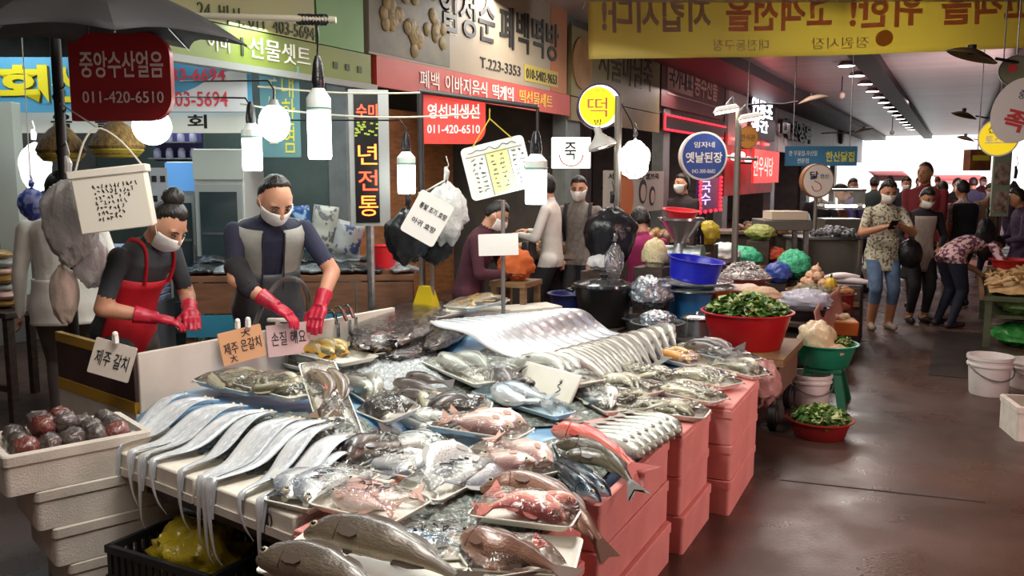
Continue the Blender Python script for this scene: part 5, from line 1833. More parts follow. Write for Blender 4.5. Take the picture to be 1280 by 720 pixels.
for k in range(6):
    p = onb(1058 + 2.0 * (k % 3), 352 - 5 * (k // 3), 8.8)
    b = M()
    b.tube(cat([(-.2, 0, 0), (-.1, 0, .01), (.05, 0, .012), (.2, 0, 0)], 8), [.004, .012, .018, .024, .028, .03, .03, .028, .02], 10)
    o = b.build('white_radish', radw)
    o.location = p + AH * .05 * (k % 3) + AR * -.02 * k
    o.rotation_euler = (0, 0, math.atan2(AR.y, AR.x) + .15 * (k - 2))
    tag(o, 'long white radish in the bunch behind the yellow squash', 'radish', 'bunch of white radishes')
p = onb(1058, 356, 8.85)
p.z -= .01
carrier('crate under the bunch of white radishes', p, .16)
p = onb(1044, 402, 7.75)
t = thing('orange_crate', 'shallow orange crate of pale bulbs below the dark red tub', 'crate', (p.x, p.y, p.z - .1), .25)
M().box((0, 0, .06), (.34, .3, .12), 0, 1.06).build('crate_shell', mat('orange_crate', 'b8621f', .45), t, bevel=.008)
M().box((0, 0, .115), (.3, .26, .02)).build('liner', mat('paper_liner', 'd2b48e', .8), t)
q = random.Random(4)
for k in range(9):
    b = M()
    b.sphere((0, 0, 0), (.035, .03, .026), 10, 8)
    o = b.build('pale_bulb', mat('garlic', 'e6d6bc', .5, 0, 'cdb291', 10))
    o.location = t.location + Vector((q.uniform(-.1, .1), q.uniform(-.08, .08), .15))
    tag(o, 'pale garlic-like bulb in the shallow orange crate', 'bulb', 'pale bulbs in the orange crate')
carrier('crate under the shallow orange crate', Vector((p.x, p.y, p.z - .1)), .15)
b = M()
b.sphere((0, 0, 0), (.13, .05, .045), 16, 10, lambda d: 1 + .15 * noise.noise(d * 2))
o = b.build('sweet_potato', mat('reddish_root', '9a5438', .6, 0, '80432e', 9))
o.location = atd(1046, 384, 7.95)
o.rotation_euler = (0, 0, .5)
tag(o, 'long reddish root lying behind the shallow orange crate', 'root vegetable')
p = o.location.copy(); p.z -= .04
carrier('crate under the long reddish root', p, .12)

# pink sheet over the table end
b = M()
def sheet(a, c):
    z = .62 - .6 * c
    f = .03 * math.sin(a * 17 + 2 * c) * (.3 + c)
    return (-.93 + .10 * c + f + .03 * noise.noise(Vector((a * 4, c * 4, 1))), 7.0 + 1.7 * a, z + .02 * math.sin(a * 9))
b.grid(sheet, 40, 20)
tag(b.build('plastic_sheet', mat('pink_sheet', 'c98a7c', .35, bump=.4, bscale=14), smooth=80, solid=.004), 'pink plastic sheet hanging down the aisle side of the vegetable stall', 'sheet')

# green basin on a green stool, white bucket, small red basin on the floor
t = basin('basin', 'green basin on a tall green stool at the aisle edge', 1032, 428, 6.35, .225, .17, greenpl, rb=.7)
zz = t.location.z
s_ = thing('stool', 'tall green plastic stool under the green basin', 'stool', (t.location.x, t.location.y, 0))
M().box((0, 0, zz - .02), (.26, .26, .04)).build('seat', mat('green_stool', '1c6a4e', .4), s_, bevel=.01)
for a in (-1, 1):
    for c in (-1, 1):
        g = M()
        g.rings([[Vector((a * x + k[0], c * y + k[1], z)) for k in ((-.03, -.03), (.03, -.03), (.03, .03), (-.03, .03))] for x, y, z in ((.15, .15, 0), (.1, .1, zz - .04))])
        g.build('leg', MATS['green_stool'], s_)
    M().box((0, a * .125, zz * .45), (.2, .012, .05)).build('rail', MATS['green_stool'], s_)
heap('produce_bag', 'knotted pale bag of peeled garlic in the green basin', 'bag', top_of(t, .07) + Vector((-.06, 0, 0)), .135, .15, mat('cream_film', 'e3d0ae', .3, 0, 'cdb48c', 7, bump=.7, bscale=16), 6)
heap('produce_bag', 'flat tan packet leaning in front of the pale garlic bag', 'bag', top_of(t, .09) + Vector((.08, -.08, 0)), .09, .05, MATS['tan_paper'], 8)
greens('a few green stalks at the side of the green basin', top_of(t, .15) + Vector((.12, .02, 0)), .07, 60, .05, 22)
def bucket(label, u, vrim, vbot, m, D=None, r=None, handle=True, tilt=0):
    p0 = atz(u, vbot, 0.0)
    D = (p0 - EYE).dot(AH)
    h = atd(u, vrim, D).z
    p = Vector((p0.x, p0.y, 0))
    t = thing('bucket', label, 'bucket', p)
    rb = r * .84
    M().lathe([(rb, 0), (rb + .004, .01), (r * .95, h * .74), (r * 1.04, h * .75), (r * 1.04, h * .8), (r * .98, h * .81), (r * .99, h * .9), (r * 1.05, h * .91), (r * 1.05, h), (r * .97, h), (r * .93, h * .9), (rb * .95, .015)], n=36).build('pail', m, t)
    if handle:
        q = []
        for k in range(15):
            a = PI * k / 14
            v3 = AR * (-r * 1.06 * math.cos(a)) - AH * (.6 * r * math.sin(a) + .55 * r)
            v3 = AR * (-r * 1.06 * math.cos(a)) - AH * (r * 1.06 * math.sin(a) + .004)
            q.append(v3 + Vector((0, 0, h * .78 - h * .34 * math.sin(a))))
        M().tube(q, .005, 6).build('handle', steeld, t)
    return t
bucket('white pail standing between green stool and small red basin', 1012, 466, 506, whitepl, r=.145)
t = bucket('white pail on the floor across the aisle, nearest the walkway', 1235, 444, 492, whitepl, r=.155)
bucket('white pail half cut by the frame, behind the pink one', 1285, 450, 484, whitepl, r=.15)
p = atz(1025, 545, 0)
D = (p - EYE).dot(AH)
t = basin('basin', 'small dark red basin of green vegetables on the floor', 1025, 520, D, .2, .12, mat('brick_red_plastic', '8a1f1d', .4), z=0)
greens('chopped green chives heaped in the small dark red basin', top_of(t, .10), .19, 420, .06, 31, sq=.3)
# foam box and pink pail at the frame's edge
p = atz(1250, 546, 0)
t = foam_box('foam_box', 'white foam box on the floor at the edge of the frame under a pink pail', (p.x + .26, p.y + .16, 0), .25, (.46, .36, .22), foam)
q = thing('bucket', 'pink pail standing on the white foam box', 'bucket', (p.x + .27, p.y + .16, .222))
M().lathe([(.11, 0), (.145, .2), (.155, .2), (.155, .215), (.14, .215), (.105, .01)], n=30).build('pail', mat('pink_plastic', 'b8275a', .35), q)
M().box((0, 0, -.004), (.4, .3, .008)).build('tray_lid', foam, q) if False else None
# stall across the aisle
p = atz(1232, 432, 0)
t = thing('market_stand', 'olive wooden stand of roots across the aisle', 'stall', (p.x, p.y, 0))
zt = atd(1232, 372, (p - EYE).dot(AH)).z
olive = mat('olive_wood', '5c6244', .6, 0, '4a5038', 6)
M().box((.6, .9, zt), (1.3, 2.0, .04)).build('tabletop', olive, t)
M().box((.6, .9, .3), (1.2, 1.9, .03)).build('shelf', olive, t)
for x, y in ((.0, -.05), (1.2, -.05), (.0, 1.85), (1.2, 1.85)):
    M().box((x, y, zt / 2), (.06, .06, zt)).build('leg', olive, t)
M().box((-.06, .9, zt + .03), (.03, 2.0, .09)).build('edge_board', woodm, t)
b = M()
q = random.Random(17)
for k in range(300):
    x, y = q.uniform(.02, 1.0), q.uniform(-.02, 1.7)
    c = Vector((x, y, .04 + .16 * math.sin(PI * min(1, max(0, x))) + q.uniform(0, .05)))
    d = Vector((q.uniform(-1, 1), q.uniform(-1, 1), q.uniform(-.3, .3))).normalized() * .07
    b.tube([c - d, c + Vector((0, 0, .01)), c + d], [.006, .02, .012], 6)
b.grid(lambda a, c: (.0 + 1.05 * a, -.03 + 1.78 * c, .03 + .15 * math.sin(PI * a) * min(1, c * 8) + .02 * noise.noise(Vector((a * 9, c * 9, 0)))), 20, 30)
o = b.build('ginger_roots', mat('root_pale', 'cfae7e', .6, 0, 'b08a58', 15), smooth=60)
o.location = t.location + Vector((0, 0, zt + .02))
tag(o, 'pale roots heaped on the olive stand across the aisle', 'roots', kind='stuff')
for (y, lab, m, z, r) in ((.2, 'green plastic bag of cabbages under the olive stand on its shelf', mat('cabbage_bag', '4e8a3c', .35, 0, '9fc06a', 6, bump=.5, bscale=14), .315, .17), (.16, 'big green plastic bag on the floor under the olive stand', mat('green_bag', '2f8a3a', .3, 0, '4ba04f', 6, bump=.5, bscale=14), .0, .2)):
    heap('produce_bag', lab, 'bag', t.location + Vector((.26, y, z)), r, .13, m, 3 + y)
p = atd(1258, 330, 9.2)
t2 = basin('basket', 'red mesh basket of tomatoes at the back of the olive stand', 1262, 338, 9.3, .2, .1, redpl, 'basket')
t2.location.z = zt + .2
# dark hanging goods beside the right column
for k, (u, v, D, w, h, lab) in enumerate(((1232, 295, 9.6, 26, 60, 'dark bag hanging at the right column, lower one'), (1266, 262, 10.5, 24, 90, 'dark plum garment hanging beside the right column'))):
    sack('hanging_bag', lab, u, v, D, w, h, (MATS['black_nylon'], MATS['plum_check'])[k], 20 + k)
# small goods around the second pole
for k, (u, v, D, r, hh, m, lab) in enumerate(((886, 305, 8.4, .1, .13, mat('yellow_sack', 'c9b428', .4, 0, 'a8922a', 8, bump=.5, bscale=20), 'yellow sack between the mill and the second pole'), (950, 300, 9.6, .16, .1, mat('green_veg', '7c8a3a', .5, 0, 'a8a860', 12, bump=.8, bscale=40), 'pale green vegetables heaped behind the green net sack'), (962, 292, 10.2, .1, .09, mat('red_veg', 'b0342c', .4, 0, '8a241f', 9, bump=.6, bscale=30), 'red peppers bagged behind the pale green vegetables'))):
    p = onb(u, v, D)
    heap('produce_sack', lab, 'sack', p, r, hh, m, 40 + k)
    carrier('crate under the ' + ' '.join(lab.split(' ')[:3]) + ' near the second pole', p, r * .8)
p = onb(873, 316, 8.0)
t = thing('bottle', 'dark tall bottle beside the mill hopper', 'bottle', p)
M().lathe([(.045, 0), (.05, .01), (.05, .16), (.02, .22), (.018, .28), (.001, .28)], n=18).build('glass', mat('dark_glass', '201c1e', .1), t)
M().lathe([(.021, .27), (.021, .3), (.001, .3)], n=12).build('cap', redpl, t)
carrier('crate under the dark bottle', p, .1)
# grey counter of the stall under the blue sign
p = atd(1038, 340, 10.2)
t = thing('counter', 'grey metal counter of the stall under the blue hanging sign', 'counter', (p.x, p.y, 0), math.atan2(AR.y, AR.x) + .1)
zt = atd(1038, 300, 10.2).z
gm = mat('grey_counter', '6d6a62', .45, .1, '5c5952', 2)
M().box((0, 0.25, zt / 2), (.68, .5, zt)).build('cabinet', gm, t, bevel=.008)
M().box((0, 0.25, zt + .015), (.74, .56, .03)).build('worktop', steeld, t, bevel=.006)
M().box((.33, -.005, zt / 2), (.03, .02, zt)).build('edge_post', steel, t)
b = M()
clump(b, (0, 0, .02), .26, 60, .04, 40, .22, False)
o = b.build('black_fungus', mat('dark_goods', '27242a', .3, 0, '8d8d90', 25), smooth=50)
o.location = t.location + Vector((0, 0.15, zt + .03))
tag(o, 'small dark wrapped goods heaped on the grey counter', 'goods', kind='stuff')
p = atd(1050, 250, 11.6)
t = thing('glass_case', 'small glass display case behind the grey counter', 'display case', (p.x, p.y, 0), math.atan2(AR.y, AR.x))
zt2 = p.z
M().box((0, 0, zt2 / 2 - .12), (.5, .4, zt2 - .24)).build('base_cabinet', gm, t)
M().box((0, 0, zt2 - .0), (.5, .4, .24)).build('glass_box', film_mat('case_glass', .3, 'ffffff', .05, 3, 0, .03), t)
M().box((0, 0, zt2 + .13), (.52, .42, .03)).build('top_frame', steel, t)
M().box((0, -.05, zt2 - .08), (.4, .06, .03)).build('light_strip', MATS['tube_glow'], t)
# scale-like steel unit at the left of the grey counter
p = atd(982, 320, 9.9)
t = thing('steel_table', 'grey steel work table beyond the green net sacks', 'table', (p.x, p.y, 0), math.atan2(AR.y, AR.x))
zt = atd(982, 275, 9.9).z
M().box((0, 0.2, zt - .06), (.55, .5, .12)).build('tabletop', gm, t, bevel=.01)
for a in (-.22, .22):
    for c in (0, .4):
        M().box((a, c, (zt - .12) / 2), (.05, .05, zt - .12)).build('leg', steeld, t)
M().box((.02, .15, zt + .05), (.4, .36, .09)).build('carton', mat('pale_carton', 'c9b8a4', .8), t)

# ================================================================ SIGNS
black = mat('sign_black', '1c1a1a', .5)
white = mat('sign_white', 'eeeae2', .5)
def fsign(name, label, u0, u1, vt, vb, m, X=None, thick=.06, cat='sign', mb=True):
    """board on the facade from pixel column u0 to u1; vt, vb are its top and bottom rows at u1"""
    X = FX + .06 if X is None else X
    p1, q1 = atx(u1, vb, X), atx(u1, vt, X)
    y0 = atx(u0, vb, X).y
    w, h = p1.y - y0, q1.z - p1.z
    t = thing(name, label, cat, mw=facade((X, y0, p1.z)))
    t['w'], t['h'], t['X'], t['y0'] = w, h, X, y0
    if X > FX + .1:
        for a in (.2, .8):
            M().box((w * a, h * .6, -(X - FX) / 2 - .03), (.05, .05, X - FX + .04)).build('bracket', MATS['dark_steel'], t)
    if mb:
        M().box((w / 2, h / 2, -thick / 2), (w, h, thick)).build('board', m, t)
    return t
def fx(t, u):
    return atx(u, 100, t['X']).y - t['y0']
def ftext(t, body, u0, u1, f0, f1, m, bold=.02, z=.002, depth=.008, **k):
    x0, x1 = fx(t, u0), fx(t, u1)
    M().text(body, x0, f0 * t['h'], x1 - x0, (f1 - f0) * t['h'], z, depth, bold, **k).build('lettering', m, t, smooth=0)
def fpanel(t, name, u0, u1, f0, f1, m, z=.004):
    x0, x1 = fx(t, u0), fx(t, u1)
    return M().box(((x0 + x1) / 2, (f0 + f1) / 2 * t['h'], z), (x1 - x0, (f1 - f0) * t['h'], .006)).build(name, m, t)
lime = mat('lime_sign', '778832', .45, 0, '6c7c2e', 2)
t = fsign('shop_sign', 'lime green shop sign strip with pale lettering above the seafood stall', 140, 464, 69, 106, lime)
ftext(t, '이바', 261, 290, .26, .80, white, .0)
ftext(t, '|', 302, 305, .25, .75, mat('dark_green', '2c3a1c', .5))
ftext(t, '선물셋트', 312, 388, .24, .84, white, .0)
for u in (417, 432, 447):
    fpanel(t, 'square_mark', u, u + 5, .34, .55, MATS['dark_green'])
M().box((t['w'] / 2, -.03, .02), (t['w'], .05, .1)).build('lower_trim', mat('grey_trim', '8d918c', .4), t)
t = fsign('shop_sign', 'pale olive sign board with a dark telephone number above the lime strip', 140, 394, -40, 53, mat('olive_sign', '9a9a72', .45, 0, 'a3a96a', 1))
ftext(t, '24. 비사. 011  403-5694', 250, 394, .0, .22, MATS['dark_green'], .0)
t = fsign('shop_sign', 'plain bright green sign board beside the pale olive one', 397, 455, -30, 66, mat('green_sign', '4c8a35', .4, 0, '5d9a40', 1))
t = fsign('shop_sign', 'long red sign strip with white lettering below the rice cake board', 472, 712, 119, 145, mat('red_sign', 'b8433a', .45, 0, 'a83a34', 2))
ftext(t, '폐백', 524, 548, .2, .82, white, .0)
ftext(t, '이바지음식', 556, 608, .2, .82, white, .0)
ftext(t, '떡케익', 615, 641, .2, .82, white, .0)
ftext(t, '떡선물세트', 649, 690, .2, .82, mat('sign_yellow', 'd9b04a', .5), .0)
t = fsign('shop_sign', 'large beige sign board with black lettering and a picture of rice cakes', 462, 708, 4, 118, mat('beige_sign', '8f8270', .5, 0, '877a66', 1))
fpanel(t, 'end_panel', 688, 708, 0, 1, mat('orange_end', 'a84a30', .5, 0, '9c6a38', .8), .002)
fpanel(t, 'picture', 462, 562, .02, 1, mat('plate_dark', '3e3a30', .5, 0, '5c5434', 3), .002)
rice = mat('rice_cake', '8f7630', .6, 0, '665420', 14)
q = random.Random(3)
for cx, cy in ((490, .34), (520, .22), (512, .62), (545, .3), (480, .7), (548, .72)):
    b = M()
    for k in range(12):
        a, d = q.uniform(0, 6.3), q.uniform(0, .17)
        b.lathe([(.06, 0), (.07, .006), (.05, .014), (.001, .012)], (fx(t, cx) + d * math.cos(a), cy * t['h'] + d * math.sin(a), .006), 8)
    b.build('picture_motif', rice, t)
for body, u0, u1 in (('임정순', 550, 618), ('폐백', 624, 660), ('떡방', 664, 697)):
    if u0 == 550:
        ftext(t, '임', 549, 571, .305, .74, mat('outline_grey', 'b0a794', .5), .05, .001, .004)
    ftext(t, body, u0, u1, .32, .725, black, .012, .004, .012)
ftext(t, 'T.223-3353', 600, 650, .08, .18, black, .0)
fpanel(t, 'number_plate', 655, 697, .05, .22, mat('dull_yellow', 'a08f3c', .5))
ftext(t, '010-5402-9653', 657, 695, .08, .18, black, .0, .008)
t = fsign('shop_sign', 'dim olive porridge shop sign with dark lettering behind the round yellow sign', 714, 824, 74, 142, mat('khaki_sign', '84784e', .5, 0, '776c46', 1.5))
ftext(t, '서울마님죽', 748, 815, .36, .94, mat('dark_brown', '3c3226', .5), .01)
M().lathe([(.36, 0), (.36, .02), (.001, .02)], (fx(t, 727), .5 * t['h'], .0), 28).build('picture_disc', mat('porridge_orange', 'a87a34', .5, 0, '8f5f2a', 4), t)
t = fsign('shop_sign', 'plain tan sign strip under the porridge shop sign', 714, 824, 143, 166, mat('tan_sign', '8a7550', .5, 0, '7c6846', 2))
t = fsign('shop_sign', 'dark maroon shop sign with pale boxed lettering', 826, 903, 86, 150, mat('maroon_sign', '5c3030', .5, 0, '4d2828', 1.5))
fpanel(t, 'pale_box', 834, 866, .28, .76, mat('dull_rose', '9a7a70', .5))
ftext(t, '국가대표', 836, 865, .34, .70, black, .01, .008)
ftext(t, '농수산물', 868, 897, .32, .74, MATS['dull_rose'], .02)
b = M()
w, h = t['w'], t['h']
for a, c in (((fx(t, 834), .22), (fx(t, 897), .22)), ((fx(t, 834), .80), (fx(t, 897), .80))):
    b.box(((a[0] + c[0]) / 2, a[1] * h, .006), (c[0] - a[0], .02, .01))
b.build('rule_lines', MATS['dull_rose'], t)
neon = mat('red_neon', 'ff2030', .4, emit=4.0)
t = fsign('neon_frame', 'red neon frame below the maroon shop sign', 828, 905, 157, 175, black, cat='neon light')
b = M()
w, h = t['w'], t['h']
b.tube([(.05, h * .9, .03), (w, h * .9, .03)], .018, 6)
b.tube([(.05, h * .08, .03), (w * .95, h * .08, .03)], .018, 6)
b.tube([(.05, h * .08, .03), (.03, h * .5, .03), (.05, h * .9, .03)], .018, 6)
b.build('neon_tube', neon, t)
lit = mat('lit_letters', 'f4f7ff', .4, emit=3.2)
t = fsign('letter_sign', 'bright white lit lettering in two rows on the dark end of the grey board', 939, 968, 128, 177, mat('slate', '33303a', .5), X=FX + .16)
ftext(t, '인동초', 941, 967, .48, .98, lit, .03)
ftext(t, '공간', 941, 962, .16, .46, lit, .03)
t = fsign('letter_sign', 'black raised lettering on the grey board right of the lit letters', 976, 1016, 158, 187, black, X=FX + .12, mb=False)
ftext(t, '대전정육', 977, 1015, .2, .95, black, .04, depth=.08)
p = atx(1050, 168, FX + .05)
t = thing('wall_speaker', 'round dark speaker on the grey board near its far end', 'speaker', mw=facade(p))
M().lathe([(.42, 0), (.42, .12), (.34, .16), (.001, .14)], n=28).build('housing', mat('speaker_brown', '4a4240', .6), t)
# red lit food shop behind the second pole
t = fsign('shop_sign', 'red lit box sign of the food shop behind the second pole', 942, 973, 190, 228, mat('red_lit', 'd82a26', .4, emit=.9), X=FX + .5)
ftext(t, '한우식당', 945, 970, .2, .8, mat('lit_pink', 'ffb0a8', .4, emit=1.2), .01)
t = fsign('glowing_display', 'red glowing display front behind the soybean paste sign', 905, 965, 176, 240, mat('red_front', 'a81e1e', .5, 0, '7a1616', 3, emit=.0), X=FX + .02, cat='display')
b = M()
for k in range(7):
    b.sphere((.4 + k * t['w'] / 7.6, t['h'] * .62 + .06 * math.sin(k * 2), .12), .09, 10, 8)
b.build('bulb_string', mat('pink_bulb', 'ff9aa0', .4, emit=6), t)
b = M()
for k in range(4):
    b.box((.3 + k * t['w'] / 4.4, t['h'] * .9, .1), (.5, .06, .06))
b.build('tube_lamp', mat('red_tube', 'ff4040', .4, emit=5), t)
area('red_shop_light', (FX + 1.0, atx(930, 200, FX).y, 2.2), .8, 40, (1, .25, .22), (FX + .2, atx(930, 200, FX).y, 1.4), 3)
t = fsign('led_sign', 'upright purple LED sign edged with red lights under the soybean paste sign', 873, 899, 222, 262, mat('violet_panel', '3b2150', .4, 0, '54307a', 4, emit=.0), X=FX + .3)
M().tube([(t['w'] * .5, .1, -.08), (t['w'] * .5, -t.matrix_basis.translation.z, -.08)], .04, 8).build('post', MATS['dark_steel'], t)
ftext(t, '국수', 879, 892, .2, .9, mat('violet_letters', 'd8b0ff', .4, emit=1.6), .0, vertical=True)
b = M()
w, h = t['w'], t['h']
for k in range(9):
    for x in (0.02, w - .02):
        b.sphere((x, h * k / 8, .03), .035, 8, 6)
for k in range(5):
    b.sphere((w * k / 4, 0, .03), .035, 8, 6)
b.build('light_string', neon, t)
t = fsign('menu_poster', 'white poster with an orange bubble and two drawn heads on the porridge shop wall', 758, 829, 214, 262, mat('poster_white', 'b3aaa0', .5), X=FX + .25, cat='poster')
for u, f, r, m in ((783, .42, .42, mat('poster_orange', 'c46a34', .5)), (806, .5, .2, black), (818, .38, .16, black)):
    b = M()
    b.lathe([(r, 0), (r, .006), (.001, .006)], (0, 0, 0), 24)
    o = b.build('picture_disc', m, t)
    o.location = (fx(t, u), f * t['h'], .002)
    if m is black:
        b = M()
        b.lathe([(r * .7, 0), (r * .7, .006), (.001, .006)], (0, -r * .1, .004), 20)
        b.build('face', mat('poster_face', 'c0a898', .5), o)
M().tube([(t['w'] * .5, .1, -.08), (t['w'] * .5, -t.matrix_basis.translation.z, -.08)], .04, 8).build('post', MATS['dark_steel'], t)
ftext(t, '서울 마님 저염 셀프죽', 762, 826, .80, .94, black, .0)

# ---- free-hanging signs
def board(name, label, u, v, D, w, h, m, turn=0, roll=0, pitch=0, th=.02, cat='sign', r=None, edge=None):
    s_ = ppm(D)
    mw = facing(u, v, D, turn, roll, pitch)
    t = thing(name, label, cat, mw=mw)
    W, H = w * s_, h * s_
    t['w'], t['h'] = W, H
    b = M()
    b.prism(rrect(W, H, (r or .006), 6) if r != 'round' else [(W / 2 * math.cos(a), H / 2 * math.sin(a)) for a in [2 * PI * k / 48 for k in range(48)]], -th, 0)
    b.build('panel', m, t, smooth=30)
    return t
def btext(t, body, cx, cy, w, h, m, bold=.015, z=.001, depth=.003, **k):
    """position and size as fractions of the board"""
    W, H = t['w'], t['h']
    return M().text(body, (cx - w / 2) * W, (cy - h / 2) * H, w * W, h * H, z, depth, bold, **k).build('lettering', m, t, smooth=0)
def hang(t, z=-.03, xs=(0,)):
    for x in xs:
        M().tube([(x * t['w'], t['h'] * .48, z), (x * t['w'], CZ - t.matrix_basis.translation.z, z)], .008, 6).build('hanger', steeld, t)
def standon(t, z=-.03):
    M().tube([(0, 0, z), (0, -t.matrix_basis.translation.z, z)], .02, 8).build('post', MATS['dark_steel'], t)
def disc(t, name, rx, ry, m, cx=0, cy=0, z=.001):
    W, H = t['w'], t['h']
    return M().prism([(cx * W + rx * W * math.cos(a), cy * H + ry * H * math.sin(a)) for a in [2 * PI * k / 40 for k in range(40)]], z, z + .003).build(name, m, t, smooth=30)
sred = mat('sign_red', '9c2026', .38, 0, '8c1c22', 2)
sred2 = mat('sign_red_lit', 'd6382e', .4)
pale = mat('lettering_pale', 'd8c8c0', .5)

# tall post in front of the shop with its red sign, pipe, bags and foam tub
pp = atd(85, 300, 4.95)
t = thing('signpost', 'dark upright post carrying the red ice sign at the vendors\' end', 'post', (pp.x, pp.y, 0))
pm2 = mat('post_dark', '2a2625', .5, .3)
M().cyl((0, 0, 0), (0, 0, 2.75), .028, n=14).build('post', pm2, t)
M().cyl((0, 0, 0), (0, 0, .03), .15, n=20).build('base_plate', pm2, t)
b = M()
for k in range(4):
    b.tube([(0.03 * math.cos(a), .03 * math.sin(a), 2.0 - k * .3 + .02 * a) for a in [j * .7 for j in range(14)]], .006, 5)
b.build('cable_tie', blackpl, t)
b = M()
b.tube(cat([(.0, 0, 2.4), (.05, -.03, 2.52), (.22, -.06, 2.56), (.34, -.06, 2.5), (.2, -.05, 2.42), (.03, 0, 2.44)], 26), .008, 6)
b.build('cable', blackpl, t)
t = board('shop_sign', 'dark red rounded sign with pale ice seller lettering on the dark post', 150, 96, 4.85, 124, 106, sred, th=.05)
W, H = t['w'], t['h']
for o in list(t.children):
    o.data = None or o.data
bpy.data.objects.remove(t.children[0])
poly = [(-W / 2, -H / 2)] + [(W / 2 - .13 + .13 * math.sin(a), -H / 2 + .13 - .13 * math.cos(a)) for a in [k * PI / 16 for k in range(9)]] + [(W / 2 - .13 + .13 * math.cos(a), H / 2 - .13 + .13 * math.sin(a)) for a in [k * PI / 16 for k in range(9)]] + [(-W / 2, H / 2)]
M().prism(poly, -.05, 0).build('panel', sred, t, smooth=30)
btext(t, '중앙수산얼음', .02, .14, .82, .30, pale, .012)
btext(t, '011-420-6510', .02, -.23, .80, .13, pale, .0)
# horizontal pipe and its joint
a, c = atd(95, 20, 4.8), atd(420, 25, 4.8)
t = thing('hanging_pipe', 'pale horizontal pipe tied across the top of the dark post', 'pipe', a)
d = c - a
M().tube([(0, 0, 0), d * .5 + Vector((0, 0, .01)), d], .018, 10).build('pipe', mat('pipe_pale', 'a39c88', .5), t)
b = M()
for k in range(9):
    q = d * (.86 + .012 * k)
    b.tube([q + Vector((.024 * math.cos(x), 0, .024 * math.sin(x))) for x in [j * .8 + k for j in range(9)]], .008, 5)
b.build('tie_wrap', blackpl, t)
# umbrella
ug = mat('umbrella_grey', '343333', .8, 0, '2c2b2b', 3)
c = atd(122, 10, 4.35)
c.z = 2.30
t = thing('umbrella', 'large dark grey umbrella opened above the red ice sign', 'umbrella', c, math.atan2(AR.y, AR.x) + .12)
t.rotation_euler.x = .08
b = M()
R_ = .70
def um(a, cc):
    k = a * 8
    f = k - math.floor(k)
    ang = PI / 8 + 2 * PI * a
    r = R_ * cc
    vx = [Vector((math.cos(x), math.sin(x), 0)) for x in (PI / 8 + 2 * PI * math.floor(k) / 8, PI / 8 + 2 * PI * (math.floor(k) + 1) / 8)]
    p = vx[0].lerp(vx[1], f) * r
    p *= 1 - .15 * math.sin(PI * f) * cc
    return (p.x, p.y, .27 * (1 - cc ** 1.8) + .035 * math.sin(PI * f) * cc * cc)
b.grid(um, 48, 12)
b.build('canopy', ug, t, smooth=30, solid=.004)
for k in range(8):
    x = PI / 8 + 2 * PI * k / 8
    M().tube([(R_ * f * math.cos(x), R_ * f * math.sin(x), .27 * (1 - f ** 1.8) - .008) for f in (0, .25, .5, .75, 1)], .004, 5).build('rib', steeld, t)
M().cyl((0, 0, .1), (0, 0, .36), .01, n=10).build('shaft', steeld, t)
M().lathe([(.012, .28), (.012, .36), (.001, .39)], n=10).build('ferrule', blackpl, t)
# white foam tub on strings with handwriting
mw = facing(140, 249, 4.2, .30, .12)
t = thing('foam_tub', 'white foam tub with handwriting hanging on a white cord from the dark post', 'tub', mw=mw)
W, H = 88 * ppm(4.2), 78 * ppm(4.2)
M().box((0, 0, -.11), (W * .96, H, .22)).build('tub', mat('hanging_foam', 'dcd8c8', .6), t, bevel=.006)
M().box((0, H * .44, -.11), (W * 1.04, H * .13, .24)).build('lid', MATS['hanging_foam'], t, bevel=.006)
q = random.Random(9)
for k in range(7):
    b = M()
    yy = H * (.22 - .085 * k)
    x = -W * .22
    while x < W * (.36 - .05 * k):
        s_ = W * .035
        b.tube(cat([(x + q.uniform(0, s_), yy + q.uniform(-s_, s_), .002) for _ in range(4)], 7), .0022, 4)
        x += W * .055
    b.build('handwriting', marker, t)
M().tube(cat([(-W * .42, H * .45, 0), (-W * .2, H * .95, 0.02), (0, H * 1.12, .02), (W * .25, H * .9, .02), (W * .48, H * .45, -.05)], 20), .005, 6).build('cord', mat('cord_white', 'd8d2c0', .7), t)
M().tube([(0, H * 1.12, .02), tuple(mw.inverted() @ Vector((pp.x, pp.y, 2.05)))], .004, 5).build('cord', MATS['cord_white'], t)
# plastic bags round the post
gf = mat('smoky_film', 'cac6c2', .3, 0, 'aeaaa6', 5, bump=.9, bscale=12)
sack('hanging_bag', 'smoky grey plastic bag hanging beside the foam tub', 88, 268, 4.45, 72, 120, gf, 3, flat=.5, amp=.2)
sack('hanging_bag', 'pale milky plastic bag below the foam tub', 112, 318, 4.5, 46, 84, MATS['milky_film'], 5, flat=.5)
sack('hanging_bag', 'beige bag with a dark band hanging lowest on the dark post', 80, 362, 4.5, 36, 84, mat('beige_film', 'd0bcac', .45, bump=.6, bscale=12), 8, flat=.7)
o = bpy.data.objects['hanging_bag.002']
M().tube([(.075 * math.cos(a), .055 * math.sin(a), -.02) for a in [2 * PI * k / 20 for k in range(21)]], .014, 8).build('dark_band', blackpl, o)
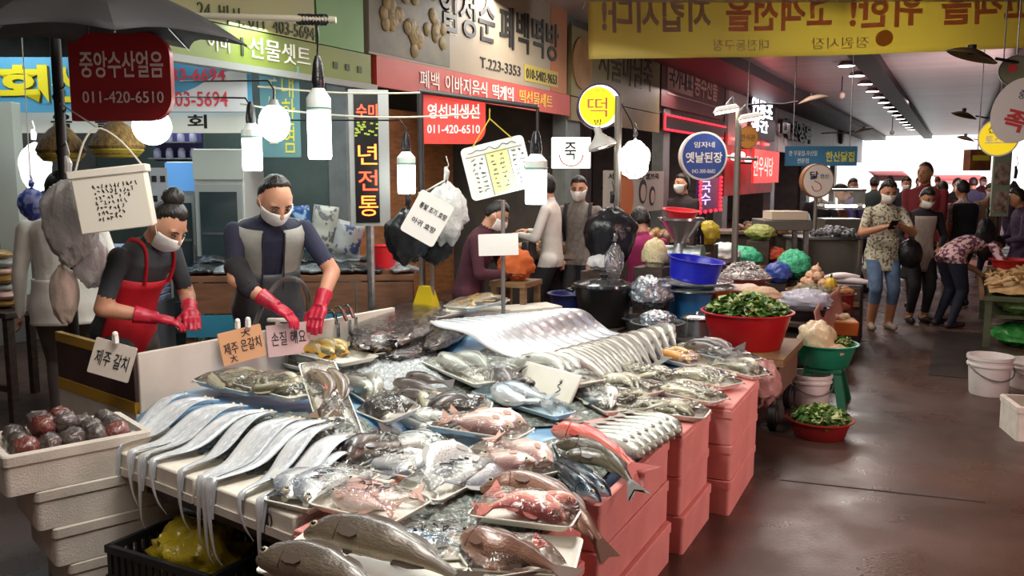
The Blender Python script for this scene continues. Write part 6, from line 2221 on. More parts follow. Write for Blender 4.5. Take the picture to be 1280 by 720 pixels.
# net baskets of dried goods
def cone_basket(label, u, v, D, w, h, seed):
    c = atd(u, v, D)
    s_ = ppm(D)
    t = thing('straw_basket', label, 'basket', c)
    r, hh = w * s_ / 2, h * s_
    M().lathe([(r * .3, -hh * .42), (r * .8, -hh * .36), (r, -hh * .15), (r * .8, hh * .1), (r * .45, hh * .35), (r * .12, hh * .5), (.001, hh * .52)], n=30).build('straw_hood', mat('straw', '9c7a3c', .7, 0, '5f4a26', 16, bump=.8, bscale=60, stretch=(3, 3, .4)), t)
    M().lathe([(.001, -hh * .45), (r * .7, -hh * .42), (r * .95, -hh * .25), (r * .9, -hh * .2)], n=26).build('yellow_base', mat('straw_yellow', 'b5a432', .6, 0, '8f7f2a', 9), t)
    M().tube([(0, 0, hh * .5), (0.01, 0, hh * .9), (0, 0, hh * 1.6)], .004, 5).build('cord', MATS['cord_white'], t)
cone_basket('dome of straw and yellow goods hanging behind the dark post', 76, 180, 5.6, 58, 50, 1)
cone_basket('dome of straw and yellow goods hanging above the foam tub', 146, 175, 5.6, 66, 50, 2)

# second red sign and the bar it hangs from
t = board('shop_sign', 'bright red rounded sign with white fish seller lettering in front of the wooden shop wall', 567, 149, 6.3, 79, 60, sred2, .1, 0, 0, .05)
W, H = t['w'], t['h']
bpy.data.objects.remove(t.children[0])
poly = [(-W / 2, -H / 2)] + [(W / 2 - .11 + .11 * math.sin(a), -H / 2 + .11 - .11 * math.cos(a)) for a in [k * PI / 16 for k in range(9)]] + [(W / 2, H / 2), (-W / 2, H / 2)]
M().prism(poly, -.05, 0).build('panel', sred2, t, smooth=30)
btext(t, '영선네생선', .0, .16, .8, .30, white, .02)
btext(t, '011-420-6510', .0, -.2, .82, .17, white, .01)
a, c = atd(525, 114, 6.25), atd(672, 134, 6.25)
t = thing('hanging_pipe', 'thin dark rail above the bright red fish seller sign', 'rail', a)
d = c - a
M().tube([(0, 0, 0), d], .018, 10).build('pipe', pm2, t)
M().tube([d, d + Vector((0, 0, -.33))], .012, 8).build('drop', pm2, t)
M().tube([(0, 0, 0), (0, 0, -a.z)], .022, 10).build('post', pm2, t)
# LED pillar sign
t = board('led_sign', 'tall narrow LED board with glowing red and orange lettering', 462, 198, 6.35, 49, 167, mat('aluminium', '9a9c9a', .4, .4), .25, 0, 0, .09)
M().box((-.02, 0, .004), (t['w'] * .6, t['h'] * .95, .008)).build('screen', mat('led_black', '0c0a0c', .3), t)
ledr = mat('led_red', 'ff3a20', .4, emit=5)
ledo = mat('led_orange', 'ff6a26', .4, emit=5)
M().tube([(0, -t['h'] * .49, -.05), (0, -t.matrix_basis.translation.z, -.05)], .03, 8).build('post', steeld, t)
btext(t, '수미', -.05, .345, .52, .10, ledr, .01, .009)
for k, ch in enumerate('년전통'):
    btext(t, ch, -.05, -.02 - .19 * k + .05, .48, .15, (ledo, ledr, ledo)[k], .0, .009)
b = M()
for k in range(22):
    b.box((-.02 + rnd.uniform(-.08, .08), t['h'] * (.27 - .005 * k), .01), (.02, .012, .004))
b.build('led_pattern', mat('led_green', '8a9a30', .4, emit=.5), t)
# price boards
t = board('price_board', 'tilted white price board with columns of handwriting on yellow strings', 622, 210, 5.4, 80, 66, mat('board_white', 'eef0e6', .4), .1, .24, 0, .012, r=.03)
W, H = t['w'], t['h']
M().box((.04 * W, -.06 * H, .001), (.34 * W, .8 * H, .002)).build('yellow_column', mat('pale_yellow', 'e8e4a0', .5), t)
b = M()
b.box((0, .31 * H, .003), (W * .9, .003, .002))
b.box((-.14 * W, -.1 * H, .003), (.003, H * .78, .002))
b.box((.22 * W, -.1 * H, .003), (.003, H * .78, .002))
b.build('rule_lines', mat('ink_blue', '3a4652', .6), t)
q = random.Random(2)
for cx in (-.36, -.24, -.05, .08, .29, .4):
    b = M()
    for k in range(8):
        yy = (.24 - .085 * k) * H
        b.tube(cat([(cx * W + q.uniform(-.012, .022), yy + q.uniform(-.007, .007), .003) for _ in range(5)], 8), .0018, 4)
    b.build('handwriting', MATS['ink_blue'], t)
b = M()
b.tube(cat([(-.4 * W + .07 * W * k, .40 * H + q.uniform(-.012, .012), .003) for k in range(12)], 40), .002, 4)
b.build('handwriting', MATS['ink_blue'], t)
ys = mat('yellow_string', 'c9b23a', .6)
for x in (-.3, .32):
    M().tube([(x * W, .48 * H, 0), (.06 * W, .92 * H, 0), (.1 * W, 1.1 * H, 0)], .004, 5).build('string', ys, t)
t = board('price_board', 'white card with marker prices leaning over black bags', 534, 273, 5.5, 47, 58, mat('card_white', 'f0efe9', .4), 0, -.52, 0, .01, r=.02)
btext(t, '통발 조기 효망', .05, .2, .8, .13, marker, .01)
btext(t, '아귀 효망', .0, -.16, .7, .13, marker, .01)
t = board('price_card', 'small blank white card tied to the thin pole beside the maroon smock', 623, 306, 5.6, 50, 27, MATS['card_white'], 0, .03)
q0 = atd(629, 380, 5.7)
t = thing('metal_pole', 'thin metal pole behind the fish that carries the tilted price board', 'pole', (q0.x, q0.y, 0))
M().cyl((0, 0, 0), (0, 0, atd(629, 250, 5.7).z), .014, n=12).build('tube', MATS['pole_metal'], t)
M().cyl((0, 0, 0), (0, 0, .02), .1, n=18).build('base_plate', MATS['pole_metal'], t)
q0 = atd(533, 390, 6.0)
t = thing('bag_stand', 'thin stand with a yellow foot that holds the black bags', 'stand', (q0.x, q0.y, 0))
for k in (-.04, .05):
    M().cyl((k, 0, 0), (k, 0, atd(533, 240, 6.0).z), .014, n=10).build('post', MATS['pole_metal'], t)
M().cyl((0, 0, 0), (0, 0, .02), .12, n=18).build('base_plate', MATS['pole_metal'], t)
M().rings([[Vector((x * k, y * k, z)) for x, y in ((-.1, -.05), (.1, -.05), (.1, .05), (-.1, .05))] for k, z in ((1.2, .5), (.8, .78), (.45, .9))]).build('yellow_foot', mat('yellow_plastic', 'd8bc1c', .4), t)
sack('black_bag', 'black plastic bag behind the white marker card', 510, 290, 5.75, 58, 76, blackpl, 12, flat=.5, amp=.22)
M().tube([(.0, 0, atd(533, 240, 6.0).z), tuple(atd(558, 225, 5.8) - Vector((q0.x, q0.y, 0)))], .01, 6).build('arm', MATS['pole_metal'], t)
sack('black_bag', 'second black bag hanging low on the thin yellow-footed stand', 545, 308, 5.85, 40, 44, blackpl, 13, flat=.5, amp=.22)
sack('hanging_bag', 'clear milky bag hanging above the white marker card', 558, 262, 5.8, 52, 88, mat('silver_film', 'b9b9b6', .25, bump=1.0, bscale=14), 14, flat=.4, amp=.22)

# round and small signs
def round_sign(label, u, v, D, w, h, face, ring=None, turn=0, glow=None, th=.12):
    t = board('round_sign', label, u, v, D, w, h, ring or white, turn, 0, 0, th, 'sign', 'round')
    disc(t, 'face', .46, .46, face)
    return t
yl = mat('sign_lit_yellow', 'f4e41c', .4, emit=1.1)
wl = mat('sign_lit_white', 'fbfbf0', .4, emit=1.3)
t = round_sign('round yellow lit sign with one big pink rice cake character', 750, 133, 7.3, 56, 56, wl, mat('sign_ring', '4a3c5c', .4))
disc(t, 'yellow_disc', .40, .42, yl, -.05, 0, .005)
btext(t, '떡', -.06, -.02, .44, .42, mat('lit_rose', 'c9785a', .5, emit=.3), .0, .009)
btext(t, '만나', -.05, .33, .28, .08, MATS['lit_rose'], .0, .009)
btext(t, '방', -.04, -.34, .18, .13, MATS['dark_green'], .01, .009)
M().tube([(t['w'] * .3, 0, -.1), (t['w'] * .5, -.0, -.1), tuple((t.matrix_basis.inverted() @ Vector((p7.x, p7.y, t.matrix_basis.translation.z))))], .015, 8).build('bracket', steeld, t)
t = round_sign('round blue sign with white soybean paste lettering on the second pole', 880, 195, 8.4, 58, 60, mat('sign_blue', '2d4f9a', .4), white)
btext(t, '옛날된장', 0, -.03, .78, .22, white, .02, .005)
btext(t, '임자네', 0, .23, .44, .12, white, .01, .005)
btext(t, '042-300-8682', 0, -.31, .5, .08, white, .0, .005)
M().tube([(t['w'] * .5, 0, -.06), (t['w'] * .5 + .14, -.02, -.06), (t['w'] * .5 + .30, -.03, -.06)], .015, 8).build('bracket', steeld, t)
t = round_sign('round white sign with a drawn chicken on a post over the grey counter', 1023, 226, 10.6, 40, 42, mat('cream_face', 'e2d8cc', .5), mat('copper_ring', '9a6a4a', .4))
btext(t, '닭', -.14, .16, .26, .24, mat('sign_navy', '1e2c50', .5), .02, .005)
btext(t, '한산', .18, .14, .26, .12, mat('sign_navy', '1e2c50', .5), .0, .005)
b = M()
b.tube(cat([(-.05, .0, .006), (.02, -.04, .006), (.03, -.1, .006), (-.04, -.12, .006), (-.08, -.06, .006)], 18), .006, 6)
b.build('drawn_chicken', mat('drawn_red', 'b8584a', .5), t)
q0 = atd(1023, 300, 10.65)
M().cyl((0, -t['h'] / 2, -.06), (0, -t['h'] / 2 - 1.65, -.06), .022, n=10).build('post', MATS['pole_metal'], t)
t = board('shop_sign', 'small white lit porridge sign above the woman in the white cardigan', 714, 191, 8.9, 48, 38, wl, 0, 0, 0, .1)
for x_ in (-.3, .3):
    M().tube([(x_ * t['w'], 0, -.08), (x_ * t['w'], 0.0, -(t.matrix_basis.translation.x - FX) / .4495)], .015, 6).build('bracket', steeld, t)
btext(t, '죽', -.02, .06, .30, .56, black, .01)
b = M()
b.tube([(.3 * t['w'] * math.cos(a), .36 * t['h'] * math.sin(a) - .02, .003) for a in [PI + PI * k / 14 for k in range(15)]], .006, 6)
b.build('bowl_outline', mat('drawn_red', 'b8584a', .5), t)
t = board('shop_sign', 'long blue hanging sign with white and yellow poultry lettering', 1027, 195, 12.5, 88, 24, mat('sign_steel_blue', '3d78a0', .45), 0, 0, 0, .06)
btext(t, '한 무꽃집-우산알', -.26, .14, .40, .26, white, .0)
btext(t, '전문점', -.26, -.24, .16, .24, white, .0)
btext(t, '한산닭집', .26, -.03, .40, .52, mat('lettering_yellow', 'e0d84a', .5), .02)
for x in (-.4, .4):
    M().tube([(x * t['w'], t['h'] / 2, -.03), (x * t['w'], CZ - t.matrix_world.translation.z, -.03)], .008, 6).build('hanger', steeld, t)
t = round_sign('round orange sign hanging behind the twin lamp heads', 935, 172, 12, 26, 28, mat('sign_orange', 'b87a34', .5), mat('sign_orange_edge', '8a5a2c', .5))
hang(t, -.06)
btext(t, '한식관', 0, 0, .7, .28, mat('dark_brown', '3c3226', .5), .0, .005)
t = round_sign('round yellow sign with dark lettering at the right edge of the aisle', 1248, 172, 9.5, 46, 46, mat('sign_yellow_lit', 'f0d020', .4, emit=.7), white, -.5)
hang(t, -.06)
btext(t, '신', -.16, .22, .2, .2, black, .01, .005)
btext(t, '토스트', 0, -.05, .62, .2, white, .02, .005)
t = board('round_sign', 'large white oval sign with red lettering at the right edge of the frame', 1273, 138, 8.6, 58, 80, mat('oval_white', 'd9cfca', .5), -.55, -.3, 0, .1, 'sign', 'round')
M().tube([(0, t['h'] * .3, -.05), (0.3, t['h'] * .45 + .5, -.05)], .012, 6).build('hanger', steeld, t)
btext(t, '족', .02, -.16, .42, .32, mat('lettering_red', 'c22a2a', .5), .03)
btext(t, '중앙', .02, .24, .26, .14, mat('sign_navy', '1e2c50', .5), .01)
t = round_sign('small round dull sign above the white oval one', 1270, 88, 9.0, 38, 36, mat('dull_olive', '6d6a50', .5), mat('dull_edge', '4a4a40', .5), -.5)
hang(t, -.06)
disc(t, 'red_spot', .14, .14, MATS['lettering_red'], -.1, .08, .005)
t = board('photo_panel', 'narrow pale panel with two food photographs on the right column', 1252, 225, 10.2, 22, 90, mat('panel_sage', '8c9c86', .5), 0, 0, 0, .03, 'panel')
standon(t, -.04)
for k, y in enumerate((.08, -.3)):
    M().box((0, y * t['h'], .003), (t['w'] * .8, t['h'] * .3, .004)).build('photograph', mat('photo_beige', 'b8a89a', .5, 0, '6c4a44', 12), t)
struct(M().box((.84, 12.3, 1.9), (.22, .3, 3.8)).build('pillar', mat('dark_pillar', '3a2f36', .6)))
t = board('shop_sign', 'small orange and brown box sign beside the bright exit', 1226, 200, 13, 26, 26, mat('box_orange', '9a6428', .5, 0, '6a3a24', 5), 0, 0, 0, .2)
hang(t, -.1)
M().box((0, t['h'] * .1, .003), (t['w'] * .8, t['h'] * .25, .004)).build('light_band', mat('lettering_yellow', 'e0d84a', .5), t)

# yellow banner seen from behind
p0, p1 = atd(735, 34, 11.6), atd(1330, 18, 11.6)
bw = (p1 - p0).length
bh = 76 * ppm(11.6)
d = (p1 - p0).normalized()
t = thing('banner', 'wide yellow banner hung across the arcade with mirrored lettering', 'banner', mw=frame_at((p0 + p1) / 2, d, (0, 0, 1)))
bm, nt, pb = base_mat('banner_cloth')
pb.inputs['Base Color'].default_value = hexc('e4da88')
pb.inputs['Roughness'].default_value = .7
ts = nt.nodes.new('ShaderNodeBsdfTranslucent')
ts.inputs[0].default_value = hexc('efe286')
ms = nt.nodes.new('ShaderNodeMixShader')
ms.inputs[0].default_value = .62
nt.links.new(pb.outputs[0], ms.inputs[1])
nt.links.new(ts.outputs[0], ms.inputs[2])
nt.links.new(ms.outputs[0], nt.nodes['Material Output'].inputs[0])
def bf(a, c):
    return (bw * (a - .5), bh * (c - .5) - .03 * math.sin(PI * a), .03 * math.sin(a * 9 + c * 2) + .012 * math.sin(a * 31))
M().grid(bf, 80, 8).build('cloth', bm, t, smooth=80, solid=.002)
def bt(body, u0, u1, f0, f1, m, bold):
    x0, x1 = [(u - 1032.5) / 595 * bw for u in (u0, u1)]
    b = M().text(body, x0, f0 * bh, x1 - x0, (f1 - f0) * bh, 0, .001, bold, mirror=True)
    b.v = [Vector((p.x, p.y - .03 * math.sin(PI * (p.x / bw + .5)), p.z + .004 + .03 * math.sin((p.x / bw + .5) * 9 + (p.y / bh + .5) * 2) + .012 * math.sin((p.x / bw + .5) * 31))) for p in b.v]
    b.build('lettering', m, t, smooth=0)
def translucent(name, c1, c2):
    m, nt, pb = base_mat(name)
    pb.inputs['Base Color'].default_value = hexc(c1)
    pb.inputs['Roughness'].default_value = .7
    ts = nt.nodes.new('ShaderNodeBsdfTranslucent')
    ts.inputs[0].default_value = hexc(c2)
    ms = nt.nodes.new('ShaderNodeMixShader')
    ms.inputs[0].default_value = .62
    nt.links.new(pb.outputs[0], ms.inputs[1])
    nt.links.new(ts.outputs[0], ms.inputs[2])
    nt.links.new(ms.outputs[0], nt.nodes['Material Output'].inputs[0])
    return m
bp_ = translucent('banner_purple', 'bca49c', 'd8c4ba')
br = translucent('banner_red', 'd49684', 'f0bcac')
for body, u0, u1, m in (('지킵시다!', 752, 889, bp_), ('고객선을', 908, 1041, br), ('위한!', 1063, 1152, br), ('고객을', 1176, 1290, br)):
    bt(body, u0, u1, -.10, .46, m, .03)
bt('대전동구청', 892, 962, -.40, -.22, bp_, .0)
bt('정원시장', 1015, 1088, -.40, -.22, bp_, .0)
disc_ = M().prism([((1105 - 1032.5) / 595 * bw + .1 * math.cos(a), -.3 * bh + .1 * math.sin(a)) for a in [2 * PI * k / 24 for k in range(24)]], .0, .06)
disc_.build('emblem', translucent('banner_emblem', 'd09a5a', 'e0b06a'), t)
for x in (-.5, .5):
    M().tube([(x * bw, bh * .5, 0), (x * bw * 1.02, CZ - t.matrix_world.translation.z, 0)], .006, 6).build('rope', MATS['cord_white'], t)

# ---- hanging lamps
bulbw = mat('led_bulb', 'f4fff6', .3, emit=9.0)
capm = mat('lamp_cap', 'd8ded8', .4)
def led_lamp(label, u, v, D, w, h, ztop=None, globe=False, back=False):
    s_ = ppm(D)
    c = atd(u, v, D)
    r, hh = w * s_ / 2, h * s_
    t = thing('hanging_bulb', label, 'bulb', c)
    if globe:
        M().sphere((0, 0, 0), (r, r, hh / 2), 24, 16).build('globe', bulbw, t)
        M().cyl((0, 0, hh * .45), (0, 0, hh * .62), r * .4, r * .25).build('socket', mat('socket_grey', '8a8c88', .4), t)
        top = hh * .62
    else:
        M().lathe([(.001, -hh * .5), (r * .9, -hh * .5), (r, -hh * .46), (r, hh * .18), (r, hh * .19), (.001, hh * .19)], n=24).build('tube', bulbw, t)
        M().lathe([(r * 1.03, hh * .18), (r * 1.04, hh * .36), (r * .6, hh * .47), (r * .5, hh * .5), (.001, hh * .5)], n=24).build('heat_sink', capm, t)
        M().tube([(r * 1.05 * math.cos(a), r * 1.05 * math.sin(a), hh * .22) for a in [2 * PI * k / 20 for k in range(21)]], r * .05, 6).build('green_ring', mat('green_ring', '3a9a8a', .4), t)
        M().lathe([(r * .5, hh * .48), (r * .55, hh * .6), (r * .4, hh * .85), (r * .2, hh * .95)], n=16).build('socket', blackpl, t)
        top = hh * .95
    zt = (ztop if ztop is not None else CZ) - c.z
    if back:
        if back is not True:
            e = tuple(back - c)
        else:
          e = (FX + .1 - c.x, .15, zt + .05)
        M().tube([(0, 0, top), (.005, 0, zt - .06), (-.05, .01, zt), e], .006, 6).build('cord', blackpl, t)
    else:
        M().tube([(0, 0, top), (.008, 0, (top + zt) / 2), (0, 0, zt)], .006, 6).build('cord', blackpl, t)
pz = atd(398, 25, 4.8).z
led_lamp('long glowing LED bulb hanging from the end of the pale pipe', 399, 155, 4.8, 29, 86, pz)
led_lamp('round glowing globe bulb hanging left of the long LED bulb', 343, 154, 5.6, 38, 46, atd(343, 100, 5.6).z, True, True)
led_lamp('short LED bulb hanging lower, left of the round globe bulb', 315, 184, 5.6, 24, 58, atd(315, 122, 5.6).z, False, True)
led_lamp('glowing round bulb peeping out below the dark red ice sign', 190, 158, 5.3, 46, 46, atd(190, 110, 5.3).z, True, True)
led_lamp('slim LED bulb hanging beside the LED board', 508, 216, 5.9, 22, 52, atd(508, 150, 5.9).z, False, True)
led_lamp('fat LED bulb hanging in front of the tilted price board\'s corner', 670, 224, 5.3, 27, 62, atd(672, 176, 5.3).z, False, atd(672, 134, 6.25) + Vector((0, 0, -.3)))
# wires
for k, (a, c, sag, lab) in enumerate(((( 322, 108), (525, 116), .02, 'upper pale wire strung past the LED board'), ((300, 130), (600, 142), .05, 'lower pale wire strung past the LED board'))):
    p, q = atd(*a, 5.6), atd(*c, 5.9)
    b = M()
    b.tube([p.lerp(q, i / 12) - Vector((0, 0, sag * math.sin(PI * i / 12))) for i in range(13)], .006, 5)
    tag(b.build('wire', mat('wire_pale', 'b8b49c', .6)), lab, 'wire')

# ================================================================ VENDORS' CORNER AND SHOP BEHIND
P0, P1 = atz(170, 442, .80), atz(492, 384, .80)
d = (P1 - P0)
d.z = 0
L = d.length
d.normalize()
nrm = Vector((d.y, -d.x, 0))            # towards the aisle
ang = math.atan2(d.y, d.x)
bw_ = mat('board_dirty', 'dcd2c6', .55, 0, 'c9bcae', 3)
t = thing('work_counter', 'vendors\' narrow work counter boarded in white with a brown end', 'counter', (P0.x, P0.y, 0), ang)
for k in range(2):
    M().box((L * (.25 + .5 * k), 0, .5), (L * .5 - .006, .03, .6)).build('white_panel', bw_, t, bevel=.004)
M().box((L / 2, .09, .74), (L, .16, .03)).build('worktop', mat('cutting_board', 'b9b2a4', .5, 0, '8a7f74', 7), t)
for x in (.1, L - .1):
    M().box((x, .13, .36), (.05, .05, .72)).build('leg', tw, t)
E1 = atz(72, 398, .88)
E1.z = .80
e = E1 - P0
e.z = 0
ea = math.atan2(e.y, e.x) - ang
R = spin(ea)
def epan(nm, z0, z1, m, off=0.0, f0=0, f1=1):
    l = e.length
    c = R @ Vector((l * (f0 + f1) / 2, off, 0))
    M().box((c.x, c.y, (z0 + z1) / 2), (l * (f1 - f0), .03, z1 - z0), ea).build(nm, m, t)
epan('white_skirt', .12, .52, bw_)
epan('brown_panel', .52, .80, mat('maroon_board', '4a342f', .6, 0, '3d2a26', 4), .0)
ytape = mat('yellow_tape', 'b98f2c', .4)
epan('yellow_tape', .50, .56, ytape, .004)
epan('yellow_tape', .76, .81, ytape, .004, .3, 1)
# price cards
def card(label, u, v, D, w, h, m, body, roll=0, turn=0, rows=None):
    c = board('price_card', label, u, v, D, w, h, m, turn, roll, -.12, .006, 'card', r=.006)
    for b_, cx, cy, ww, hh in rows:
        btext(c, b_, cx, cy, ww, hh, marker, .0)
    return c
card('white handwritten price card on the brown end of the counter', 140, 450, 4.05, 54, 46, mat('card_cream', 'd9cdbf', .6), '', -.28, .0, [('제주 갈치', 0, 0, .8, .42)])
card('orange handwritten price card propped on the white board', 303, 431, 4.57, 58, 42, mat('card_orange', 'd29a6c', .6), '', .12, .72, [('제주 은갈치', .0, -.02, .86, .36), ('大', .12, .34, .2, .22), ('大', -.25, -.33, .16, .22)])
card('pale pink handwritten price card beside the orange one', 361, 424, 4.82, 54, 40, mat('card_pink', 'd9b4ae', .6), '', .04, .45, [('손질 해요', .0, .05, .8, .44)])
for k, (u, v, lab) in enumerate(((144, 421, 'white clip holding the price card on the brown end'), (297, 404, 'white clip holding the orange price card'), (310, 402, 'second white clip on the orange price card'))):
    c = atd(u, v, (4.04, 4.59, 4.59)[k])
    o = thing('clip', lab, 'clip', c)
    M().sphere((0, 0, .012), .014, 10, 8).build('knob', white, o)
    M().box((0, 0, -.012), (.022, .02, .035)).build('jaw', white, o)
# tap, hose and knives
def cpt(u, v, D):
    return atd(u, v, D)
b = M()
b.tube(cat([cpt(318, 408, 4.84), cpt(330, 378, 4.84), cpt(350, 352, 4.86), cpt(372, 350, 4.8), cpt(384, 366, 5.0), cpt(386, 392, 5.12)], 30), .014, 8)
tag(b.build('water_hose', mat('hose_grey', '5e5c5a', .4)), 'grey hose arching over the counter in front of the man\'s apron', 'hose')
c = cpt(347, 400, 4.98)
t = thing('water_tap', 'white plastic tap standing on the counter beside the hose', 'tap', (c.x, c.y, .755))
h = c.z - .755
M().cyl((0, 0, 0), (0, 0, h), .014).build('pipe', white, t)
M().box((0, 0, h), (.12, .03, .022), math.atan2(AR.y, AR.x)).build('handle', white, t, bevel=.006)
M().tube([(0, 0, h * .6), AR * .04 + Vector((0, 0, h * .6)), AR * .07 + Vector((0, 0, h * .4))], .01, 8).build('spout', white, t)
c = cpt(385, 398, 5.15)
t = thing('metal_basin', 'small steel basin on the counter below the man\'s gloves', 'basin', (c.x - .1, c.y, .756))
M().lathe([(.07, 0), (.12, .07), (.128, .07), (.115, .06), (.065, .008)], n=26).build('bowl', steeld, t)
for k, (u0, v0, u1, v1) in enumerate(((424, 420, 418, 392), (440, 416, 428, 388), (447, 410, 438, 386))):
    a, c = cpt(u0, v0, 5.2), cpt(u1, v1, 5.26)
    o = thing('knife', 'fish knife hooked over the white board, %s of three' % ('nearest the pink card', 'middle', 'nearest the wrapped parcel')[k], 'knife', a)
    v = c - a
    M().tube([v * .55, v], [.011, .013], 8).build('handle', mat('knife_red', '6a2a22', .4) if k else blackpl, o)
    M().box(v * .25, (.006, .03, v.length * .55)).build('blade', steel, o)
    M().tube([v, v + Vector((-.02, 0, .02)), v + Vector((-.05, 0, .015))], .007, 6).build('hook', blackpl, o)

# ---- stacked white foam crates in the corner
c0, c1 = atz(20, 568, .63), atz(158, 543, .63)
v = c1 - c0
an = math.atan2(v.y, v.x)
perp = Vector((-math.sin(an), math.cos(an), 0))
for k in range(4):
    sh = Vector((math.cos(an), math.sin(an), 0)) * (.05 * (3 - k)) - perp * 0.0
    W_, D_ = .50, .40
    c = c0 + Vector((math.cos(an), math.sin(an), 0)) * (W_ / 2) + perp * (D_ / 2) + sh * 1.0 - Vector((math.cos(an), math.sin(an), 0)) * .03 * (k == 3)
    foam_box('foam_box', ('old white foam crate at the floor, lowest of the corner stack', 'old white foam crate, second from the floor in the corner stack', 'old white foam crate under the uppermost one in the corner stack', 'old white foam crate of grey sea squirts, uppermost in the corner stack')[k], (c.x, c.y, .157 * k), an + .02 * (k % 2), (W_ + .04 * (k == 3), D_, .155), foamgrey, 'white foam crates stacked in the corner', tape if k < 3 else None, depth=.05)
top = Vector((c.x, c.y, .157 * 3 + .10))
seam = mat('sea_squirt', '5c514c', .3, 0, '3a302d', 9, bump=.8, bscale=30, coat=.4)
q = random.Random(6)
k = 0
for ix in range(5):
    for iy in range(3):
        b = M()
        sd = Vector((k * 2.3, 1, 0))
        b.sphere((0, 0, 0), (.052, .045, .05), 14, 10, lambda dd: 1 + .28 * noise.noise(dd * 2.4 + sd))
        o = b.build('sea_squirt', seam if k % 4 else mat('sea_squirt_red', '7a4238', .3, 0, '4a2a26', 9, bump=.8, bscale=30, coat=.4), smooth=70)
        o.location = top + Vector((math.cos(an), math.sin(an), 0)) * (-.17 + .085 * ix) + perp * (-.1 + .1 * iy) + Vector((q.uniform(-.01, .01), q.uniform(-.01, .01), .045 + .05 * (ix in (1, 2)) * (iy > 0)))
        o.rotation_euler = (q.uniform(0, 3), q.uniform(0, 3), q.uniform(0, 3))
        tag(o, 'lumpy grey brown sea squirt in the uppermost foam crate of the corner stack', 'sea squirt', 'sea squirts in the corner crate')
        k += 1
# black crate with yellow plastic below the table edge
a, c, e_ = atz(137, 672, .24), atz(245, 704, .24), atz(322, 690, .24)
t = thing('plastic_crate', 'black slotted plastic crate on the floor under the table edge', 'crate', ((a + e_) / 2 + Vector((.02, .06, 0))).to_tuple()[:2] + (0,), math.atan2((c - a).y, (c - a).x))
bc = mat('crate_black', '24282a', .45)
for z in (.03, .1, .22):
    b = M()
    for s in (-1, 1):
        b.box((0, s * .19, z), (.56, .02, .03))
        b.box((s * .28, 0, z), (.02, .4, .03))
    b.build('rim', bc, t)
b = M()
for k in range(15):
    for s in (-1, 1):
        b.box((-.27 + .0386 * k, s * .19, .125), (.022, .012, .19))
for k in range(10):
    for s in (-1, 1):
        b.box((s * .28, -.17 + .038 * k, .125), (.012, .022, .19))
b.build('slats', bc, t)
M().box((0, 0, .015), (.54, .36, .02)).build('base', bc, t)
heap('plastic_bag', 'crumpled translucent yellow plastic bag in the black crate', 'bag', t.location + Vector((0, 0, .03)), .2, .17, mat('yellow_film', 'c9b52c', .2, 0, 'a8962a', 6, bump=.9, bscale=14), 4, amp=.3, squ=.8)

# ---- seafood shop behind: banner, strip light sign, fridges, shelves
t = board('shop_banner', 'long blue and white seafood banner with yellow and red lettering behind the dark post', 120, 106, 7.0, 380, 66, mat('banner_blue', '4d9ac4', .5, 0, '5fa8cc', 1), .0, .0, 0, .02, 'banner')
W, H = t['w'], t['h']
wv = [(W * (.17 + .33 * f), H * (-.5 + .02)) for f in (0, 1)]
poly = [(W * .2, -H * .49), (W * .487, -H * .49), (W * .487, H * .30), (W * .40, H * .22), (W * .32, -H * .05), (W * .24, -H * .22)]
M().prism(poly, .001, .003).build('white_wave', mat('banner_white', 'e4e8ea', .5), t)
def at_px(u):
    return (u - 120) / 380.0
by = mat('banner_yellow', 'e8d820', .5)
btext(t, '회', at_px(33), .0, 62 / 380, .68, mat('banner_shadow', '4a4a1c', .5), .04, .003)
btext(t, '회', at_px(31), .02, 62 / 380, .68, by, .04, .008)
btext(t, '산', at_px(88), .02, 44 / 380, .68, by, .04, .008)
rl = mat('lettering_rose', 'd84a58', .5)
btext(t, '042-633-6694', at_px(222), .18, 114 / 380, .24, rl, .02, .006)
btext(t, '011-403-5694', at_px(226), -.26, 110 / 380, .28, rl, .01, .006)
t = board('shop_sign', 'lit white strip sign with black lettering below the blue banner', 140, 152, 7.1, 330, 27, mat('strip_lit', 'cfd2c6', .5, emit=.25), 0, 0, 0, .08)
btext(t, '회', (245 - 140) / 330, 0, 24 / 330, .62, black, .02)
btext(t, '음', (78 - 140) / 330, 0, 26 / 330, .7, black, .02)
btext(t, '활', (132 - 140) / 330, 0, 26 / 330, .7, black, .02)
t = board('shop_banner', 'narrow upright teal banner with yellow lettering beside the globe bulb', 350, 140, 7.3, 48, 110, mat('teal_banner', '5f8f98', .5, 0, '6a9a9c', 2), 0, 0, 0, .02, 'banner')
btext(t, '대한염', .22, .0, .34, .9, mat('lettering_yellow', 'e0d84a', .5), .0, vertical=True)
btext(t, '국산천', -.2, .05, .3, .8, mat('lettering_cream', 'd8d4b0', .5), .0, vertical=True)
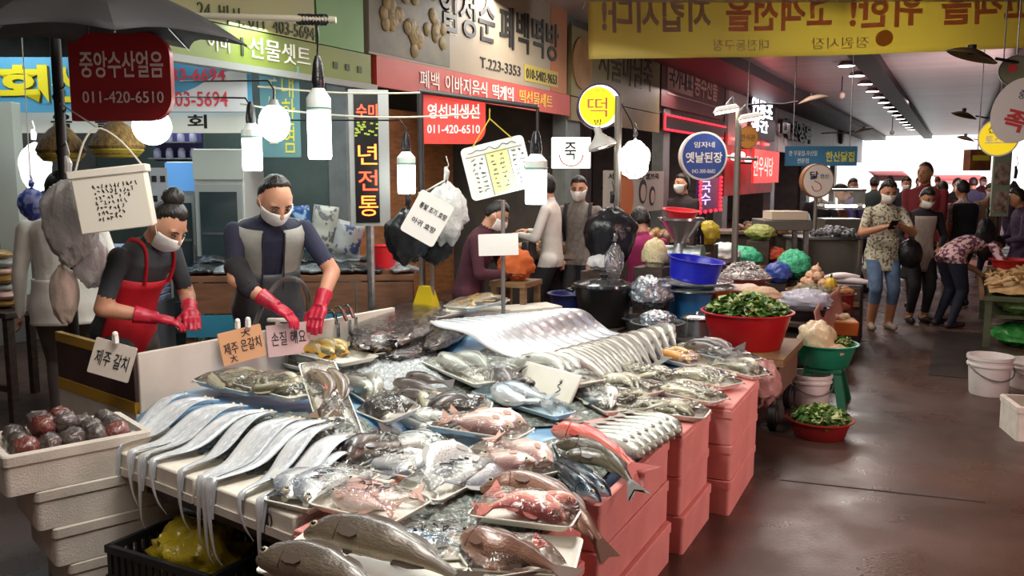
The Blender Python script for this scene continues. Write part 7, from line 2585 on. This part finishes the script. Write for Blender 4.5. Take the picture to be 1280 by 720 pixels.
def fridge(label, u, vt, D, w, h, hd):
    c = atd(u, vt, D)
    s_ = w * ppm(D)
    t = thing('display_fridge', label, 'refrigerator', (c.x, c.y, 0), math.atan2(AR.y, AR.x))
    z = c.z
    fw = mat('fridge_white', 'b9bdb8', .4)
    M().box((0, .3, z / 2), (s_, .6, z)).build('cabinet', fw, t, bevel=.01)
    M().box((0, -.012, z - .13), (s_ * .98, .03, .24)).build('header', hd, t)
    dr = M().box((0, -.015, (z - .3) / 2 + .04), (s_ * .94, .03, z - .36)).build('door', mat('fridge_frame', '9fa5a2', .4), t)
    M().box((0, -.034, (z - .3) / 2 + .04), (s_ * .74, .012, z - .48)).build('glass', mat('fridge_glass', '2c383b', .08, 0, '3c4a4d', 2), dr)
    M().cyl((s_ * .42, -.05, z * .35), (s_ * .42, -.05, z * .6), .01).build('handle', steel, dr)
    for k in range(4):
        M().box((0, -.042, .3 + k * (z - .7) / 4), (s_ * .7, .004, .02)).build('shelf', steeld, dr)
    return t
t = fridge('tall grey display fridge with a pale header behind the two vendors', 272, 186, 7.3, 62, 145, mat('header_pale', 'b5bdb6', .4))
t = fridge('narrower display fridge with a lit blue header left of the tall grey one', 225, 202, 7.6, 36, 130, mat('header_blue', '5f9ad8', .4, emit=.5))
c = atd(212, 300, 7.2)
t = thing('notice', 'white notice with dark pictures on the wall left of the blue fridge', 'notice', mw=facing(199, 236, 7.2))
M().box((0, 0, 0), (.14, .34, .01)).build('paper', mat('notice_paper', 'a9aeb4', .6), t)
M().tube([(0, -.17, -.01), (0, -t.matrix_basis.translation.z, -.01)], .015, 8).build('post', steeld, t)
for y in (-.08, .08):
    for x in (-.035, .035):
        M().box((x, y, .008), (.04, .05, .004)).build('picture', black, t)
# bright doorway bag and white frame at the far left
t = board('door_frame', 'tall white doorway post at the left edge of the frame', 10, 260, 6.6, 26, 260, mat('frame_white', 'c4cdc2', .5), 0, 0, 0, .12, 'frame')
t.name = 'shop_doorway'
t['category'] = 'doorway'
o = sack('light_bag', 'glowing white bag round a lamp in the seafood shop at the far left', 44, 205, 6.4, 40, 70, mat('glow_white', 'f2f0f4', .5, emit=1.6), 30, flat=.6, amp=.08)
o_ = sack('hanging_bag', 'blue patterned bag below the glowing white bag', 40, 252, 6.3, 34, 44, mat('blue_pattern', '2c3c8a', .5, 0, '8a94c4', 14, .45, .55), 31, flat=.6)
M().tube([(0, 0, .1), (0, .02, CZ - o_.location.z)], .004, 5).build('cord', MATS['cord_white'], o_)
c = atd(222, 192, 7.9)
t = thing('wall_shelf', 'violet backed shelf of jars above the narrower fridge', 'shelf', mw=facing(222, 180, 7.9))
M().box((0, 0, -.03), (.42, .30, .03)).build('back_board', mat('violet_board', '4a3f7c', .5, 0, '3a3264', 4), t)
for k in range(2):
    M().box((0, -.13 + .14 * k, .06), (.42, .012, .18)).build('board', steeld, t)
M().tube([(.18, -.15, 0), (.18, -t.matrix_basis.translation.z, 0)], .02, 8).build('post', steeld, t)
for k in range(8):
    o = M().lathe([(.03, 0), (.032, .01), (.032, .06), (.022, .075), (.022, .085), (.001, .085)], n=12).build('jar', mat('jar_pale', 'b8b4c8', .3, 0, '8a86a4', 9))
    o.location = t.matrix_basis @ Vector((-.16 + .107 * (k % 4), -.122 + .14 * (k // 4), .06))
    tag(o, 'pale jar on the violet backed shelf, %s on the %s board' % (ordn[k % 4], ('lower', 'upper')[k // 4]), 'jar', 'jars on the violet shelf')
# shelf of packed trays behind the woman with the red apron
c = atd(155, 345, 6.3)
t = thing('tray_rack', 'stack of blue white fish trays behind the woman with the red apron', 'rack', (c.x, c.y, 0), math.atan2(AR.y, AR.x))
z0_ = .75
M().box((0, 0, z0_ / 2), (.55, .4, z0_)).build('base_cabinet', mat('rack_dark', '3a3f45', .6), t)
for k in range(9):
    M().box((0, 0, z0_ + .02 + .046 * k), (.5, .36, .034), 0, 1.05).build('tray', mat('tray_bluewhite', 'aab4cc', .45, 0, '6a78a8', 9), t)
c = atd(10, 355, 6.0)
t = table('display_shelf', 'low shelf of packed dried fish at the left edge behind the white shirt', c.x - .5, c.x + .25, c.y - .2, c.y + .5, c.z - .16, tw, 'shelf')
for k in range(7):
    b = M()
    b.sphere((0, 0, 0), (.15, .1, .035), 14, 8, lambda dd, k=k: 1 + .15 * noise.noise(dd * 3 + Vector((k, 0, 0))))
    o = b.build('fish_packet', (mat('packet_tan', 'b08a4c', .35, 0, '8f6a34', 8), mat('packet_red', 'c9605a', .35, 0, 'e8c8b8', 10), mat('packet_silver', 'b8bab8', .3, 0, '8a8c8a', 8))[k % 3], smooth=60)
    o.location = (c.x - .05 + .03 * (k % 2), c.y - .05, c.z - .125 + .055 * k)
    tag(o, 'flat packet of dried fish piled at the left frame edge, %s from below' % ordn[k], 'packet', 'packets of dried fish')

# ---- dried seaweed stand behind the man
a, c = atz(215, 352, .95), atz(492, 345, .95)
cc = (a + c) / 2
cc = atd(372, 345, 6.35)
t = thing('dried_food_stand', 'brown wooden stand of dried seaweed behind the man in the grey vest', 'stand', (cc.x, cc.y, 0), math.atan2(AR.y, AR.x) + .08)
w = 290 * ppm(6.35)
zt = cc.z
bro = mat('stand_wood', '7a553c', .55, 0, '654430', 5, stretch=(1, 1, 6))
M().box((0, .35, zt - .02), (w, .7, .04)).build('tabletop', bro, t)
for k in range(4):
    M().box((-w / 2 + w / 4 * (k + .5), 0.01, zt - .16), (w / 4 - .012, .03, .22)).build('front_panel', bro, t)
M().box((.02, .0, zt - .36), (w * .98, .03, .16)).build('blue_board', mat('stand_blue', '2f7f9c', .45, 0, '3a8aa6', 3), t)
for x in (-w / 2 + .05, w / 2 - .05):
    for y in (.05, .65):
        M().box((x, y, (zt - .04) / 2), (.06, .06, zt - .04)).build('leg', bro, t)
base = t.matrix_basis.copy()
base = Matrix.Translation(t.location) @ spin(t.rotation_euler.z)
drym = mat('black_seaweed', '17191a', .22, 0, '2c3234', 12, bump=1.0, bscale=30, coat=.6)
sil = mat('silver_packet', '8f979a', .22, .2, '5c6468', 9, bump=.8, bscale=20)
q = random.Random(12)
for k in range(16):
    x = -w / 2 + .1 + (w - .2) * (k % 8) / 7
    row = k // 8
    b = M()
    b.box((0, 0, 0), (.2, .3, .035))
    sd = Vector((k * 1.9, 3, 0))
    b = M()
    b.grid(lambda a_, c_: ((a_ - .5) * .22, (c_ - .5) * .32, .03 * math.sin(PI * a_) * math.sin(PI * c_) + .02 * noise.noise(Vector((a_ * 4, c_ * 4, k)))), 10, 12)
    o = b.build('seaweed_packet', (drym, sil, drym)[k % 3], smooth=80, solid=.02)
    o.matrix_world = base @ Matrix.Translation((x, .2 + .28 * row, zt + .03 + .045 * row)) @ spin(q.uniform(-.6, .6))
    tag(o, 'shiny packet of dried seaweed on the brown stand, %s in the %s row' % (ordn[k % 8], ('front', 'back')[row]), 'packet', 'packets of dried seaweed')
# standing printed bags
for k, (u, v, w_, h_, roll, m, lab) in enumerate(((377, 286, 24, 58, .08, mat('bag_blue', '1f4a86', .3, 0, '8fb0cf', 16, .55, .62), 'blue printed bag standing on the brown stand beside the man'), (405, 286, 32, 58, -.12, mat('bag_print', 'b5b8ae', .35, 0, '5c6064', 16, .55, .62), 'pale bag with dark print standing next to the blue one'), (434, 298, 36, 42, -.25, mat('bag_print_blue', 'b0b6b6', .35, 0, '44507a', 14, .55, .62), 'pale bag with blue print leaning at the end of the standing bags'))):
    D = 6.75
    mw = facing(u, v, D, 0, roll, -.12)
    b = M()
    W, H = w_ * ppm(D), h_ * ppm(D)
    def fn(a_, c_, s=1):
        e_ = (1 - (2 * a_ - 1) ** 4) * (1 - (2 * c_ - 1) ** 6)
        return ((a_ - .5) * W, (c_ - .5) * H, s * .05 * e_ + .006 * noise.noise(Vector((a_ * 5, c_ * 5, k))))
    b.grid(fn, 12, 16)
    b.grid(lambda a_, c_: fn(1 - a_, c_, -1), 12, 16)
    o = b.build('printed_bag', m, smooth=80)
    o.matrix_world = mw
    tag(o, lab, 'bag')
t = thing('red_basket', 'small red plastic basket beside the black bags', 'basket', atd(480, 318, 6.6) - Vector((0, 0, .1)))
M().lathe([(.08, 0), (.12, .17), (.13, .17), (.115, .16), (.075, .01)], n=24).build('tub', MATS['bright_red_plastic'], t)
q0 = t.location
o = thing('crate', 'crate under the small red basket', 'crate', (q0.x, q0.y, 0))
M().box((0, 0, q0.z / 2), (.24, .24, q0.z - .002)).build('crate_shell', bro, o)
# orange chair back and brown side of the stall beyond the maroon smock
heap('orange_jacket', 'orange jacket hung over a stool behind the thin metal pole', 'jacket', atd(645, 350, 6.6), .14, .14, soft('orange_cloth', 'c8622a', 'b5541f'), 3)
q0 = atd(645, 350, 6.6)
o = thing('stool', 'wooden stool under the orange jacket', 'stool', (q0.x, q0.y, 0))
M().box((0, 0, q0.z - .02), (.3, .3, .04)).build('seat', woodm, o)
for a_ in (-.12, .12):
    for c_ in (-.12, .12):
        M().box((a_, c_, (q0.z - .04) / 2), (.04, .04, q0.z - .04)).build('leg', woodm, o)
# counters inside the middle shops
for k, (u, v, D, w_, lab) in enumerate(((660, 320, 8.7, 120, 'low dark counter where the two shoppers stand'), (800, 300, 10.5, 120, 'dark counter of the porridge shop behind the woman in magenta'), (950, 290, 12.5, 120, 'dark counter of the red lit food shop'))):
    c = atd(u, v, D)
    t = thing('counter', lab, 'counter', (c.x, c.y, 0), math.atan2(AR.y, AR.x))
    W = w_ * ppm(D)
    M().box((0, .35, c.z / 2 - .02), (W, .6, c.z - .04)).build('cabinet', mat('counter_dark', '40342e', .6, 0, '33291f', 4), t)
    M().box((0, .33, c.z - .01), (W * 1.03, .68, .04)).build('worktop', mat('counter_top', '8f7f70', .4, 0, '6d6056', 5), t)
    b = M()
    clump(b, (0, .3, c.z + .02), W * .3, 40, .06, 50 + k, .2, False)
    o = b.build('packed_food', mat('packed_food', 'a07a4c', .4, 0, '5c3a2c', 9), smooth=50)
    o.location = t.location
    tag(o, 'assorted packed food on the ' + lab.replace('low ', ''), 'food', kind='stuff')
